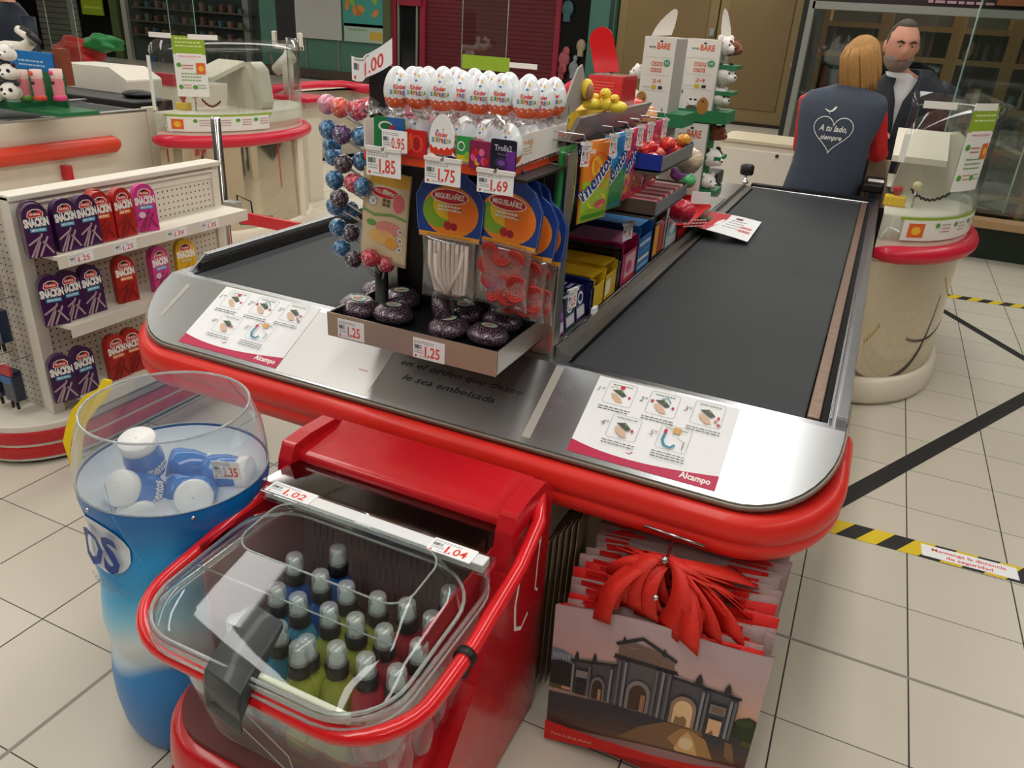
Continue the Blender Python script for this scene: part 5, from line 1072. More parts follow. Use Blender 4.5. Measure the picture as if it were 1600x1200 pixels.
for i, (y, w_, z0, z1) in enumerate([(.716, .044, .452, .480), (.710, .050, .456, .516), (.722, .054, .480, .542), (.77, .054, .520, .562), (.83, .050, .552, .574), (.87, .046, .566, .580)]):
    cx = -.835-.006*i; rg.append([(cx-w_, y+.02, z0), (cx+w_*.95, y, z0), (cx+w_*1.05, y, (z0+z1)/2), (cx+w_*.9, y+.005, z1), (cx-w_*.9, y+.02, z1), (cx-w_*1.05, y+.02, (z0+z1)/2)])
g.loft(rg); g.build('front_latch', ct, bevel=.006)
g = G(mat('clear_label', '#e8ecd8', .15, coat=.8)).box(-.83, -.60, .772, .785, .522, .543); g.build('clear_label_holder', ct, bevel=.004)
g = G(mat('flank_white_print', '#e8e4e2', .4)); g.on((-.5398, 1.30, .20), (0, 1, 0), (0, 0, 1), (1, 0, 0), .0005)
g.strip([(.20, .26), (.17, .30), (.12, .30), (.08, .24), (.06, .16), (.07, .08), (.11, .05), (.15, .07)], .012, WHITE); g.strip([(.20, .30), (.19, .20), (.19, .12), (.21, .10)], .008, WHITE); g.build('flank_logo', ct)
g = G(mat('wheel_grey', '#8c8c8c', .4, .5)); g.tube([(-1.15, .80+.055*cos(a), -.10+.055*sin(a)) for a in [2*pi*i/20 for i in range(20)]], .011, 10, closed=True); g.m(BLACK).cyl((-1.165, .80, -.10), (-1.135, .80, -.10), .02); g.build('wheel', ct)
g = G(mat('wheel_grey', '#8c8c8c', .4, .5)); g.tube([(-1.21, 1.45+.04*cos(a), -.115+.04*sin(a)) for a in [2*pi*i/20 for i in range(20)]], .009, 10, closed=True); g.build('wheel', ct)
g = G(mat('string', '#cfc8c0', .7)).smooth(); g.tube([(-.90, .765, .45), (-.88, .78, .38), (-.82, .80, .30), (-.76, .81, .24), (-.77, .80, .32), (-.84, .775, .42), (-.86, .765, .46)], .0012, 5); g.build('string', ct)
KC = .909
ct.location = CAMP+(Vector(ct.location)-CAMP)*KC; ct.scale = (KC,)*3
# red banner tag at the handle's left rear
q = G(ink('#c81e28', .45)); a, b, c, d_ = (AZ(258, 888, .585), AZ(350, 830, .62), AZ(372, 812, .68), AZ(290, 880, .61)); q.add([a, b, c, d_]+[p+Vector((.003, .003, -.002)) for p in (a, b, c, d_)], [(0, 1, 2, 3), (7, 6, 5, 4)]); tag(q.build('red_card'), 'red triangular card tucked between the bottle-shaped bin and the cart handle', 'card')
# ---------------------------------------------------------------- sports drink bottles
CAPC = clear('cap_clear', '#f2f6f6', .15, .10, haze=.2); CAPB = mat('cap_black', '#17181b', .35, coat=.3)
def bottle(col, nm, open_cap):
    t = thing('sports_bottle', '', 'bottle'); r = .037; zz = .30
    liq = mat('drink_'+nm, col, .12, coat=.7)
    g = G(liq).smooth().lathe([(.001, .0), (r*.92, 0), (r, .006), (r, .06), (r*.9, .075), (r*.9, .10), (r, .115), (r, .15), (r*.8, .175), (.015, .19), (.0145, .20), (.001, .20)], 22); g.build('bottle_body', t, local=True)
    g = G(CAPB).smooth().lathe([(.0215, .19), (.024, .193), (.024, .212), (.0195, .219), (.016, .221), (.001, .222)], 20); g.build('screw_collar', t, local=True)
    g = G(mat('teat_grey', '#b4c2bc', .4)).smooth().lathe([(.016, .220), (.0155, .228), (.012, .230), (.0115, .243), (.001, .244)], 16); g.build('drinking_spout', t, local=True)
    g = G(CAPC).smooth().lathe([(.0205, .218), (.0198, .237), (.0188, .252), (.017, .255), (.001, .255)], 20); g.m(CAPC); g.build('clear_cap', t, local=True)
    return t
Bm = {'blue': bottle('#1c56a0', 'blue', 1), 'teal': bottle('#2c86aa', 'teal', 1), 'green': bottle('#9aa23e', 'green', 1), 'red': bottle('#a32c3c', 'red', 1)}
BT = [(456, 868, 'blue', 'back row, leftmost'), (503, 893, 'blue', 'second row, second from left'), (525, 858, 'blue', 'rearmost, under the back of the opening'), (543, 913, 'green', 'second row, third from left'), (588, 932, 'green', 'second row, fourth from left'), (637, 942, 'red', 'second row, fifth from left'), (703, 923, 'red', 'far right by the basin wall, back'), (680, 962, 'red', 'right side, third row'), (653, 1003, 'red', 'right side, fourth row'), (605, 983, 'red', 'third row, fifth from left'), (558, 966, 'green', 'third row, fourth from left'), (513, 950, 'green', 'third row, third from left'), (468, 933, 'teal', 'third row, second from left'), (427, 918, 'teal', 'third row, leftmost'), (390, 957, 'teal', 'fourth row, leftmost'), (434, 975, 'teal', 'fourth row, second from left'), (482, 1000, 'green', 'fourth row, third from left'), (525, 1012, 'green', 'fourth row, fourth from left'), (576, 1027, 'red', 'front row, second from right'), (624, 1050, 'red', 'front right corner'), (445, 1030, 'green', 'front row, behind the black latch'), (350, 985, 'teal', 'far left by the basin wall')]
ub = set(); ZTOP = .52
for (u, v, c, lb) in BT:
    P = AZ(u, v, ZTOP); y = min(P.y, 1.18); loc = (min(max(P.x, -1.03), -.60), max(y, .88), .2325)
    nm = {'blue': 'dark blue', 'teal': 'teal blue', 'green': 'olive green', 'red': 'dark red'}[c]
    o = Bm[c] if c not in ub else clone(Bm[c], loc); ub.add(c); o.location = loc; o.rotation_euler = (rnd.uniform(-.02, .02), rnd.uniform(-.02, .02), rnd.uniform(0, 6)); o.location = CAMP+(Vector(loc)-CAMP)*KC; o.scale = (KC, KC, 1.13*KC); tag(o, '%s sports drink bottle in the clear basin, %s' % (nm, lb), 'bottle', 'sports drinks in the clear basin')
# ================================================================ blue bottle-shaped bin
bx, by = -1.257, 1.045
bn = thing('dispenser_bin', 'tall blue bottle-shaped display bin with a clear open top', 'display bin', (bx, by, 0))
def bin_mat():
    m = bpy.data.materials.new('bin_print'); m.use_nodes = True; nt = m.node_tree; N = nt.nodes; L = nt.links; b = N['Principled BSDF']
    tc = N.new('ShaderNodeTexCoord'); sp = N.new('ShaderNodeSeparateXYZ'); L.new(tc.outputs['Object'], sp.inputs[0])
    at = N.new('ShaderNodeMath'); at.operation = 'ARCTAN2'; L.new(sp.outputs[1], at.inputs[0]); L.new(sp.outputs[0], at.inputs[1])
    sn = N.new('ShaderNodeMath'); sn.operation = 'MULTIPLY_ADD'; sn.inputs[1].default_value = 3; sn.inputs[2].default_value = 1.3; L.new(at.outputs[0], sn.inputs[0])
    si = N.new('ShaderNodeMath'); si.operation = 'SINE'; L.new(sn.outputs[0], si.inputs[0])
    ad = N.new('ShaderNodeMath'); ad.operation = 'MULTIPLY_ADD'; ad.inputs[1].default_value = .035; L.new(si.outputs[0], ad.inputs[0]); L.new(sp.outputs[2], ad.inputs[2])
    dv = N.new('ShaderNodeMath'); dv.operation = 'DIVIDE'; dv.inputs[1].default_value = .75; L.new(ad.outputs[0], dv.inputs[0])
    cr = N.new('ShaderNodeValToRGB'); E_ = cr.color_ramp.elements; E_[0].position = 0; E_[0].color = (*hexc('#006cc0'), 1); E_[1].position = .33; E_[1].color = (*hexc('#0a84d0'), 1)
    for p, c in ((.375, '#c4dcec'), (.46, '#e6edf2'), (.54, '#8fd4f0'), (.62, '#0fb2f0'), (.74, '#0098e2'), (.87, '#0076c6'), (1, '#006cc0')): e = E_.new(p); e.color = (*hexc(c), 1)
    L.new(dv.outputs[0], cr.inputs[0]); L.new(cr.outputs[0], b.inputs['Base Color']); b.inputs['Roughness'].default_value = .4; b.inputs['Coat Weight'].default_value = .15; return m
BM = bin_mat(); prof = [(.165, 0), (.185, .012), (.197, .05), (.204, .12), (.204, .18), (.198, .235), (.188, .268), (.188, .28), (.197, .31), (.200, .345), (.195, .40), (.188, .445), (.190, .48), (.196, .53), (.191, .58), (.187, .61), (.193, .645), (.200, .68), (.199, .705)]
K_ = 1.0
def br(z):
    for (r0, z0), (r1, z1) in zip(prof, prof[1:]):
        if z0 <= z <= z1: return r0+(r1-r0)*(z-z0)/max(z1-z0, 1e-6)
    return prof[-1][0]*K_
g = G(BM).smooth().lathe([(r*K_, z) for r, z in prof], 56, cap0=True); o = g.build('bin_body', bn, local=True)
g = G(clear('bin_clear', '#f0f4f8', .05, .08, haze=.12)).smooth().lathe([(.198, .70), (.200, .74), (.194, .785), (.181, .83), (.172, .85), (.170, .856)], 56); g.build('clear_collar', bn, local=True)
g = G(mat('clear_edge_bright', '#dfe8e6', .12, trans=.75)); g.tube([(.170*cos(a), .170*sin(a), .856) for a in [2*pi*i/56 for i in range(56)]], .003, 6, closed=True); g.tube([(.199*cos(a), .199*sin(a), .705) for a in [2*pi*i/56 for i in range(56)]], .0022, 6, closed=True); g.build('rim', bn, local=True)
g = G(mat('bin_inner_white', '#dfe6ea', .4)).smooth().lathe([(.195, .70), (.193, .655), (.001, .65)], 48); g.build('inner_dish', bn, local=True)
# printed lettering and wave on the body
def bmap(u, v, e):
    a = u; r = br(v)+e+.001; return Vector((r*cos(a), r*sin(a), v))
g = G(); g.onf(bmap, .0006)
av = atan2(-.70, -.05)  # direction facing the camera's left
LBL = ink('#e8f0f6'); NVY = ink('#1a3f94'); g.eps = .0003
g2f = lambda u, v, h: bmap(av-.02+u, v+.085, h)
g.mapf = g2f
g.lay = 6; g.shape(-.42, .36, lambda u: .515+.07*sqrt(max(0, 1-((u+.05)/.42)**2)) if u > -.3 else .58, lambda u: .515-.062*sqrt(max(0, 1-((u+.02)/.40)**2)) if u > -.3 else .465, LBL, 20, 10)
g.lay = 42; g.text('OS', -.02, .472, .085, NVY, 'c', width=.58, bold=.035)
g.lay = 30; g.text('FRESH', -.25, .405, .03, ink('#2a9ac8'), 'l', width=.45)
g.strip([(.30, .70), (.32, .62), (.40, .56), (.52, .50), (.56, .44), (.50, .38), (.52, .33)], .006, ink('#3aa8dc'))
g.build('printed_lettering', bn, local=True)
g = G(CHROME); 
for a in (-1.75, -.6): g.ball((.2*cos(a), .2*sin(a), .69), .005, 8, 6)
g.build('rivet', bn, local=True)
# price ticket on the rim of the print
q = tick_part('price_ticket', bn, AZ(335, 747, .745), (.92, .38, 0), (-.1, -.02, 1), .058, .042, '2', '35', False)
# yellow leaf card
g = G(ink('#e8c412', .4, .3)); pts = [(170, 595), (160, 592), (152, 608), (132, 618), (112, 640), (102, 670), (98, 690), (106, 715), (112, 738), (118, 742), (122, 720), (124, 690), (130, 662), (146, 640), (160, 626), (168, 612)]
Q = [AZ(u, v, 0.86-(v-592)*.0013) for u, v in pts]; n = len(Q)
g.add(Q+[p+Vector((.004, .006, 0)) for p in Q], [tuple(range(n)), tuple(range(n, 2*n))[::-1]]+[(i, (i+1) % n, n+(i+1) % n, n+i) for i in range(n)])
tag(g.build('yellow_card'), 'yellow leaf-shaped card fixed to the left side of the blue bin', 'card')
# gum tubs inside
TB = thing('gum_tub', '', 'gum tub'); TB.scale = (1.35,)*3
TBM = mat('tub_blue', '#1678c8', .22, coat=.6, var=.2, vscale=30)
g = G(TBM).smooth().lathe([(.001, 0), (.026, 0), (.03, .01), (.031, .035), (.027, .055), (.026, .06)], 22); g.onf(lambda u, v, h: Vector(((.0315+h)*cos(u), (.0315+h)*sin(u), v)), .0005); g.smooth(False); g.text('mentos', -.6, .014, .02, WHITE, width=1.3, bold=.03, cap=False); g.build('tub', TB, local=True)
g = G(mat('lid_white', '#f0f0ee', .3)).smooth().lathe([(.0285, .058), (.0295, .062), (.0295, .074), (.027, .077), (.001, .077)], 24, cap0=True); g.build('lid', TB, local=True)
# position, z, tilt
TBS = [(229, 715, .72, (.25, .1, 0), 'with its white lid up, top middle'), (192, 735, .70, (1.9, -.5, .9), 'lying on its side, left'), (236, 748, .685, (.95, -.1, .1), 'with round white lid facing out, front middle'), (288, 726, .70, (2.4, .3, .6), 'lying upside down, right of the middle'), (262, 704, .70, (1.8, .2, 2.2), 'lying back, behind the middle one'), (320, 716, .70, (1.5, .8, 1.9), 'with visible lettering, beside the price ticket'), (312, 748, .672, (.8, .9, 0), 'with white lid under the price ticket'), (165, 742, .67, (2.6, -.2, 0), 'lowest, left front against the clear wall'), (272, 756, .665, (2.3, .2, .2), 'bottom up, at the bottom front')]
for k, (u, v, z, rt_, lb) in enumerate(TBS):
    P = AZ(u, v, z); dx, dy = P.x-bx, P.y-by; dd = sqrt(dx*dx+dy*dy); mx_ = .12
    if dd > mx_: dx *= mx_/dd; dy *= mx_/dd
    loc = (bx+dx, by+dy, z-.035); o = TB if k == 0 else clone(TB, loc); o.location = loc; o.rotation_euler = rt_; tag(o, 'blue gum tub %s, inside the blue bin' % lb, 'gum tub', 'gum tubs in the blue bin')
# ================================================================ printed carrier bags
BW_, BH_ = .455, .47
NW = mat('bag_nonwoven_grey', '#a58a88', .7, var=.12, vscale=30, bump=.3, bscale=200); NR = mat('bag_red', '#d8201c', .6, bump=.3, bscale=250)
fb_ = thing('carrier_bag', 'carrier bag with a printed city gate at sunset, foremost of the hanging stack', 'shopping bag', (-.2, 1.34, .01))
x0_ = -.43; bz0 = .0; 
def fmap(u, v, h):
    # u 0..1 across, v 0..1 up ; the bag hangs tilted and bulges slightly
    xx = -.42+.472*u-.012*v*(1-u); yy = 1.338-.004*sin(pi*v)*sin(pi*u)-.0015*sin(9*u)+.008*v
    zb = .012+.115*u; zz = zb+(.425+.072*u+.010*sin(5*u)-zb)*v
    return Vector((xx, yy-h, zz))
g = G(NR); nu, nv = 24, 18
def sheet(g, m, off, u0=0, u1=1, v0=0, v1=1):
    g.m(m).smooth(); P = [fmap(u0+(u1-u0)*i/nu, v0+(v1-v0)*j/nv, off) for j in range(nv+1) for i in range(nu+1)]
    g.add(P, [(j*(nu+1)+i, j*(nu+1)+i+1, (j+1)*(nu+1)+i+1, (j+1)*(nu+1)+i) for j in range(nv) for i in range(nu)]); g.smooth(False)
sheet(g, mat('bag_top_hem', '#c9a8a6', .6), 0); sheet(g, NW, -.012, v1=.985); g.build('bag_front', fb_)
# the printed photograph : sky, gate, lawn, road
g = G(); g.onf(fmap, .0004); g.lay = 22
def band(v0, v1, c, u0=0, u1=1, wob=0, tl=0, tr=0):
    N_ = 16; m = ink(c, .5); g.m(m); g.lay += 0
    pts = []
    for i in range(N_+1): u = u0+(u1-u0)*i/N_; pts.append((u, v0+(tr if tl or tr else 0)*0))
    P = [g.mapf(u, v0, g.lay*g.eps) for u, _ in pts]+[g.mapf(u, v1, g.lay*g.eps) for u, _ in pts]; n = N_+1
    g.add(P, [(i, i+1, n+i+1, n+i) for i in range(N_)])
SKY = ['#dda58a', '#dfab90', '#dcae9a', '#d8aea2', '#d3ada6', '#ceaca9', '#caabab', '#c8acae', '#c6acb0', '#c5acb1']
for i, c in enumerate(SKY): band(.40+.06*i, min(1, .40+.06*(i+1)+.001), c)
g.lay += 1
for i, c in enumerate(['#6a5044', '#5a4640', '#4c4042', '#423e44', '#3c3c46']): band(.10+.052*i, .153+.052*i, c)
def gp(p, c): g.poly(p, ink(c, .5))
g.lay += 1
gp([(.38, .12), (.95, .12), (.92, .28), (.74, .335), (.60, .33), (.48, .24)], '#8a6a4c'); gp([(.55, .12), (.85, .12), (.80, .27), (.72, .32), (.63, .30)], '#b98d5c'); gp([(.66, .12), (.78, .12), (.745, .25), (.715, .30), (.69, .25)], '#e6bb7c'); g.ell(.715, .20, .035, .05, ink('#f8deb0', .5), 14)
gp([(0, .395), (.3, .375), (.6, .345), (1, .28), (1, .33), (.6, .385), (.2, .425), (0, .44)], '#5a5426'); gp([(.1, .40), (.4, .37), (.62, .35), (.62, .37), (.3, .405)], '#8a7c30')
gp([(0, .43), (.14, .42), (.15, .60), (.09, .63), (.03, .62), (0, .60)], '#26292a'); gp([(0, .60), (.05, .615), (.13, .60), (.14, .65), (.06, .69), (0, .70)], '#71828f')
for i in range(8): g.rect(.01+.016*i, .625, .018+.016*i, .665, ink('#a8b2b8', .5)); g.lay -= 1
g.lay += 1
gp([(.90, .36), (1, .32), (1, .50), (.965, .525), (.92, .50), (.895, .44)], '#2e3a1c'); g.ell(.95, .47, .04, .03, ink('#3d4a24', .5), 10)
W1, W2, DKS, LTS, WRM = '#55535a', '#625f64', '#2f2d33', '#8b8684', '#7d665a'
gp([(.115, .405), (.34, .38), (.34, .655), (.115, .625)], W1); gp([(.33, .38), (.61, .355), (.61, .715), (.33, .72)], W2); gp([(.60, .357), (.905, .335), (.905, .645), (.60, .675)], W1)
gp([(.105, .62), (.34, .65), (.34, .675), (.105, .645)], DKS); gp([(.60, .67), (.915, .64), (.915, .662), (.60, .695)], DKS); gp([(.315, .715), (.625, .70), (.615, .73), (.32, .745)], DKS)
gp([(.11, .645), (.335, .672), (.335, .682), (.11, .655)], LTS); gp([(.605, .693), (.905, .662), (.905, .672), (.605, .703)], LTS)
gp([(.335, .745), (.60, .73), (.595, .79), (.56, .82), (.39, .85), (.335, .81)], WRM); gp([(.325, .805), (.44, .875), (.605, .785), (.61, .805), (.44, .90), (.315, .825)], DKS); gp([(.385, .765), (.50, .76), (.50, .81), (.385, .815)], LTS); gp([(.395, .772), (.49, .768), (.49, .80), (.395, .805)], WRM)
for (u, v, q) in ((.135, .655, 1), (.225, .665, 1), (.355, .835, .8), (.545, .82, .8), (.72, .69, 1.5), (.85, .675, 1.5)):
    gp([(u-.012*q, v-.01), (u+.012*q, v-.01), (u+.009*q, v+.025*q), (u+.003, v+.05*q), (u-.003, v+.05*q), (u-.009*q, v+.025*q)], DKS)
    if q > 1:
        for k in range(7): a = k*pi/6; gp([(u-.006, v), (u+.036*cos(a), v+.06*sin(a)), (u+.012*cos(a+.6), v+.02*sin(a+.6))], '#3c3a40')
def arch(u, v, w, h, c, in_=None):
    P = [(u-w, v), (u+w, v-.005), (u+w, v+h*.6)]+[(u+w*cos(a), v+h*.6+h*.4*sin(a)) for a in [pi*i/10 for i in range(1, 10)]]+[(u-w, v+h*.6)]; gp(P, c)
    if in_: gp([(u+(a-u)*.74, v+.004+(b-v)*.84) for a, b in P], in_)
arch(.455, .372, .058, .225, LTS, '#4c352c'); gp([(.47, .375), (.492, .373), (.492, .50), (.47, .50)], '#a87a58'); arch(.255, .388, .036, .17, '#7c7878', '#3a2c28'); gp([(.26, .39), (.275, .39), (.275, .47), (.26, .47)], '#c08a5a')
arch(.675, .352, .060, .225, '#a08470', '#f3cf9c'); gp([(.64, .353), (.70, .35), (.70, .40), (.685, .43), (.66, .41), (.645, .42)], '#9a7a54')
gp([(.795, .342), (.855, .338), (.855, .46), (.795, .465)], '#e9bb92'); gp([(.80, .342), (.83, .34), (.82, .38)], '#8a6a4c'); gp([(.145, .40), (.19, .397), (.19, .50), (.145, .50)], '#2a282c'); gp([(.79, .51), (.86, .505), (.86, .575), (.79, .58)], LTS); gp([(.798, .52), (.852, .515), (.852, .565), (.798, .57)], WRM); gp([(.14, .53), (.20, .53), (.20, .58), (.14, .58)], LTS)
for i, u in enumerate((.118, .202, .31, .345, .375, .525, .555, .585, .745, .765, .872, .89)):
    bot = .405-.085*(u-.1); top = .615+.1*(u-.1) if u < .33 else (.71 if u < .6 else .665-.07*(u-.6))
    gp([(u, bot), (u+.012, bot), (u+.012, top), (u, top)], ['#8d9096', '#6e6c72'][i % 2]); gp([(u+.012, bot), (u+.016, bot), (u+.016, top), (u+.012, top)], DKS)
g.lay += 1; g.poly([(0, 0), (1, 0), (1, .125), (.8, .075), (.6, .06), (.3, .095), (0, .15)], ink('#d8201c', .6)); g.text('Puerta de Alcalá (Madrid)', .04, .05, .022, ink('#f0b0a8'), width=.22, rot=-.06)
g.build('printed_gate_picture', fb_)
# the stack of further bags behind it (each a thing), top edges fanned
rr = random.Random(21); NB = 26
for k in range(NB):
    y = 1.352+.0105*k+rr.uniform(-.002, .002); dzz = .005*k+rr.uniform(-.008, .010); xl = -.425+rr.uniform(-.012, .012)+.001*k; xr = .03+rr.uniform(-.014, .016); zt0 = .43+.0045*k+rr.uniform(-.006, .006); ztr = .478+.0048*k+rr.uniform(-.012, .008)
    g = G(NW if rr.random() < .75 else NR).smooth(); N_ = 14; P = []
    ph = rr.uniform(0, 6)
    for j, (zf) in enumerate((0, .5, .9, 1)):
        for i in range(N_+1):
            u = i/N_; x = xl+(xr-xl)*u; zt3 = zt0+(ztr-zt0)*u+.006*sin(5*u+ph); P.append((x, y+.004*sin(6*u+ph)*zf, .02+(zt3-.02)*zf))
    g.add(P, [(j*(N_+1)+i, j*(N_+1)+i+1, (j+1)*(N_+1)+i+1, (j+1)*(N_+1)+i) for j in range(3) for i in range(N_)])
    t = thing('carrier_bag', 'folded carrier bag with only its top edge showing, %s behind the printed front bag' % ['first', 'second', 'third', 'fourth', 'fifth', 'sixth', 'seventh', 'eighth', 'ninth', 'tenth', '11th', '12th', '13th', '14th', '15th', '16th', '17th', '18th', '19th', '20th', '21st', '22nd', '23rd', '24th', '25th', '26th'][k], 'shopping bag', ((xl+xr)/2, y, .02), group='folded carrier bags behind the front bag')
    g.build('bag_body', t, solid=.0025)
    u0 = rr.uniform(.05, .12); u1 = u0+rr.uniform(.08, .2)
    for (a, b) in ((u0, u1), (rr.uniform(.70, .8), rr.uniform(.85, .97))):
        g = G(NR); g.add([(xl+(xr-xl)*a, y-.002, zt0+(ztr-zt0)*a-.010), (xl+(xr-xl)*b, y-.002, zt0+(ztr-zt0)*b-.010), (xl+(xr-xl)*b, y-.001, zt0+(ztr-zt0)*b+.003), (xl+(xr-xl)*a, y-.001, zt0+(ztr-zt0)*a+.003)], [(0, 1, 2, 3)]); g.build('red_hem', t, solid=.001)
# red handles gathered on the hook: broad looped straps
hk_ = Vector((-.21, 1.40, .605))
def strap(g, ax, ay, az, side, bulge, w=.032, tw=0):
    """ribbon from bag top (ax,ay,az) up to the hook"""
    P0 = Vector((ax, ay, az)); P1 = Vector((hk_.x+side*rr.uniform(.008, .03), hk_.y+rr.uniform(-.015, .02), hk_.z-rr.uniform(0, .025))); mid = (P0+P1)/2+Vector((side*bulge, -.025-rr.uniform(0, .02), .03)); L_ = []; R_2 = []; N_ = 10
    for i in range(N_+1):
        t_ = i/N_; p = P0*(1-t_)**2+mid*2*t_*(1-t_)+P1*t_*t_; a = tw*t_; q = Vector((cos(a), -.35, .3*side*-1+sin(a)*.3)).normalized()*w/2*(1-.35*t_); L_.append(p-q); R_2.append(p+q)
    g.add(L_+R_2, [(i, i+1, N_+1+i+1, N_+1+i) for i in range(N_)])
g = G(mat('strap_red', '#d62a1e', .55, var=.12, vscale=40, bump=.2, bscale=200)).smooth()
strap(g, -.315, 1.325, .44, -1, .055, .05); strap(g, -.12, 1.318, .46, 1, .03, .055); g.build('handle_strap', fb_, solid=.002)
ts = sorted([o for o in bpy.data.objects if o.name.startswith('carrier_bag') and o.type == 'EMPTY' and 'group' in o], key=lambda o: o.location.y)
for k in range(24):
    y = 1.350+.0065*k; f = k/23; az = .452+.0035*k
    for sd in (-1, 1):
        g = G(mat('strap_red', '#d62a1e')).smooth(); ax = (-.315+.13*((k*7) % 10)/10) if sd < 0 else (-.175+.15*((k*3) % 10)/10)
        strap(g, ax, y, az+rr.uniform(-.01, .02), sd, .03+rr.uniform(-.015, .02)+(.02 if sd > 0 else 0), .066, rr.uniform(-.4, .4)); g.build('handle_strap', ts[min(k, len(ts)-1)], solid=.002)
G(CHROME).ball((-.205, 1.318, .56), .007, 10, 8).build('snap_button', fb_)
# box with yellow patch under the counter behind the bags
t = thing('floor_box', 'dark brown box with yellow and grey patches, on the floor behind the bags', 'box', (-.3, 1.95, 0)); g = G(mat('box_brown', '#3a2a1e', .6)).box(-.46, -.16, 1.80, 2.15, 0, .50); g.build('box', t)
g = G(ink('#c9a63a')).box(-.40, -.34, 1.796, 1.8, .36, .50); g.m(ink('#8d8a84')).box(-.34, -.27, 1.796, 1.8, .36, .50); g.build('printed_patch', t)
for k in range(7):
    tag(G(mat('liner_edge', '#a5937f', .6)).box(-.525+.012*k, -.523+.012*k, 1.46+.01*k, 1.75, .02, .47+.012*k).build('cardboard_sheet'), 'thin upright cardboard sheet between the drinks cart and the bags', 'cardboard sheet', 'upright cardboard sheets beside the cart')
# ================================================================ white snack shelf unit on the left (faces +x)
sh = thing('snack_shelf', 'cream metal snack shelf unit with red and white striped base, at the left edge', 'shelf unit', (-2.9, 2.1, 0))
SH0, SH1, SXB = 1.70, 2.62, -2.66      # y range, back plane x
PG = mat('peg_panel', '#ded6c8', .45)
nt = PG.node_tree; N = nt.nodes; L = nt.links; b = N['Principled BSDF']; ge = N.new('ShaderNodeNewGeometry'); sp = N.new('ShaderNodeSeparateXYZ'); L.new(ge.outputs['Position'], sp.inputs[0])
def Mn(op, a, c=None):
    n = N.new('ShaderNodeMath'); n.operation = op
    for i, x in enumerate((a, c)):
        if x is None: continue
        if isinstance(x, (int, float)): n.inputs[i].default_value = x
        else: L.new(x, n.inputs[i])
    return n.outputs[0]
xy = Mn('ADD', sp.outputs[0], sp.outputs[1]); fx = Mn('ABSOLUTE', Mn('SUBTRACT', Mn('FRACT', Mn('DIVIDE', xy, .025)), .5)); fz = Mn('ABSOLUTE', Mn('SUBTRACT', Mn('FRACT', Mn('DIVIDE', sp.outputs[2], .025)), .5))
hole = Mn('LESS_THAN', Mn('ADD', Mn('POWER', fx, 2), Mn('POWER', fz, 2)), .022); mx = N.new('ShaderNodeMix'); mx.data_type = 'RGBA'; mx.inputs[6].default_value = (*hexc('#ded6c8'), 1); mx.inputs[7].default_value = (*hexc('#3a332c'), 1); L.new(hole, mx.inputs[0]); L.new(mx.outputs[2], b.inputs['Base Color'])
G(PG).box(SXB-.03, SXB, SH0+.03, SH1, .16, .93).build('peg_panel', sh)
G(PG).box(-3.6, SXB-.03, SH0+.0, SH0+.02, .16, .95).build('peg_panel', sh)
G(CREAMM).box(SXB-.03, SXB+.02, SH0-.02, SH0+.03, .14, 1.0).build('corner_post', sh, bevel=.003); G(CREAMM).box(SXB-.03, SXB+.01, SH1, SH1+.04, .14, 1.0).build('corner_post', sh, bevel=.003)
g = G(CREAMM).box(SXB-.06, SXB+.03, SH0-.02, SH1+.04, .985, 1.005).box(SXB-.04, SXB+.005, SH0, SH1+.02, .93, .985).box(SXB+.005, SXB+.018, SH0+.02, SH1, .962, .972); g.box(-3.6, SXB-.03, SH0-.03, SH0+.02, .965, .99); g.build('top_rail', sh, bevel=.003)
for i, z in enumerate((.79, .53, .24)):
    w_ = .16 if i < 2 else .18
    g = G(CREAMM).box(SXB, SXB+w_-.005, SH0+.02, SH1+.04, z, z+.016).box(SXB+w_-.004, SXB+w_, SH0+.02, SH1+.04, z-.03, z+.018); g.build('shelf', sh, bevel=.002)
for j, (y, whole, c) in enumerate([(1.76, '1', '25'), (1.95, '1', '25'), (2.20, '1', '39'), (2.38, '1', '35')]):
    tick_part('price_ticket', sh, (SXB+.1605, y, .765), (0, 1, 0), (0, 0, 1), .10, .038, whole, c, False, )
# striped base with rounded corner
def base_ring(off, z):
    o = [(-3.9, 1.50-off)]; cx, cy, r = -2.78, 1.84, .30+off
    cx = -2.72; cy = 1.80; o.append((cx-.35, cy-r)); 
    for i in range(13): a = -pi/2+pi/2*i/12; o.append((cx-.08+r*cos(a)*.85, cy+r*sin(a)))
    o += [(cx-.08+r*.85, 3.0), (-3.9, 3.0)]; return [(x, y, z) for x, y in o]
for (z0, z1, off, m, nm) in ((.0, .02, -.02, BLACK, 'base_foot'), (.018, .032, .004, CREAMM, 'base_band'), (.032, .078, .012, REDP, 'base_stripe'), (.078, .092, .006, CREAMM, 'base_band'), (.092, .138, .012, REDP, 'base_stripe'), (.138, .165, .002, CREAMM, 'base_band')):
    g = G(m); g.loft([base_ring(off, z0), base_ring(off, z1)]); g.build(nm, sh, bevel=.003)
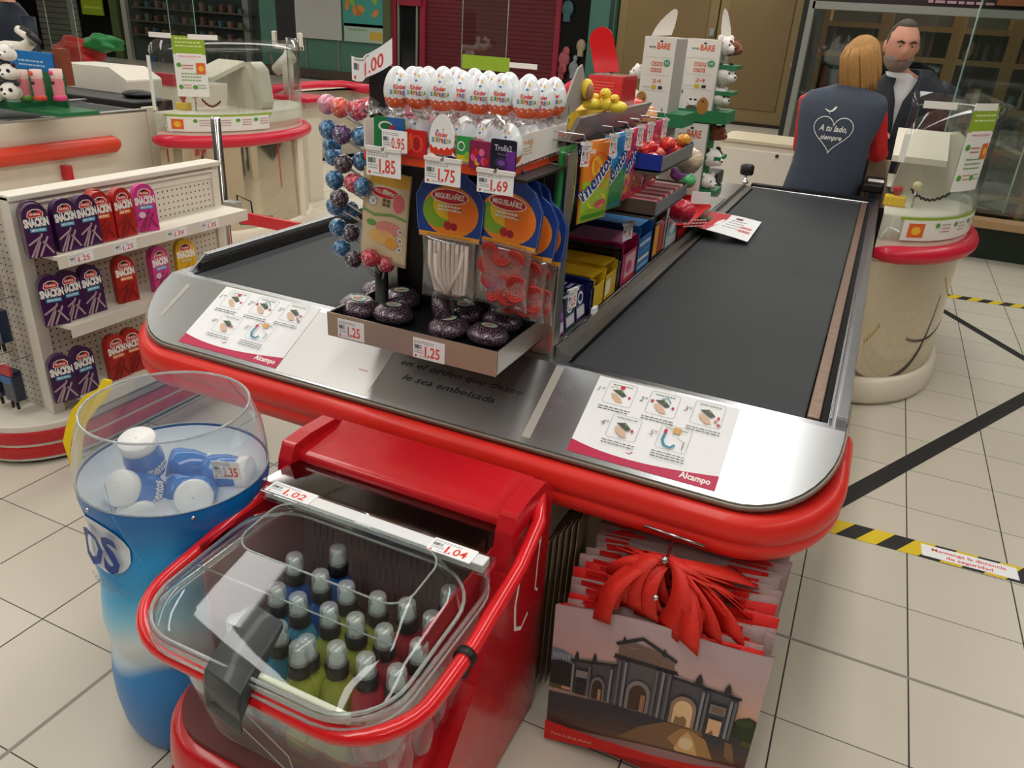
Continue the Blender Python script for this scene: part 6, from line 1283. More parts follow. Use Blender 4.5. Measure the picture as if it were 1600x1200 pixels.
# snack packs
SN = {'purple': ('#3c1648', '#2fa0c8'), 'red': ('#b0221e', '#e8842a'), 'pink': ('#d23a8c', '#3aa0d8'), 'yellow': ('#e8b81e', '#c8a030')}
def snack(kind):
    base, band = SN[kind]; g = G(ink(base, .35, .3)); w, h = .084, .185
    out = [(-w/2, 0), (w/2, 0), (w/2, h*.74)]+[(w/2*cos(a), h*.74+h*.26*sin(a)) for a in [pi*i/12 for i in range(1, 12)]]+[(-w/2, h*.74)]
    # local: front faces +x, width along y
    g.prism([(a, b) for a, b in out], 0, .030, 'x'); g.on((.030, 0, 0), (0, 1, 0), (0, 0, 1), (1, 0, 0), .0004)
    g.poly([(-.026, h*.77), (-.02, h*.86), (-.004, h*.90), (.016, h*.89), (.027, h*.82), (.024, h*.75), (.004, h*.745), (-.018, h*.735)], WHITE); g.poly([(-.0235, h*.775), (-.018, h*.85), (-.003, h*.885), (.015, h*.875), (.0245, h*.815), (.022, h*.76), (.004, h*.755), (-.016, h*.745)], ink('#cc2a20')); g.ell(0, h*.855, .009, .005, INKBLK, 10); g.text('Grefusa', 0, h*.785, .009, WHITE, 'c', width=.034, bold=.02)
    g.text('SNACKiN', 0, h*.585, .026, WHITE, 'c', width=w*.92, bold=.06, rot=.05); g.rect(-w*.28, h*.475, w*.33, h*.55, ink(band)); g.text('MINI PIPAS', 0.002, h*.492, .008, WHITE, 'c', width=w*.5, bold=.02)
    BR = ink({'purple': '#b59aa0', 'red': '#7a1a14', 'pink': '#8a2a50', 'yellow': '#c88a2a'}[kind])
    for (a, b, c, d_) in ((-.42, .02, .12, .44), (-.1, .02, .3, .38), (-.45, .25, .1, .40), (.1, .30, .42, .06), (-.3, .0, .0, .30)):
        g.strip([(w*a, h*b), (w*c, h*d_)], .0095, ink(base)); g.strip([(w*a, h*b), (w*c, h*d_)], .0065, BR)
    if kind == 'pink': g.ell(-w*.22, h*.36, .014, .012, ink('#e8c8d8'), 14)
    o = g.build('snack_pack', local=True); return o
sp_ = {}
SL = [('purple', 0, 72, 395, 'top shelf, leftmost purple'), ('purple', 0, 114, 388, 'top shelf, second purple'), ('purple', 0, 146, 381, 'top shelf, third purple, half behind the red one'), ('red', 0, 168, 370, 'top shelf, left of the two red ones'), ('red', 0, 200, 361, 'top shelf, right of the two red ones'), ('pink', 0, 237, 360, 'top shelf, the only pink one, rightmost'),
      ('purple', 1, 95, 500, 'middle shelf, leftmost purple'), ('purple', 1, 120, 490, 'middle shelf, second purple'), ('purple', 1, 152, 480, 'middle shelf, third purple'), ('red', 1, 204, 462, 'middle shelf, the only red one'), ('pink', 1, 257, 448, 'middle shelf, pink one left of the yellow one'), ('yellow', 1, 297, 420, 'middle shelf, the only yellow one'),
      ('purple', 2, 112, 630, 'bottom shelf, left purple one'), ('purple', 2, 142, 610, 'bottom shelf, right purple one'), ('red', 2, 192, 590, 'bottom shelf, left red one'), ('red', 2, 217, 580, 'bottom shelf, right red one')]
zs = (.806, .546, .256)
for k, (kd, s_, u, v, lb) in enumerate(SL):
    xf = SXB+[.10, .085, .10][s_]; P = AX(u, v, xf+.03)
    if kd in sp_: o = sp_[kd].copy(); COL.objects.link(o)
    else: o = sp_[kd] = snack(kd)
    o.location = (xf, P.y, zs[s_]); o.rotation_euler = (0, -.04, [-.35, -.1, -.05, -.15, .0, -.3][k % 6]); tag(o, '%s snack pack with rounded top, %s' % (kd, lb), 'snack pack', 'snack packs on the %s shelf' % ['top', 'middle', 'bottom'][s_])
    if s_ < 1 and k in (0, 3): 
        c = o.copy(); COL.objects.link(c); c.location = (xf-.04, P.y+.02, zs[s_]); c['label'] = '%s snack pack with rounded top, directly behind the %s one on the top shelf' % (kd, 'leftmost' if k == 0 else 'left red')
# hooks and hanging goods on the end face
for r_, z in enumerate((.86, .62, .38)):
    for c, x in enumerate((-2.95, -2.84, -2.75)):
        col = ['#20304a', '#16203a', '#2a3a4c'][(r_+c) % 3]
        hk = G(WIRE); hk.tube([(x, SH0, z), (x, SH0-.12, z+.005)], .002, 6); hk.build('hook', sh)
        g = G(mat('goods_navy'+col, col, .3, coat=.5, bump=.3, bscale=40)); g.box(x-.03, x+.03, SH0-.10, SH0-.06, z-.15, z-.03)
        g.m(ink('#c03a44')).box(x-.034, x+.034, SH0-.105, SH0-.095, z-.04, z+.0); g.m(ink('#3a6a9a')).box(x-.03, x+.03, SH0-.106, SH0-.10, z-.075, z-.045); g.m(BLACK).tube([(x-.012, SH0-.09, z-.15), (x-.016, SH0-.09, z-.185)], .006, 6).tube([(x+.012, SH0-.09, z-.15), (x+.016, SH0-.09, z-.185)], .006, 6)
        tag(g.build('hanging_pack'), 'small navy pack hanging on the snack shelf end panel, %s row %s' % (['top', 'middle', 'bottom'][r_], ['left', 'middle', 'right'][c]), 'hanging pack', 'packs hanging on the shelf end panel')
g = G(PAPER).box(-3.0, -2.72, SH0-.13, SH0-.128, .415, .43); tag(g.build('label_strip'), 'pale label strip in front of the lowest hanging packs at the left edge', 'label strip')
g = G(mat('orange_pack', '#c8601e', .4, coat=.4, bump=.4, bscale=40)); g.box(-3.02, -2.90, SH0-.2, SH0-.12, .30, .37); tag(g.build('hanging_pack'), 'orange pack at the left edge of the photo, below the label strip', 'hanging pack')
# chrome post with red barrier arm
p = thing('barrier_post', 'chrome post carrying a red barrier arm, beyond the snack shelf', 'post', (-2.9, 2.95, 0))
px_, py_ = None, None
Pb = AZ(357, 385, .45); 
# same vertical line seen at (335,180) and (357,385): distance chosen behind the snack shelf
yq = 3.25; Pt = AY(335, 182, yq); Pl = AY(357, 384, yq); X_ = (Pt.x+Pl.x)/2
p.location = (X_, yq, 0)
G(CHROME).smooth().lathe([(.10, 0), (.10, .01), (.032, .02), (.026, .03), (.026, Pt.z-.01), (.02, Pt.z), (.001, Pt.z)], 28, (X_, yq, 0), cap0=True).build('chrome_tube', p)
zb = AY(372, 330, yq).z
G(WIRE).box(X_+.02, X_+.11, yq-.03, yq+.03, zb-.03, zb+.05).build('arm_bracket', p, bevel=.003)
g = G(REDP); a = AY(372, 335, yq); b_ = AY(470, 357, yq); g.box(X_+.06, b_.x, yq-.012, yq+.012, a.z-.045, a.z+.02); g.build('barrier_arm', p, bevel=.004)
g = G(REDP); g.box(X_-.30, X_-.03, yq-.012, yq+.012, a.z-.02, a.z+.04); g.build('barrier_arm', p, bevel=.004)
g = G(BLACK).smooth(); pts = [AY(u, v, yq+.2) for u, v in ((395, 335), (392, 315), (370, 305), (375, 350), (405, 352), (440, 350))]; g.tube(pts, .005, 6); g.build('cable', p)
# ================================================================ cashier pods, neighbouring checkout, things beyond
MIR = mat('pod_mirror_skirt', '#cfc3b0', .06, .92)
POSTER_G = ink('#8fae2e'); POSTER_W = ink('#e8e8e2')
SCR = clear('screen_clear', '#f6f9f8', .03, .05)
def pod(dx, dy, where):
    t = thing('cashier_pod', 'cream cashier pod with crimson rim and clear screen, '+where, 'cashier pod', (.2+dx, 4.5+dy, 0))
    cx, cy, A_, B_ = .10+dx, 4.62+dy, .43, .68
    def D(k, z, n=28, add=0): return [(cx+(A_*k+add)*cos(a), cy+(B_*k+add)*sin(a), z) for a in [-pi/2+pi*i/n for i in range(n+1)]]
    def shell(g, prof, n=28): g.loft([D(k, z, n) for k, z in prof], cap=False, closed=False)
    g = G(CREAM).smooth(); shell(g, [(1.06, 0.01), (1.08, .03), (1.07, .12), (1.04, .135), (.9, .14)]); g.build('base', t, solid=.01)
    g = G(MIR).smooth(); shell(g, [(1.02, .135), (1.0, .40), (.98, .74)], 40); g.build('mirrored_skirt', t)
    g = G(CREAM).smooth(); shell(g, [(.985, .72), (.985, .94), (.97, .95), (.2, .95)]); g.build('upper_band', t)
    rim = D(1.03, .77, 28); rad = [.025, .040]+[.045]*(len(rim)-4)+[.040, .025]; g = G(CRIM); g.tube(rim, rad, 14, flat=.95); g.build('crimson_rim', t)
    # clear screen following the pod front
    g = G(SCR).smooth(); n = 36; k = .99; P = []
    for zf in range(7):
        for i in range(n+1):
            a = -pi/2+pi*.98*i/n; e = min(1, (i)/5); top = 1.30+.12*sqrt(max(0, 1-(1-e)**2)); z = .83+(top-.83)*zf/6; P.append((cx+A_*k*cos(a), cy+B_*k*sin(a), z))
    g.add(P, [(j*(n+1)+i, j*(n+1)+i+1, (j+1)*(n+1)+i+1, (j+1)*(n+1)+i) for j in range(6) for i in range(n)]); g.build('clear_screen', t, solid=.006)
    def smap(u, v, h): a = -pi/2+u; r = h+.004; return Vector((cx+(A_*k+r)*cos(a), cy+(B_*k+r)*sin(a), v))
    CW = mat('screen_clip_white', '#ecebe4', .4)
    for c_ in ((.10, 1.412, .42, 1.442), (.62, 1.412, .95, 1.442), (.0, .96 if dx < -1 else 1.18, .06, 1.30)): g = G(); g.onf(smap, .001); g.rect(*c_, CW, 6, 2); g.build('screen_clip', t, solid=.004)
    g = G(); g.onf(smap, .0006); u0, u1 = (.42, .80) if dx < -1 else (.62, 1.02)
    g.rect(u0, 1.06, u1, 1.43, POSTER_W, 8, 4); g.rect(u0, 1.32, u1, 1.43, POSTER_G, 8, 2); W = u1-u0
    for j in range(3): scribble(g, u0+W*.1, 1.41-.022*j, W*.8, 1, .1, ink('#d8e4a8'), .008, seed=j)
    g.rect(u0+W*.1, 1.295, u1-W*.1, 1.325, ink('#f4e8ea'), 4, 1); g.text('www.alcampo.es', u0+W*.5, 1.303, .014, ink('#c0304a'), 'c', width=W*.7)
    for (a, b) in ((.15, 1.255), (.15, 1.12), (.6, 1.12)): g.ell(u0+W*a, b, .03, .014, ink('#5a9a3a'), 12)
    g.rect(u0+W*.68, 1.20, u0+W*.95, 1.27, ink('#e0662a'), 5, 1); g.lay += 3; g.ell(u0+W*.82, 1.235, .03, .018, ink('#f0b83a'), 10)
    scribble(g, u0+W*.25, 1.25, W*.35, 2, .018, ink('#c85a5a'), .006, seed=5); scribble(g, u0+W*.2, 1.20, W*.6, 3, .02, ink('#7aa05a'), .006, seed=6); scribble(g, u0+W*.25, 1.13, W*.25, 2, .018, ink('#c85a5a'), .005, seed=7); scribble(g, u0+W*.68, 1.13, W*.25, 2, .018, ink('#8a8a8a'), .005, seed=8)
    g.build('notice', t)
    g = G(); g.onf(smap, .0006); g.rect(.22, .835, 1.5, .93, POSTER_W, 14, 1); g.rect(.18, .93, 1.55, .943, POSTER_G, 14, 1); g.rect(.28, .85, .45, .915, ink('#e0662a'), 5, 1); g.lay += 4; g.ell(.365, .882, .05, .02, ink('#f0b83a'), 12)
    for a in (.6, .85, 1.1, 1.32): g.ell(a, .905, .028, .012, ink('#5a9a3a'), 10); scribble(g, a+.05, .905, .12, 3, .016, ink('#b0787a'), .005, seed=int(a*10))
    g.build('notice_strip', t)
    # cream console inside with rounded panel and sloping top
    g = G(CREAM); g.prism([(cx+.02, .95), (cx+.34, .95), (cx+.36, 1.0), (cx+.33, 1.22), (cx+.27, 1.27), (cx+.08, 1.24), (cx+.05, 1.20)], cy-.02, cy+.10, 'y'); g.build('console_panel', t, bevel=.02, seg=3)
    g = G(CREAM); a = Vector((cx-.02, cy-.22, 1.10)); g.prism([(cy-.35, 1.14), (cy-.02, 1.24), (cy-.02, 1.27), (cy-.35, 1.17)], cx-.02, cx+.22, 'x'); g.m(mat('console_groove', '#8f887a', .4)).prism([(cy-.34, 1.166), (cy-.30, 1.178), (cy-.30, 1.181), (cy-.34, 1.169)], cx+.01, cx+.20, 'x').prism([(cy-.12, 1.236), (cy-.08, 1.248), (cy-.08, 1.251), (cy-.12, 1.239)], cx+.01, cx+.20, 'x'); g.build('console_top', t, bevel=.006)
    g = G(mat('stop_yellow', '#eec11c', .35, coat=.3)).box(cx-.01, cx+.085, cy-.62+.14, cy-.62+.20, .95, 1.0); g.build('stop_box', t, bevel=.008); g = G(mat('stop_red', '#c22a2a', .35)).smooth(); g.lathe([(.012, 0), (.012, .015), (.02, .02), (.022, .035), (.018, .042), (.001, .043)], 16, (cx+.04, cy-.62+.17, 1.0)); g.build('stop_button', t)
    g = G(BLACK).smooth(); cc = [(cx+.10+.007*i, cy-.34+.006*cos(i*2.2), 1.02-.04*sin(pi*i/24)+.005*sin(i*2.2)) for i in range(25)]; g.tube(cc, .006, 6); g.build('coiled_cord', t)
    g = G(mat('knob_beige', '#d8c89a', .4)).smooth(); g.ball((cx+.12, cy-.42, 1.05), .022, 14, 10); g.m(WIRE).cyl((cx+.12, cy-.42, .95), (cx+.12, cy-.42, 1.04), .005); g.build('round_knob', t)
    G(CREAM).box(cx+.36, cx+.42, cy+.26, cy+.32, .02, .74).build('end_post', t)
    return t
pod(0, 0, 'right of the right conveyor belt'); pod(-4.55, 0, 'on the neighbouring checkout at left')
# tall greenish clear sheets (hygiene screens)
TALL = clear('tall_sheet', '#eef4f1', .03, .07)
def tall(label, x0, y0, x1, y1, z0, z1, edge=True):
    t = thing('hygiene_screen', label, 'clear screen', ((x0+x1)/2, (y0+y1)/2, z0)); a = Vector((x0, y0, 0)); b = Vector((x1, y1, 0)); d = (b-a).normalized(); q = Vector((-d.y, d.x, 0))*.003
    g = G(TALL); P = [a-q, b-q, b+q, a+q]; g.add([p+Vector((0, 0, z0)) for p in P]+[p+Vector((0, 0, z1)) for p in P], [(3, 2, 1, 0), (4, 5, 6, 7), (0, 1, 5, 4), (1, 2, 6, 5), (2, 3, 7, 6), (3, 0, 4, 7)]); g.build('sheet', t)
    g = G(EDGE); g.cyl(a+Vector((0, 0, z0)), a+Vector((0, 0, z1)), .004, 6).cyl(b+Vector((0, 0, z0)), b+Vector((0, 0, z1)), .004, 6); g.build('sheet_edge', t); return t
tall('tall clear hygiene screen standing above the right pod, at the right edge', .30, 4.7, .62, 4.35, .95, 2.2)
a = AY(722, 60, 7.5); b = AY(792, 60, 7.5); tall('tall clear screen in front of the maroon shutter', a.x, 7.5, b.x, 7.5, .9, 2.3)
g = G(POSTER_G).box(a.x+.02, a.x+.55, 7.48, 7.49, AY(740, 108, 7.5).z, AY(740, 86, 7.5).z); g.m(POSTER_W).box(a.x+.55, a.x+.85, 7.478, 7.489, AY(740, 100, 7.5).z, AY(740, 92, 7.5).z); tag(g.build('notice'), 'green notice strip at the foot of the clear screen in front of the maroon shutter', 'notice')
for (u0, u1, y, lb) in ((455, 462, 7.0, 'clear screen edge in front of the white board'), (265, 305, 6.2, 'tall clear screen behind the left pod'), (75, 118, 6.4, 'tall clear screen behind the blue sign')):
    a = AY(u0, 40, y); b = AY(u1, 40, y); tall('%s' % lb, a.x, y, b.x, y, .9, 2.3)
# ---------------------------------------------------------------- neighbouring checkout
nc = thing('checkout_counter', 'cream neighbouring checkout with orange red bumper bar and dark belt, upper left', 'checkout counter', (-5.6, 4, 0))
nx = -4.64
g = G(CREAM).box(nx-2.0, nx, .6, 4.05, 0, .93); g.build('counter_body', nc, bevel=.01)
g = G(STEEL).box(nx-.05, nx+.004, .6, 4.05, .93, .942).box(nx-.62, nx-.58, .6, 4.05, .93, .955); g.build('steel_edge', nc, bevel=.002)
G(BELT).box(nx-.58, nx-.05, .6, 4.0, .93, .936).build('conveyor_belt', nc)
g = G(mat('bumper_orange_red', '#d8402a', .42, coat=.1)); g.tube([(nx+.03, y, .745) for y in (.6, .9, 2.0, 3.4, 3.72, 3.76)], [.055, .055, .055, .055, .055, .03], 16); g.build('bumper_bar', nc)
g = G(REDP); p_ = AX(105, 268, nx+.02); g.box(nx, nx+.05, p_.y-.03, p_.y+.02, p_.z-.05, p_.z+.04); g.build('red_bracket', nc, bevel=.003)
g = G(CREAM).box(nx-.05, nx, 4.05, 4.15, 0, .95); g.build('end_panel', nc)
# items on it
def onX(u, v, z): return AZ(u, v, z)
g = thing('blue_sign_holder', 'blue sign with white lettering standing on the neighbouring checkout', 'sign', AZ(60, 160, .96))
a = AZ(22, 116, 1.0); Y_ = 3.0
a = AY(20, 116, Y_+.35); b = AY(80, 84, Y_+.35); q = G(mat('sign_blue', '#1477c4', .4)).box(a.x, b.x, Y_+.35, Y_+.37, a.z, b.z); q.on((a.x, Y_+.3499, a.z), (1, 0, 0), (0, 0, 1), (0, -1, 0), .001); W, H = b.x-a.x, b.z-a.z
scribble(q, W*.2, H*.6, W*.6, 2, H*.16, ink('#bfe0f4'), H*.06); q.rect(W*.6, H*.08, W*.92, H*.18, ink('#d8ecf6')); q.build('sign_panel', g)
q = G(mat('sign_brown_side', '#7a3a22', .6)).box(b.x, b.x+.07, Y_+.36, Y_+.42, a.z-.03, b.z+.03); q.build('sign_side', g)
JG = mat('jar_green_frame', '#1f6a3e', .5)
cs = thing('candy_display', 'dark green rack of pink candy jars on the neighbouring checkout', 'display rack', AY(60, 160, 3.2))
a = AY(20, 160, 3.25); b = AY(78, 116, 3.25); G(JG).box(a.x-.02, b.x+.2, 3.12, 3.38, a.z-.02, a.z+.0).box(a.x-.03, b.x, 3.33, 3.34, a.z-.02, b.z+.0).build('rack', cs)
for k, (u, c) in enumerate([(42, '#6aa03a'), (64, '#e0503a'), (95, '#e03a80')]):
    P = AY(u, 157, 3.2); g = G(mat('jar'+c, c, .25, coat=.5)).smooth().lathe([(.001, 0), (.035, 0), (.036, .02), (.030, .03)], 18, P); g.m(ink('#d8808a')).lathe([(.030, .03), (.032, .09), (.030, .12)], 18, P); g.m(ink('#e8c8c0')).lathe([(.030, .12), (.033, .13), (.033, .17), (.001, .17)], 18, P); g.m(ink(c)).ball((P.x+.003, P.y-.033, P.z+.15), .013, 8, 6); g.m(INKBLK).box(P.x-.012, P.x+.012, P.y-.034, P.y-.02, P.z+.09, P.z+.105)
    tag(g.build('candy_jar'), '%s topped candy jar on the green rack, %s' % (['green', 'orange', 'magenta'][k], ['left', 'middle', 'right'][k]), 'candy jar', 'candy jars on the neighbouring checkout')
for k, (u, v, s, kd, lb) in enumerate([(8, 82, .05, 'bear', 'white plush bear at the far left edge, topmost'), (12, 112, .05, 'panda', 'panda plush at the far left edge, middle'), (16, 142, .055, 'panda', 'panda plush at the far left edge, lowest'), (-8, 148, .05, 'bear', 'white plush cut off by the left edge')]):
    P = AY(u, v, 3.1); plush(kd, P, s, lb, (.6, -1))
LASTG = G(JG).box(AY(-30, 150, 3.14).x, AY(30, 150, 3.14).x, 3.12, 3.30, AY(0, 163, 3.14).z, AY(0, 156, 3.14).z).build('green_tray'); tag(LASTG, 'green tray under the plush toys at the far left edge', 'tray')
# white cash desk unit and phone-like terminal
g = G(CREAMM); a = AY(88, 98, 4.6); b = AY(196, 145, 4.6)
g.prism([(a.x, 0), (AY(190, 145, 4.6).x, 0), (AY(197, 128, 4.6).x, AY(197, 125, 4.6).z), (AY(170, 106, 4.6).x, AY(170, 105, 4.6).z), (a.x, AY(88, 97, 4.6).z)], 4.6, 4.95, 'y'); tag(g.build('cash_desk', bevel=.015), 'cream wedge-shaped cash desk cover beyond the neighbouring belt', 'cash desk')
g = G(BLACK); a = AY(60, 158, 4.3); b = AY(240, 165, 4.3); g.box(a.x, AY(235, 150, 4.3).x, 4.15, 4.5, 0, AY(100, 140, 4.3).z); tag(g.build('scanner_bed', bevel=.01), 'black scanner bed below the cream cash desk cover', 'scanner')
g = G(BLACK); P = AY(215, 147, 4.4); g.ball((P.x, 4.4, P.z), (.12, .1, .03), 18, 10); tag(g.build('keypad'), 'black keypad behind the left pod screen, near the yellow stop box', 'keypad')
# red and green crumpled basket stack in the background
g = G(mat('red_net', '#b8241c', .5, bump=.6, bscale=20, var=.2)); P = AY(125, 85, 8.5); g.ball(P, (.38, .3, .22), 24, 14, lambda d: 1+.25*sin(5*d.x)*cos(4*d.z+d.y*3)); tag(g.build('red_cloth'), 'crumpled red cloth heap in the background, above the cream desk cover', 'cloth')
g = G(mat('green_net', '#1c7a3a', .5, bump=.6, bscale=20)); P = AY(163, 68, 8.6); g.ball(P, (.26, .25, .12), 24, 14, lambda d: 1+.25*sin(5*d.x)*cos(4*d.z+d.y*3)); tag(g.build('green_cloth'), 'crumpled green cloth beside the red heap in the background', 'cloth')
g = G(CREAM); a = AY(75, 95, 8.3); b = AY(135, 112, 8.3); g.box(a.x, AY(150, 95, 8.3).x, 8.3, 8.9, 0, AY(125, 85, 8.5).z-.2); tag(g.build('desk'), 'pale desk under the crumpled red cloth in the background', 'desk')
g = G(BLACK); a = AY(150, 104, 8.0); g.box(a.x+.1, a.x+.5, 7.9, 8.1, 0, a.z-.2); g.ball((a.x+.3, 8, a.z-.15), (.45, .3, .25), 20, 12); tag(g.build('dark_bag'), 'dark rounded bag behind the cream cash desk cover', 'bag')
# monitor on its arm (right of left pod)
mo = thing('checkout_monitor', 'small dark monitor on a cream stand above a red-rimmed shelf, left of the white board', 'monitor', AY(448, 160, 5.8)); Y_ = 5.8
a = AY(425, 75, Y_); b = AY(469, 57, Y_); G(CREAMM).box(a.x, b.x, Y_, Y_+.05, a.z, a.z+.04).box(a.x, a.x+.04, Y_, Y_+.04, a.z, a.z+.14).box(b.x-.04, b.x, Y_, Y_+.04, a.z, a.z+.14).build('cradle', mo, bevel=.01)
a2 = AY(432, 66, Y_); G(BLACK).box(a2.x, AY(460, 60, Y_).x, Y_+.01, Y_+.03, a.z+.03, a.z+.42).build('screen', mo, bevel=.005)
p0 = AY(449, 78, Y_); p1 = AY(452, 150, Y_); G(CREAMM).smooth().tube([p0, AY(449, 95, Y_), p1], [.025, .05, .05], 12).build('stand', mo)
q0 = AY(432, 110, Y_); q1 = AY(455, 88, Y_); G(CREAMM).smooth().tube([q0, q1], [.05, .06], 12).build('handset', mo)
a = AY(435, 150, Y_); b = AY(492, 142, Y_); G(CRIM).box(a.x, b.x, Y_-.1, Y_+.25, a.z-.02, a.z+.02).build('red_shelf', mo, bevel=.01)
g = G(CREAM); g.box(AY(448, 165, Y_).x, AY(478, 165, Y_).x, Y_+.0, Y_+.2, 0, a.z-.02); g.build('shelf_pillar', mo)
# far crimson-rimmed counter behind the lollipops
fc = thing('checkout_counter', 'far cream checkout with crimson rim, behind the lollipops and monitor', 'checkout counter', (-4.6, 7.0, 0))
R1 = [AZ(u, v, .80) for u, v in ((420, 143), (440, 138), (490, 134), (535, 133), (580, 140))]; g = G(CRIM); g.tube(R1, .055, 12); g.build('crimson_rim', fc)
g = G(CREAM); B_ = [(p.x, p.y+.03) for p in R1]; g.prism(B_+[(B_[-1][0], B_[-1][1]+1.2), (B_[0][0], B_[0][1]+1.2)], 0, .78); g.build('counter_body', fc)
R2 = [AZ(u, v, .72) for u, v in ((500, 168), (540, 166), (575, 158), (600, 152))]; g = G(CRIM); g.tube(R2, .04, 12); g.build('crimson_rim', fc)
g2 = G(mat('bumper_back_red', '#c02436', .4)); a = AY(195, 117, 6.6); b = AY(262, 119, 6.6); g2.box(a.x, AY(280, 119, 6.6).x, 6.6, 6.7, a.z-.06, a.z+.06); g2.m(CREAM).box(a.x, AY(280, 119, 6.6).x, 6.62, 7.4, 0, a.z-.06); tag(g2.build('red_rail'), 'short crimson rail on a cream base, left of the left pod screen', 'rail')
a = AY(895, 135, 7.2); b = AY(955, 112, 7.2); 
rr = G(CRIM); rr.tube([AY(870, 152, 6.6), AY(905, 128, 6.6)], .05, 12); pq = AY(880, 145, 6.6); rr.box(pq.x-.03, pq.x+.03, 6.58, 6.64, 0, pq.z); tag(rr.build('red_rail'), 'crimson rail end behind the right end of the upper egg tier', 'rail')
# ---- behind the right belt: cream cabinets, cashier desk
Y_ = 5.6; a = AY(1124, 285, Y_); b = AY(1232, 225, Y_)
cb = thing('cashier_cabinet', 'cream low cabinet with a black lock behind the knob, left of the woman', 'cabinet', (-.75, 5.8, 0))
G(CREAM).box(-.98, -.46, Y_, 6.1, 0, AY(1125, 219, Y_).z).build('cabinet_body', cb, bevel=.006)
G(mat('cabinet_frame', '#cfc3a8', .4)).box(-.985, -.455, Y_-.01, 6.1, AY(1125, 219, Y_).z, AY(1125, 219, Y_).z+.02).build('top_edge', cb); G(CREAMM).box(-.96, -.49, Y_-.012, Y_, .1, AY(1125, 228, Y_).z).build('door_panel', cb, bevel=.004)
P = AY(1214, 244, Y_-.015); G(BLACK).ball((P.x, P.y, P.z), .012, 10, 8).build('lock', cb)
P = AY(1147, 270, Y_-.02); 
g = G(BLACK).box(-.62, .07, 4.8, 4.855, .80, .86); g.build('end_plate', ck)
g = G(WIRE)
for u, v in ((1295, 299), (1306, 298), (1328, 302), (1350, 304)): P = AZ(u, v, .854); g.ball((P.x, P.y, .855), .006, 8, 6)
g.build('screw', ck)
ds = thing('cashier_desk', 'dark cashier desk with papers between the woman and the right pod', 'desk', (.15, 5.1, 0))
G(BLACK).box(.02, .06, 4.88, 5.22, .0, .88).build('desk_side', ds); G(BLACK).box(-.02, .09, 4.90, 5.22, .88, .93).build('desk_top', ds, bevel=.01); G(mat('desk_beige', '#a8937a', .5)).box(-.02, .10, 5.30, 5.33, 0, 1.02).build('desk_back', ds)
tag(G(PAPER).box(.0, .085, 4.98, 5.08, .932, .934).build('paper_slip'), 'small white paper slip on the dark desk beside the woman', 'paper')
# beige wood strip floor sill of shop
g = G(mat('wood_sill', '#a0805c', .5)).box(.6, 6.9, 7.55, 7.76, .30, .36); struct(g.build('trim_23'))
# ================================================================ people
SKIN = mat('skin', '#c98f78', .5, var=.08, vscale=9); HAIRB = mat('hair_blond', '#b98a4e', .5, var=.35, vscale=60, bump=.5, bscale=120, stretch=(3, 3, .6)); NAVY = mat('navy_jacket', '#0d1522', .6, var=.2, vscale=8, bump=.3, bscale=30)
VEST = mat('vest_slate', '#3e4656', .7, var=.12, vscale=6, bump=.3, bscale=14); RSL = mat('sleeve_red', '#c8141c', .6, var=.1, bump=.3, bscale=20); DENIM = mat('trousers_dark', '#20242e', .7); GREYH = mat('hair_grey', '#4a413c', .7, bump=.5, bscale=150); BEARD = mat('beard_grey', '#8b7d72', .8, bump=.6, bscale=160, var=.3, vscale=80); SHOE = mat('shoe_dark', '#191a1c', .5)
def ering(c, rx, ry, n=20, rz=0, tilt=0, sq=1):
    o = []
    for i in range(n):
        a = 2*pi*i/n; x = rx*math.copysign(abs(cos(a))**sq, cos(a)); y = ry*math.copysign(abs(sin(a))**sq, sin(a)); o.append((c[0]+x*cos(rz)-y*sin(rz), c[1]+x*sin(rz)+y*cos(rz), c[2]+tilt*y))
    return o
def head(g, c, yaw, s=1.0, pitch=0):
    """skin head with face; faces -y before yaw"""
    M0 = g.M.copy(); g.M = Matrix.Translation(c) @ Matrix.Rotation(yaw, 4, 'Z') @ Matrix.Rotation(pitch, 4, 'X') @ Matrix.Scale(s, 4)
    def fn(d):
        k = 1.0; f = -d.y
        if f > .2:
            nose = math.exp(-((d.x/.16)**2)-(((d.z+.12)/.22)**2))*(.20 if d.z < .12 else .08); k += nose*f
            for sx in (-1, 1): k -= .07*math.exp(-(((d.x-sx*.36)/.17)**2)-(((d.z-.12)/.13)**2))
            k += .05*math.exp(-(((d.z-.30)/.12)**2))*f; k += .06*math.exp(-((d.x/.3)**2)-(((d.z+.62)/.14)**2))
            k += .035*math.exp(-((d.x/.26)**2)-(((d.z+.42)/.08)**2)); k -= .02*math.exp(-((d.x/.3)**2)-(((d.z+.52)/.05)**2))
        if d.z < -.2: k *= 1-.10*(-.2-d.z)*abs(d.x)*2
        return k
    g.ball((0, 0, 0), (.077, .098, .118), 48, 36, fn)
    for sx in (-1, 1): g.ball((sx*.079, .012, -.005), (.012, .022, .032), 12, 10)
    g.M = M0
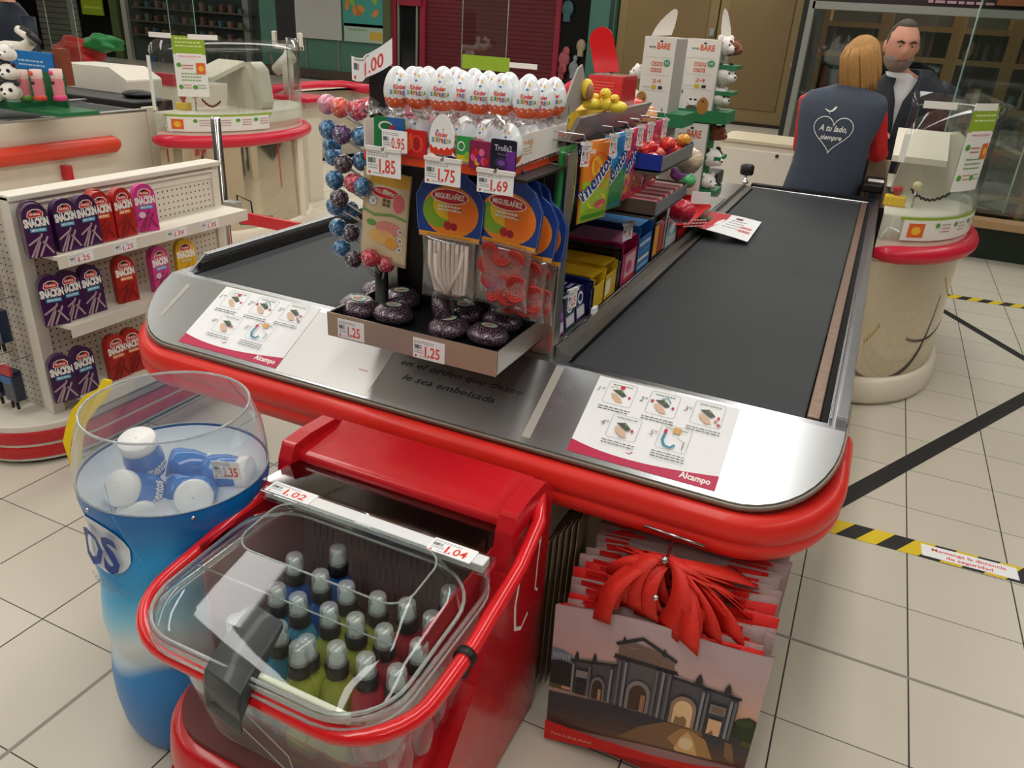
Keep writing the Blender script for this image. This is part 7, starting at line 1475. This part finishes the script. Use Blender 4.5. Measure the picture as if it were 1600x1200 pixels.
def face_parts(parent, c, yaw, s, pitch, brow):
    T = Matrix.Translation(c) @ Matrix.Rotation(yaw, 4, 'Z') @ Matrix.Rotation(pitch, 4, 'X') @ Matrix.Scale(s, 4)
    g = G(mat('eye_white', '#d8cfc8', .3)); g.M = T
    for sx in (-1, 1): g.m(mat('eye_white', '#d8cfc8')); g.ball((sx*.030, -.082, .012), (.011, .008, .004), 12, 8); g.m(mat('iris_dark', '#2a1d16', .2)); g.ball((sx*.030, -.0895, .011), (.0045, .003, .0036), 10, 8)
    g.build('eyes', parent)
    g = G(brow); g.M = T
    for sx in (-1, 1): g.tube([(sx*.014, -.098, .026), (sx*.030, -.099, .034), (sx*.047, -.085, .028)], [.004, .005, .003], 8)
    g.build('eyebrows', parent)
    g = G(mat('lips', '#9c5a50', .5)); g.M = T; g.tube([(-.022, -.088, -.052), (0, -.099, -.050), (.022, -.088, -.052)], [.002, .0045, .002], 8); g.build('lips', parent)
def limb(g, pts, rad, n=16): g.tube(pts, rad, n)
def hand(g, wrist, d, up, s=1, curl=.5, side=1):
    """palm, four fingers and a thumb from the wrist along d"""
    d = Vector(d).normalized(); up = Vector(up); up = (up-d*up.dot(d)).normalized(); r = d.cross(up)*side; w = Vector(wrist)
    g.tube([w, w+d*.03*s, w+d*.075*s, w+d*.09*s], [.024*s, .030*s, .034*s, .03*s], 14, flat=.5, upv=up)
    for i, (o, L_) in enumerate(((-.027, .068), (-.009, .078), (.009, .072), (.026, .056))):
        b = w+d*.082*s+r*o*s; c1 = b+d*L_*.45*s-up*curl*.012*s; c2 = c1+(d*(1-curl)-up*curl).normalized()*L_*.32*s; c3 = c2+(d*(.6-curl)-up*curl).normalized()*L_*.26*s
        g.tube([b-d*.01*s, b, c1, c2, c3], [.0095*s, .0095*s, .0088*s, .008*s, .0065*s], 8)
    b = w+d*.03*s-r*.026*s; g.tube([b, b+(d*.5-r).normalized()*.03*s, b+(d*.9-r*.9-up*.3).normalized()*.058*s, b+(d-r*.5-up*.5).normalized()*.078*s], [.012*s, .011*s, .0095*s, .007*s], 8)
# ---- woman cashier seen from behind
wx, wy = -.235, 5.02
wm = thing('person', 'person with blond hair, slate vest and red sleeves, seen from behind at the till', 'person', (wx, wy, 0))
g = G(SKIN).smooth()
hc = Vector((-.175, 5.06, 1.555)); hy = pi+.75*-1       # facing away and to the right
g.loft([ering((wx, wy, .86), .15, .10), ering((wx, wy, 1.0), .145, .1), ering((wx+.0, wy, 1.2), .155, .1), ering((wx+.01, wy+.01, 1.34), .17, .09), ering((wx+.02, wy+.02, 1.40), .09, .065), ering((-.195, 5.045, 1.45), .052, .055), ering((-.18, 5.055, 1.53), .05, .055)])
head(g, hc, hy, .98, -.35)
for sx in (-1, 1):
    sh_ = Vector((wx+sx*.165, wy+.05, 1.335)); el = sh_+Vector((.0 if sx < 0 else .075, .10, -.27)); wr_ = el+Vector((.05 if sx < 0 else .02, .19, .0)); limb(g, [sh_, (sh_+el)/2, el, (el+wr_)/2, wr_], [.052, .046, .040, .036, .026]); hand(g, wr_, (.3 if sx < 0 else .1, 1, -.1), (0, 0, 1), .95, .5, sx)
for sx in (-1, 1):
    hp_ = Vector((wx+sx*.085, wy, .90)); limb(g, [hp_, (wx+sx*.09, wy+.01, .5), (wx+sx*.09, wy-.0, .08)], [.09, .065, .042]); limb(g, [(wx+sx*.09, wy-.03, .05), (wx+sx*.1, wy+.14, .035)], [.04, .03])
g.build('body', wm, rem=.009)
g = G(VEST).smooth(); S_ = .0
def vr(z, rx, ry, dx=0, dy=0): return ering((wx+dx, wy+dy, z), rx, ry, 36, sq=.8)
g.loft([vr(.74, .225, .155, -.015), vr(.85, .215, .15, -.01), vr(1.0, .200, .14), vr(1.12, .200, .135), vr(1.24, .225, .138, .005), vr(1.33, .235, .13, .01, .01), vr(1.385, .205, .11, .015, .012), vr(1.415, .12, .085, .02, .02), vr(1.43, .085, .075, .03, .025)]); g.build('vest', wm)
g = G(RSL).smooth(); 
for sx in (-1, 1):
    sh_ = Vector((wx+sx*.175, wy+.05, 1.33)); el = sh_+Vector((.0 if sx < 0 else .075, .10, -.27)); wr_ = el+Vector((.05 if sx < 0 else .02, .16, .0)); g = G(RSL); limb(g, [sh_+Vector((-sx*.03, 0, .02)), sh_, (sh_+el)/2, el, (el+wr_)/2, wr_], [.05, .066, .060, .056, .048, .036], 18); g.build('red_sleeve', wm)
g = G(RSL).smooth(); g.loft([ering((wx+.03, wy+.025, 1.405), .095, .075), ering((-.19, 5.045, 1.455), .062, .06)]); g.build('red_collar', wm)
g = G(DENIM).smooth(); g.loft([ering((wx, wy, .95), .17, .12), ering((wx, wy, .82), .185, .13), ering((wx, wy, .76), .18, .12)]); 
for sx in (-1, 1): limb(g, [(wx+sx*.09, wy, .84), (wx+sx*.095, wy+.01, .5), (wx+sx*.095, wy, .08)], [.105, .08, .062])
g.build('trousers', wm)
for sx in (-1, 1): g = G(SHOE); limb(g, [(wx+sx*.095, wy-.05, .045), (wx+sx*.1, wy+.05, .05), (wx+sx*.105, wy+.19, .035)], [.042, .05, .035]); g.build('shoe', wm)
# hair: cap plus hanging bob made of strands
g = G(HAIRB); T = Matrix.Translation(hc) @ Matrix.Rotation(hy, 4, 'Z') @ Matrix.Rotation(-.35, 4, 'X'); g.M = T
def hf(d):
    if -d.y > .35 and d.z < .35: return .90
    return 1.08+.02*sin(14*atan2(d.x, d.y))
g.ball((0, .008, .008), (.083, .106, .124), 48, 30, hf)
rs = random.Random(17)
for i in range(130):
    a = rs.uniform(-.25*pi, 1.25*pi); x = .082*cos(a); y = .02+.098*sin(a)
    if y < -.05: continue
    top = Vector((x*.75, y*.8, .085+.02*rs.random())); mid = Vector((x*1.12, y*1.10, -.01)); L_ = rs.uniform(.145, .185)*(1-.35*(y < -.01)); end = Vector((x*rs.uniform(.95, 1.15), y*rs.uniform(.95, 1.1)+.0, -L_))
    g.tube([top, (top+mid)/2+Vector((x*.12, y*.12, .012)), mid, (mid+end)/2+Vector((x*.05, y*.05, 0)), end], [.007, .008, .0085, .007, .003], 5)
g.build('hair', wm)
# vest print : heart outline, bird, lettering
g = G()
VRG = [(.85, .215, .15, -.01, 0), (1.0, .2, .14, 0, 0), (1.12, .2, .135, 0, 0), (1.24, .225, .138, .005, 0), (1.33, .235, .13, .01, .01), (1.385, .205, .11, .015, .012)]
def vmap(u, v, h):
    z = 1.19+v
    for p, q in zip(VRG, VRG[1:]):
        if z <= q[0] or q is VRG[-1]:
            t_ = (z-p[0])/(q[0]-p[0]); rx, ry, dx, dy = [p[k]+(q[k]-p[k])*t_ for k in range(1, 5)]; break
    c_ = min(.99, abs(u-dx+.0)/rx)**1.25; return Vector((wx+u, wy+dy-ry*sqrt(1-c_*c_)**.8-.0035-h, z))
g.onf(vmap, .0005)
hp = []
for i in range(40):
    t_ = 2*pi*i/40; hp.append((.0069*16*sin(t_)**3*.95, .0069*(13*cos(t_)-5*cos(2*t_)-2*cos(3*t_)-cos(4*t_))*.98-.005))
hp = [(u-.01, v) for u, v in hp]; g.strip(hp, .004, WHITE, True)
g.text('A tu lado,', -.01, .000, .032, WHITE, 'c', width=.150, shear=.25, bold=.022); g.text('siempre', -.012, -.046, .026, WHITE, 'c', width=.115, shear=.25, bold=.022); g.lay += 4; bird(g, -.05, .106, .03, WHITE)
g.build('printed_heart', wm)
# ---- man customer facing the camera
mx, my = .105, 5.72
mn = thing('person', 'bearded person in a navy jacket and pale shirt, looking down at the till', 'person', (mx, my, 0))
hc = Vector((.0, 5.62, 1.648)); hy = .22
g = G(SKIN).smooth(); g.loft([ering((mx, my, .9), .17, .11), ering((mx, my, 1.15), .18, .12), ering((mx, my, 1.38), .20, .11), ering((mx-.02, my-.01, 1.46), .10, .075), ering((.01, 5.66, 1.52), .06, .062), ering((0, 5.635, 1.60), .058, .06)])
head(g, hc, hy, 1.17, .12)
for sx in (-1, 1):
    sh_ = Vector((mx+sx*.21, my, 1.40)); el = sh_+Vector((sx*.05, -.02, -.30)); wr_ = el+Vector((-sx*.12, -.14, .06)); limb(g, [sh_, (sh_+el)/2, el, (el+wr_)/2, wr_], [.058, .05, .044, .04, .03]); hand(g, wr_, (-sx*.4, -1, -.1), (0, 0, 1), 1.05, .5, -sx)
    limb(g, [(mx+sx*.1, my, .95), (mx+sx*.11, my, .5), (mx+sx*.11, my, .08)], [.1, .07, .045]); limb(g, [(mx+sx*.11, my+.03, .05), (mx+sx*.12, my-.15, .035)], [.042, .032])
g.build('body', mn, rem=.009)
face_parts(mn, hc, hy, 1.17, .12, mat('brow_dark', '#2e2420', .8))
T = Matrix.Translation(hc) @ Matrix.Rotation(hy, 4, 'Z') @ Matrix.Rotation(.12, 4, 'X') @ Matrix.Scale(1.17, 4)
g = G(GREYH); g.M = T
def hf2(d):
    f = -d.y
    if d.z < -.05 or (f > .15 and d.z < .80) or (f > -.1 and d.z < .55 and abs(d.x) < .9): return .93
    return 1.045
g.ball((0, .004, .004), (.078, .1, .119), 48, 36, hf2); g.build('hair', mn)
g = G(BEARD); g.M = T
def bf(d):
    f = -d.y; low = d.z < -.36; jaw = low and f > -.1
    if jaw and not (abs(d.x) < .22 and -.53 < d.z < -.43 and f > .5): return 1.085+.03*(d.z < -.6)
    return .9
g.ball((0, 0, 0), (.077, .098, .118), 56, 44, lambda d: bf(d)); g.build('beard', mn)
g = G(mat('shirt_pale', '#d5d8da', .7, bump=.3, bscale=12)).smooth(); g.loft([ering((mx-.02, my, 1.0), .15, .125), ering((mx-.02, my-.01, 1.2), .165, .135), ering((mx-.03, my-.01, 1.38), .16, .12), ering((mx-.045, my-.02, 1.46), .10, .09), ering((.015, 5.66, 1.50), .072, .074)]); g.build('pale_shirt', mn)
g = G(NAVY).smooth(); rings = []
for (z, rx, ry, op) in ((.80, .24, .17, -.1), (1.0, .235, .17, -.1), (1.2, .24, .168, -.05), (1.34, .25, .158, .25), (1.42, .225, .135, .9), (1.47, .16, .118, 1.5), (1.52, .10, .092, 1.9)):
    a0 = -pi/2-.12+op*.25; rings.append([(mx-.01+rx*cos(a)*(1), my+ry*sin(a), z) for a in [a0+(2*pi-.05-op*.5)*i/30 for i in range(31)]])
g.loft(rings, cap=False, closed=False); g.build('navy_jacket', mn, solid=.012)
for sx in (-1, 1):
    sh_ = Vector((mx+sx*.215, my, 1.395)); el = sh_+Vector((sx*.06, -.02, -.30)); wr_ = el+Vector((-sx*.11, -.12, .055)); g = G(NAVY); limb(g, [sh_+Vector((-sx*.06, 0, .03)), sh_, (sh_+el)/2, el, (el+wr_)/2, wr_], [.055, .075, .068, .062, .055, .045], 18); g.build('jacket_sleeve', mn)
g = G(DENIM).smooth(); g.loft([ering((mx, my, 1.0), .18, .13), ering((mx, my, .85), .19, .13)])
for sx in (-1, 1): limb(g, [(mx+sx*.1, my, .9), (mx+sx*.11, my, .5), (mx+sx*.11, my, .08)], [.115, .085, .065])
g.build('trousers', mn)
for sx in (-1, 1): g = G(SHOE); limb(g, [(mx+sx*.11, my+.06, .05), (mx+sx*.11, my-.04, .055), (mx+sx*.12, my-.2, .038)], [.045, .052, .038]); g.build('shoe', mn)
# ---- person at the far left checkout (torso seen, head above the frame)
Y_ = 4.95; P = AY(22, 60, Y_); qx, qy = P.x, Y_
pn = thing('person', 'person in a dark blue jacket at the neighbouring till, cut by the upper left corner', 'person', (qx, qy, 0))
g = G(SKIN).smooth(); g.loft([ering((qx, qy, .9), .16, .11), ering((qx, qy, 1.2), .17, .12), ering((qx, qy, 1.42), .2, .11), ering((qx, qy, 1.50), .09, .07), ering((qx, qy, 1.58), .055, .06)]); head(g, Vector((qx, qy-.02, 1.66)), .5, 1.0, .1)
sl = []
for sx in (-1, 1):
    sh_ = Vector((qx+sx*.21, qy, 1.42)); el = sh_+Vector((sx*.04, -.02, -.30)); wr_ = el+Vector((.06 if sx < 0 else .10, -.22, .06)); sl.append((sh_, el, wr_)); limb(g, [sh_, (sh_+el)/2, el, (el+wr_)/2, wr_], [.056, .05, .044, .04, .028]); hand(g, wr_, (.35, -1, -.25), (0, 0, 1), 1, .5, -sx)
    limb(g, [(qx+sx*.1, qy, .95), (qx+sx*.1, qy, .5), (qx+sx*.1, qy, .08)], [.1, .07, .045]); limb(g, [(qx+sx*.1, qy+.03, .05), (qx+sx*.11, qy-.15, .035)], [.042, .032])
g.build('body', pn, rem=.009); face_parts(pn, Vector((qx, qy-.02, 1.66)), .5, 1.0, .1, mat('brow_dark', '#2e2420'))
g = G(GREYH); g.M = Matrix.Translation((qx, qy-.02, 1.66)) @ Matrix.Rotation(.5, 4, 'Z'); g.ball((0, .004, .006), (.082, .104, .122), 40, 28, lambda d: .93 if (-d.y > .2 and d.z < .6) or d.z < -.3 else 1.05); g.build('hair', pn)
NV2 = mat('jacket_blue_dark', '#141f30', .6, var=.25, vscale=7, bump=.3, bscale=25)
g = G(NV2).smooth(); g.loft([ering((qx, qy, .8), .23, .16), ering((qx, qy, 1.1), .225, .155), ering((qx, qy, 1.38), .24, .14), ering((qx, qy, 1.47), .16, .11), ering((qx, qy, 1.53), .085, .085)]); g.build('jacket', pn)
for a, b, c in sl: g = G(NV2); limb(g, [a, (a+b)/2, b, (b+c)/2, b.lerp(c, .93)], [.075, .068, .062, .055, .046], 18); g.build('jacket_sleeve', pn)
g = G(DENIM).smooth(); g.loft([ering((qx, qy, 1.0), .18, .13), ering((qx, qy, .85), .19, .13)])
for sx in (-1, 1): limb(g, [(qx+sx*.1, qy, .9), (qx+sx*.1, qy, .5), (qx+sx*.1, qy, .08)], [.115, .085, .065])
g.build('trousers', pn)
for sx in (-1, 1): g = G(SHOE); limb(g, [(qx+sx*.1, qy+.06, .05), (qx+sx*.1, qy-.04, .055), (qx+sx*.11, qy-.2, .038)], [.045, .052, .038]); g.build('shoe', pn)
# terminal arm in front of that person
g = G(CREAMM); Y_ = 3.9; pts = [AY(u, v, Y_) for u, v in ((-20, 78), (10, 74), (36, 76), (48, 66), (44, 56), (28, 46))]; g.tube(pts, [.04, .045, .045, .035, .035, .028], 12); tag(g.build('terminal_arm'), 'cream bent terminal arm in front of the person in dark blue, upper left', 'terminal arm')
g = G(BLACK); pts = [AY(u, v, Y_) for u, v in ((34, 44), (50, 56), (62, 68))]; g.tube(pts, [.02, .025, .02], 8); tag(g.build('card_terminal'), 'black card terminal held at the cream bent arm, upper left', 'card terminal')
# ================================================================ labels that single out each repeat by its place in its row
ORD = ['leftmost', 'second from left', 'third from left', 'fourth from left', 'fifth from left', 'sixth from left', 'seventh from left', 'eighth from left', 'ninth from left', 'tenth from left', '11th from left', 'rightmost']
def place(group, fmt, key=lambda o: o.location.x):
    L_ = sorted([o for o in bpy.data.objects if o.get('group') == group], key=key)
    for i, o in enumerate(L_): o['label'] = fmt % ('rightmost' if i == len(L_)-1 else ORD[i])
for gname in sorted({o['group'] for o in bpy.data.objects if 'group' in o}):
    if gname.startswith('items on the '):
        w_ = gname.split(); place(gname, '%%s small item on the %s shelf of the %s shop unit' % (w_[3], w_[7]))
    elif gname.startswith('stock boxes at'): place(gname, '%%s dim stock box at the grey shop glass, %s row' % gname.split()[-2])
    elif gname.endswith('in the upper side tray'):
        w_ = gname.split(); place(gname, '%%s %s wrapped candy in the upper steel-fronted tray, %s layer' % (w_[0], w_[2]), key=lambda o: o.location.y)
    elif gname.endswith('slim packs in the lower side tray'): place(gname, '%%s slim %s pack in the lower steel-fronted tray' % gname.split(' slim')[0], key=lambda o: o.location.y)
place('upright cardboard sheets beside the cart', '%s thin upright cardboard sheet between the drinks cart and the bags')
place('ornaments in the dark shop window', '%s small ornament in the dark shop window beside the maroon shutter')
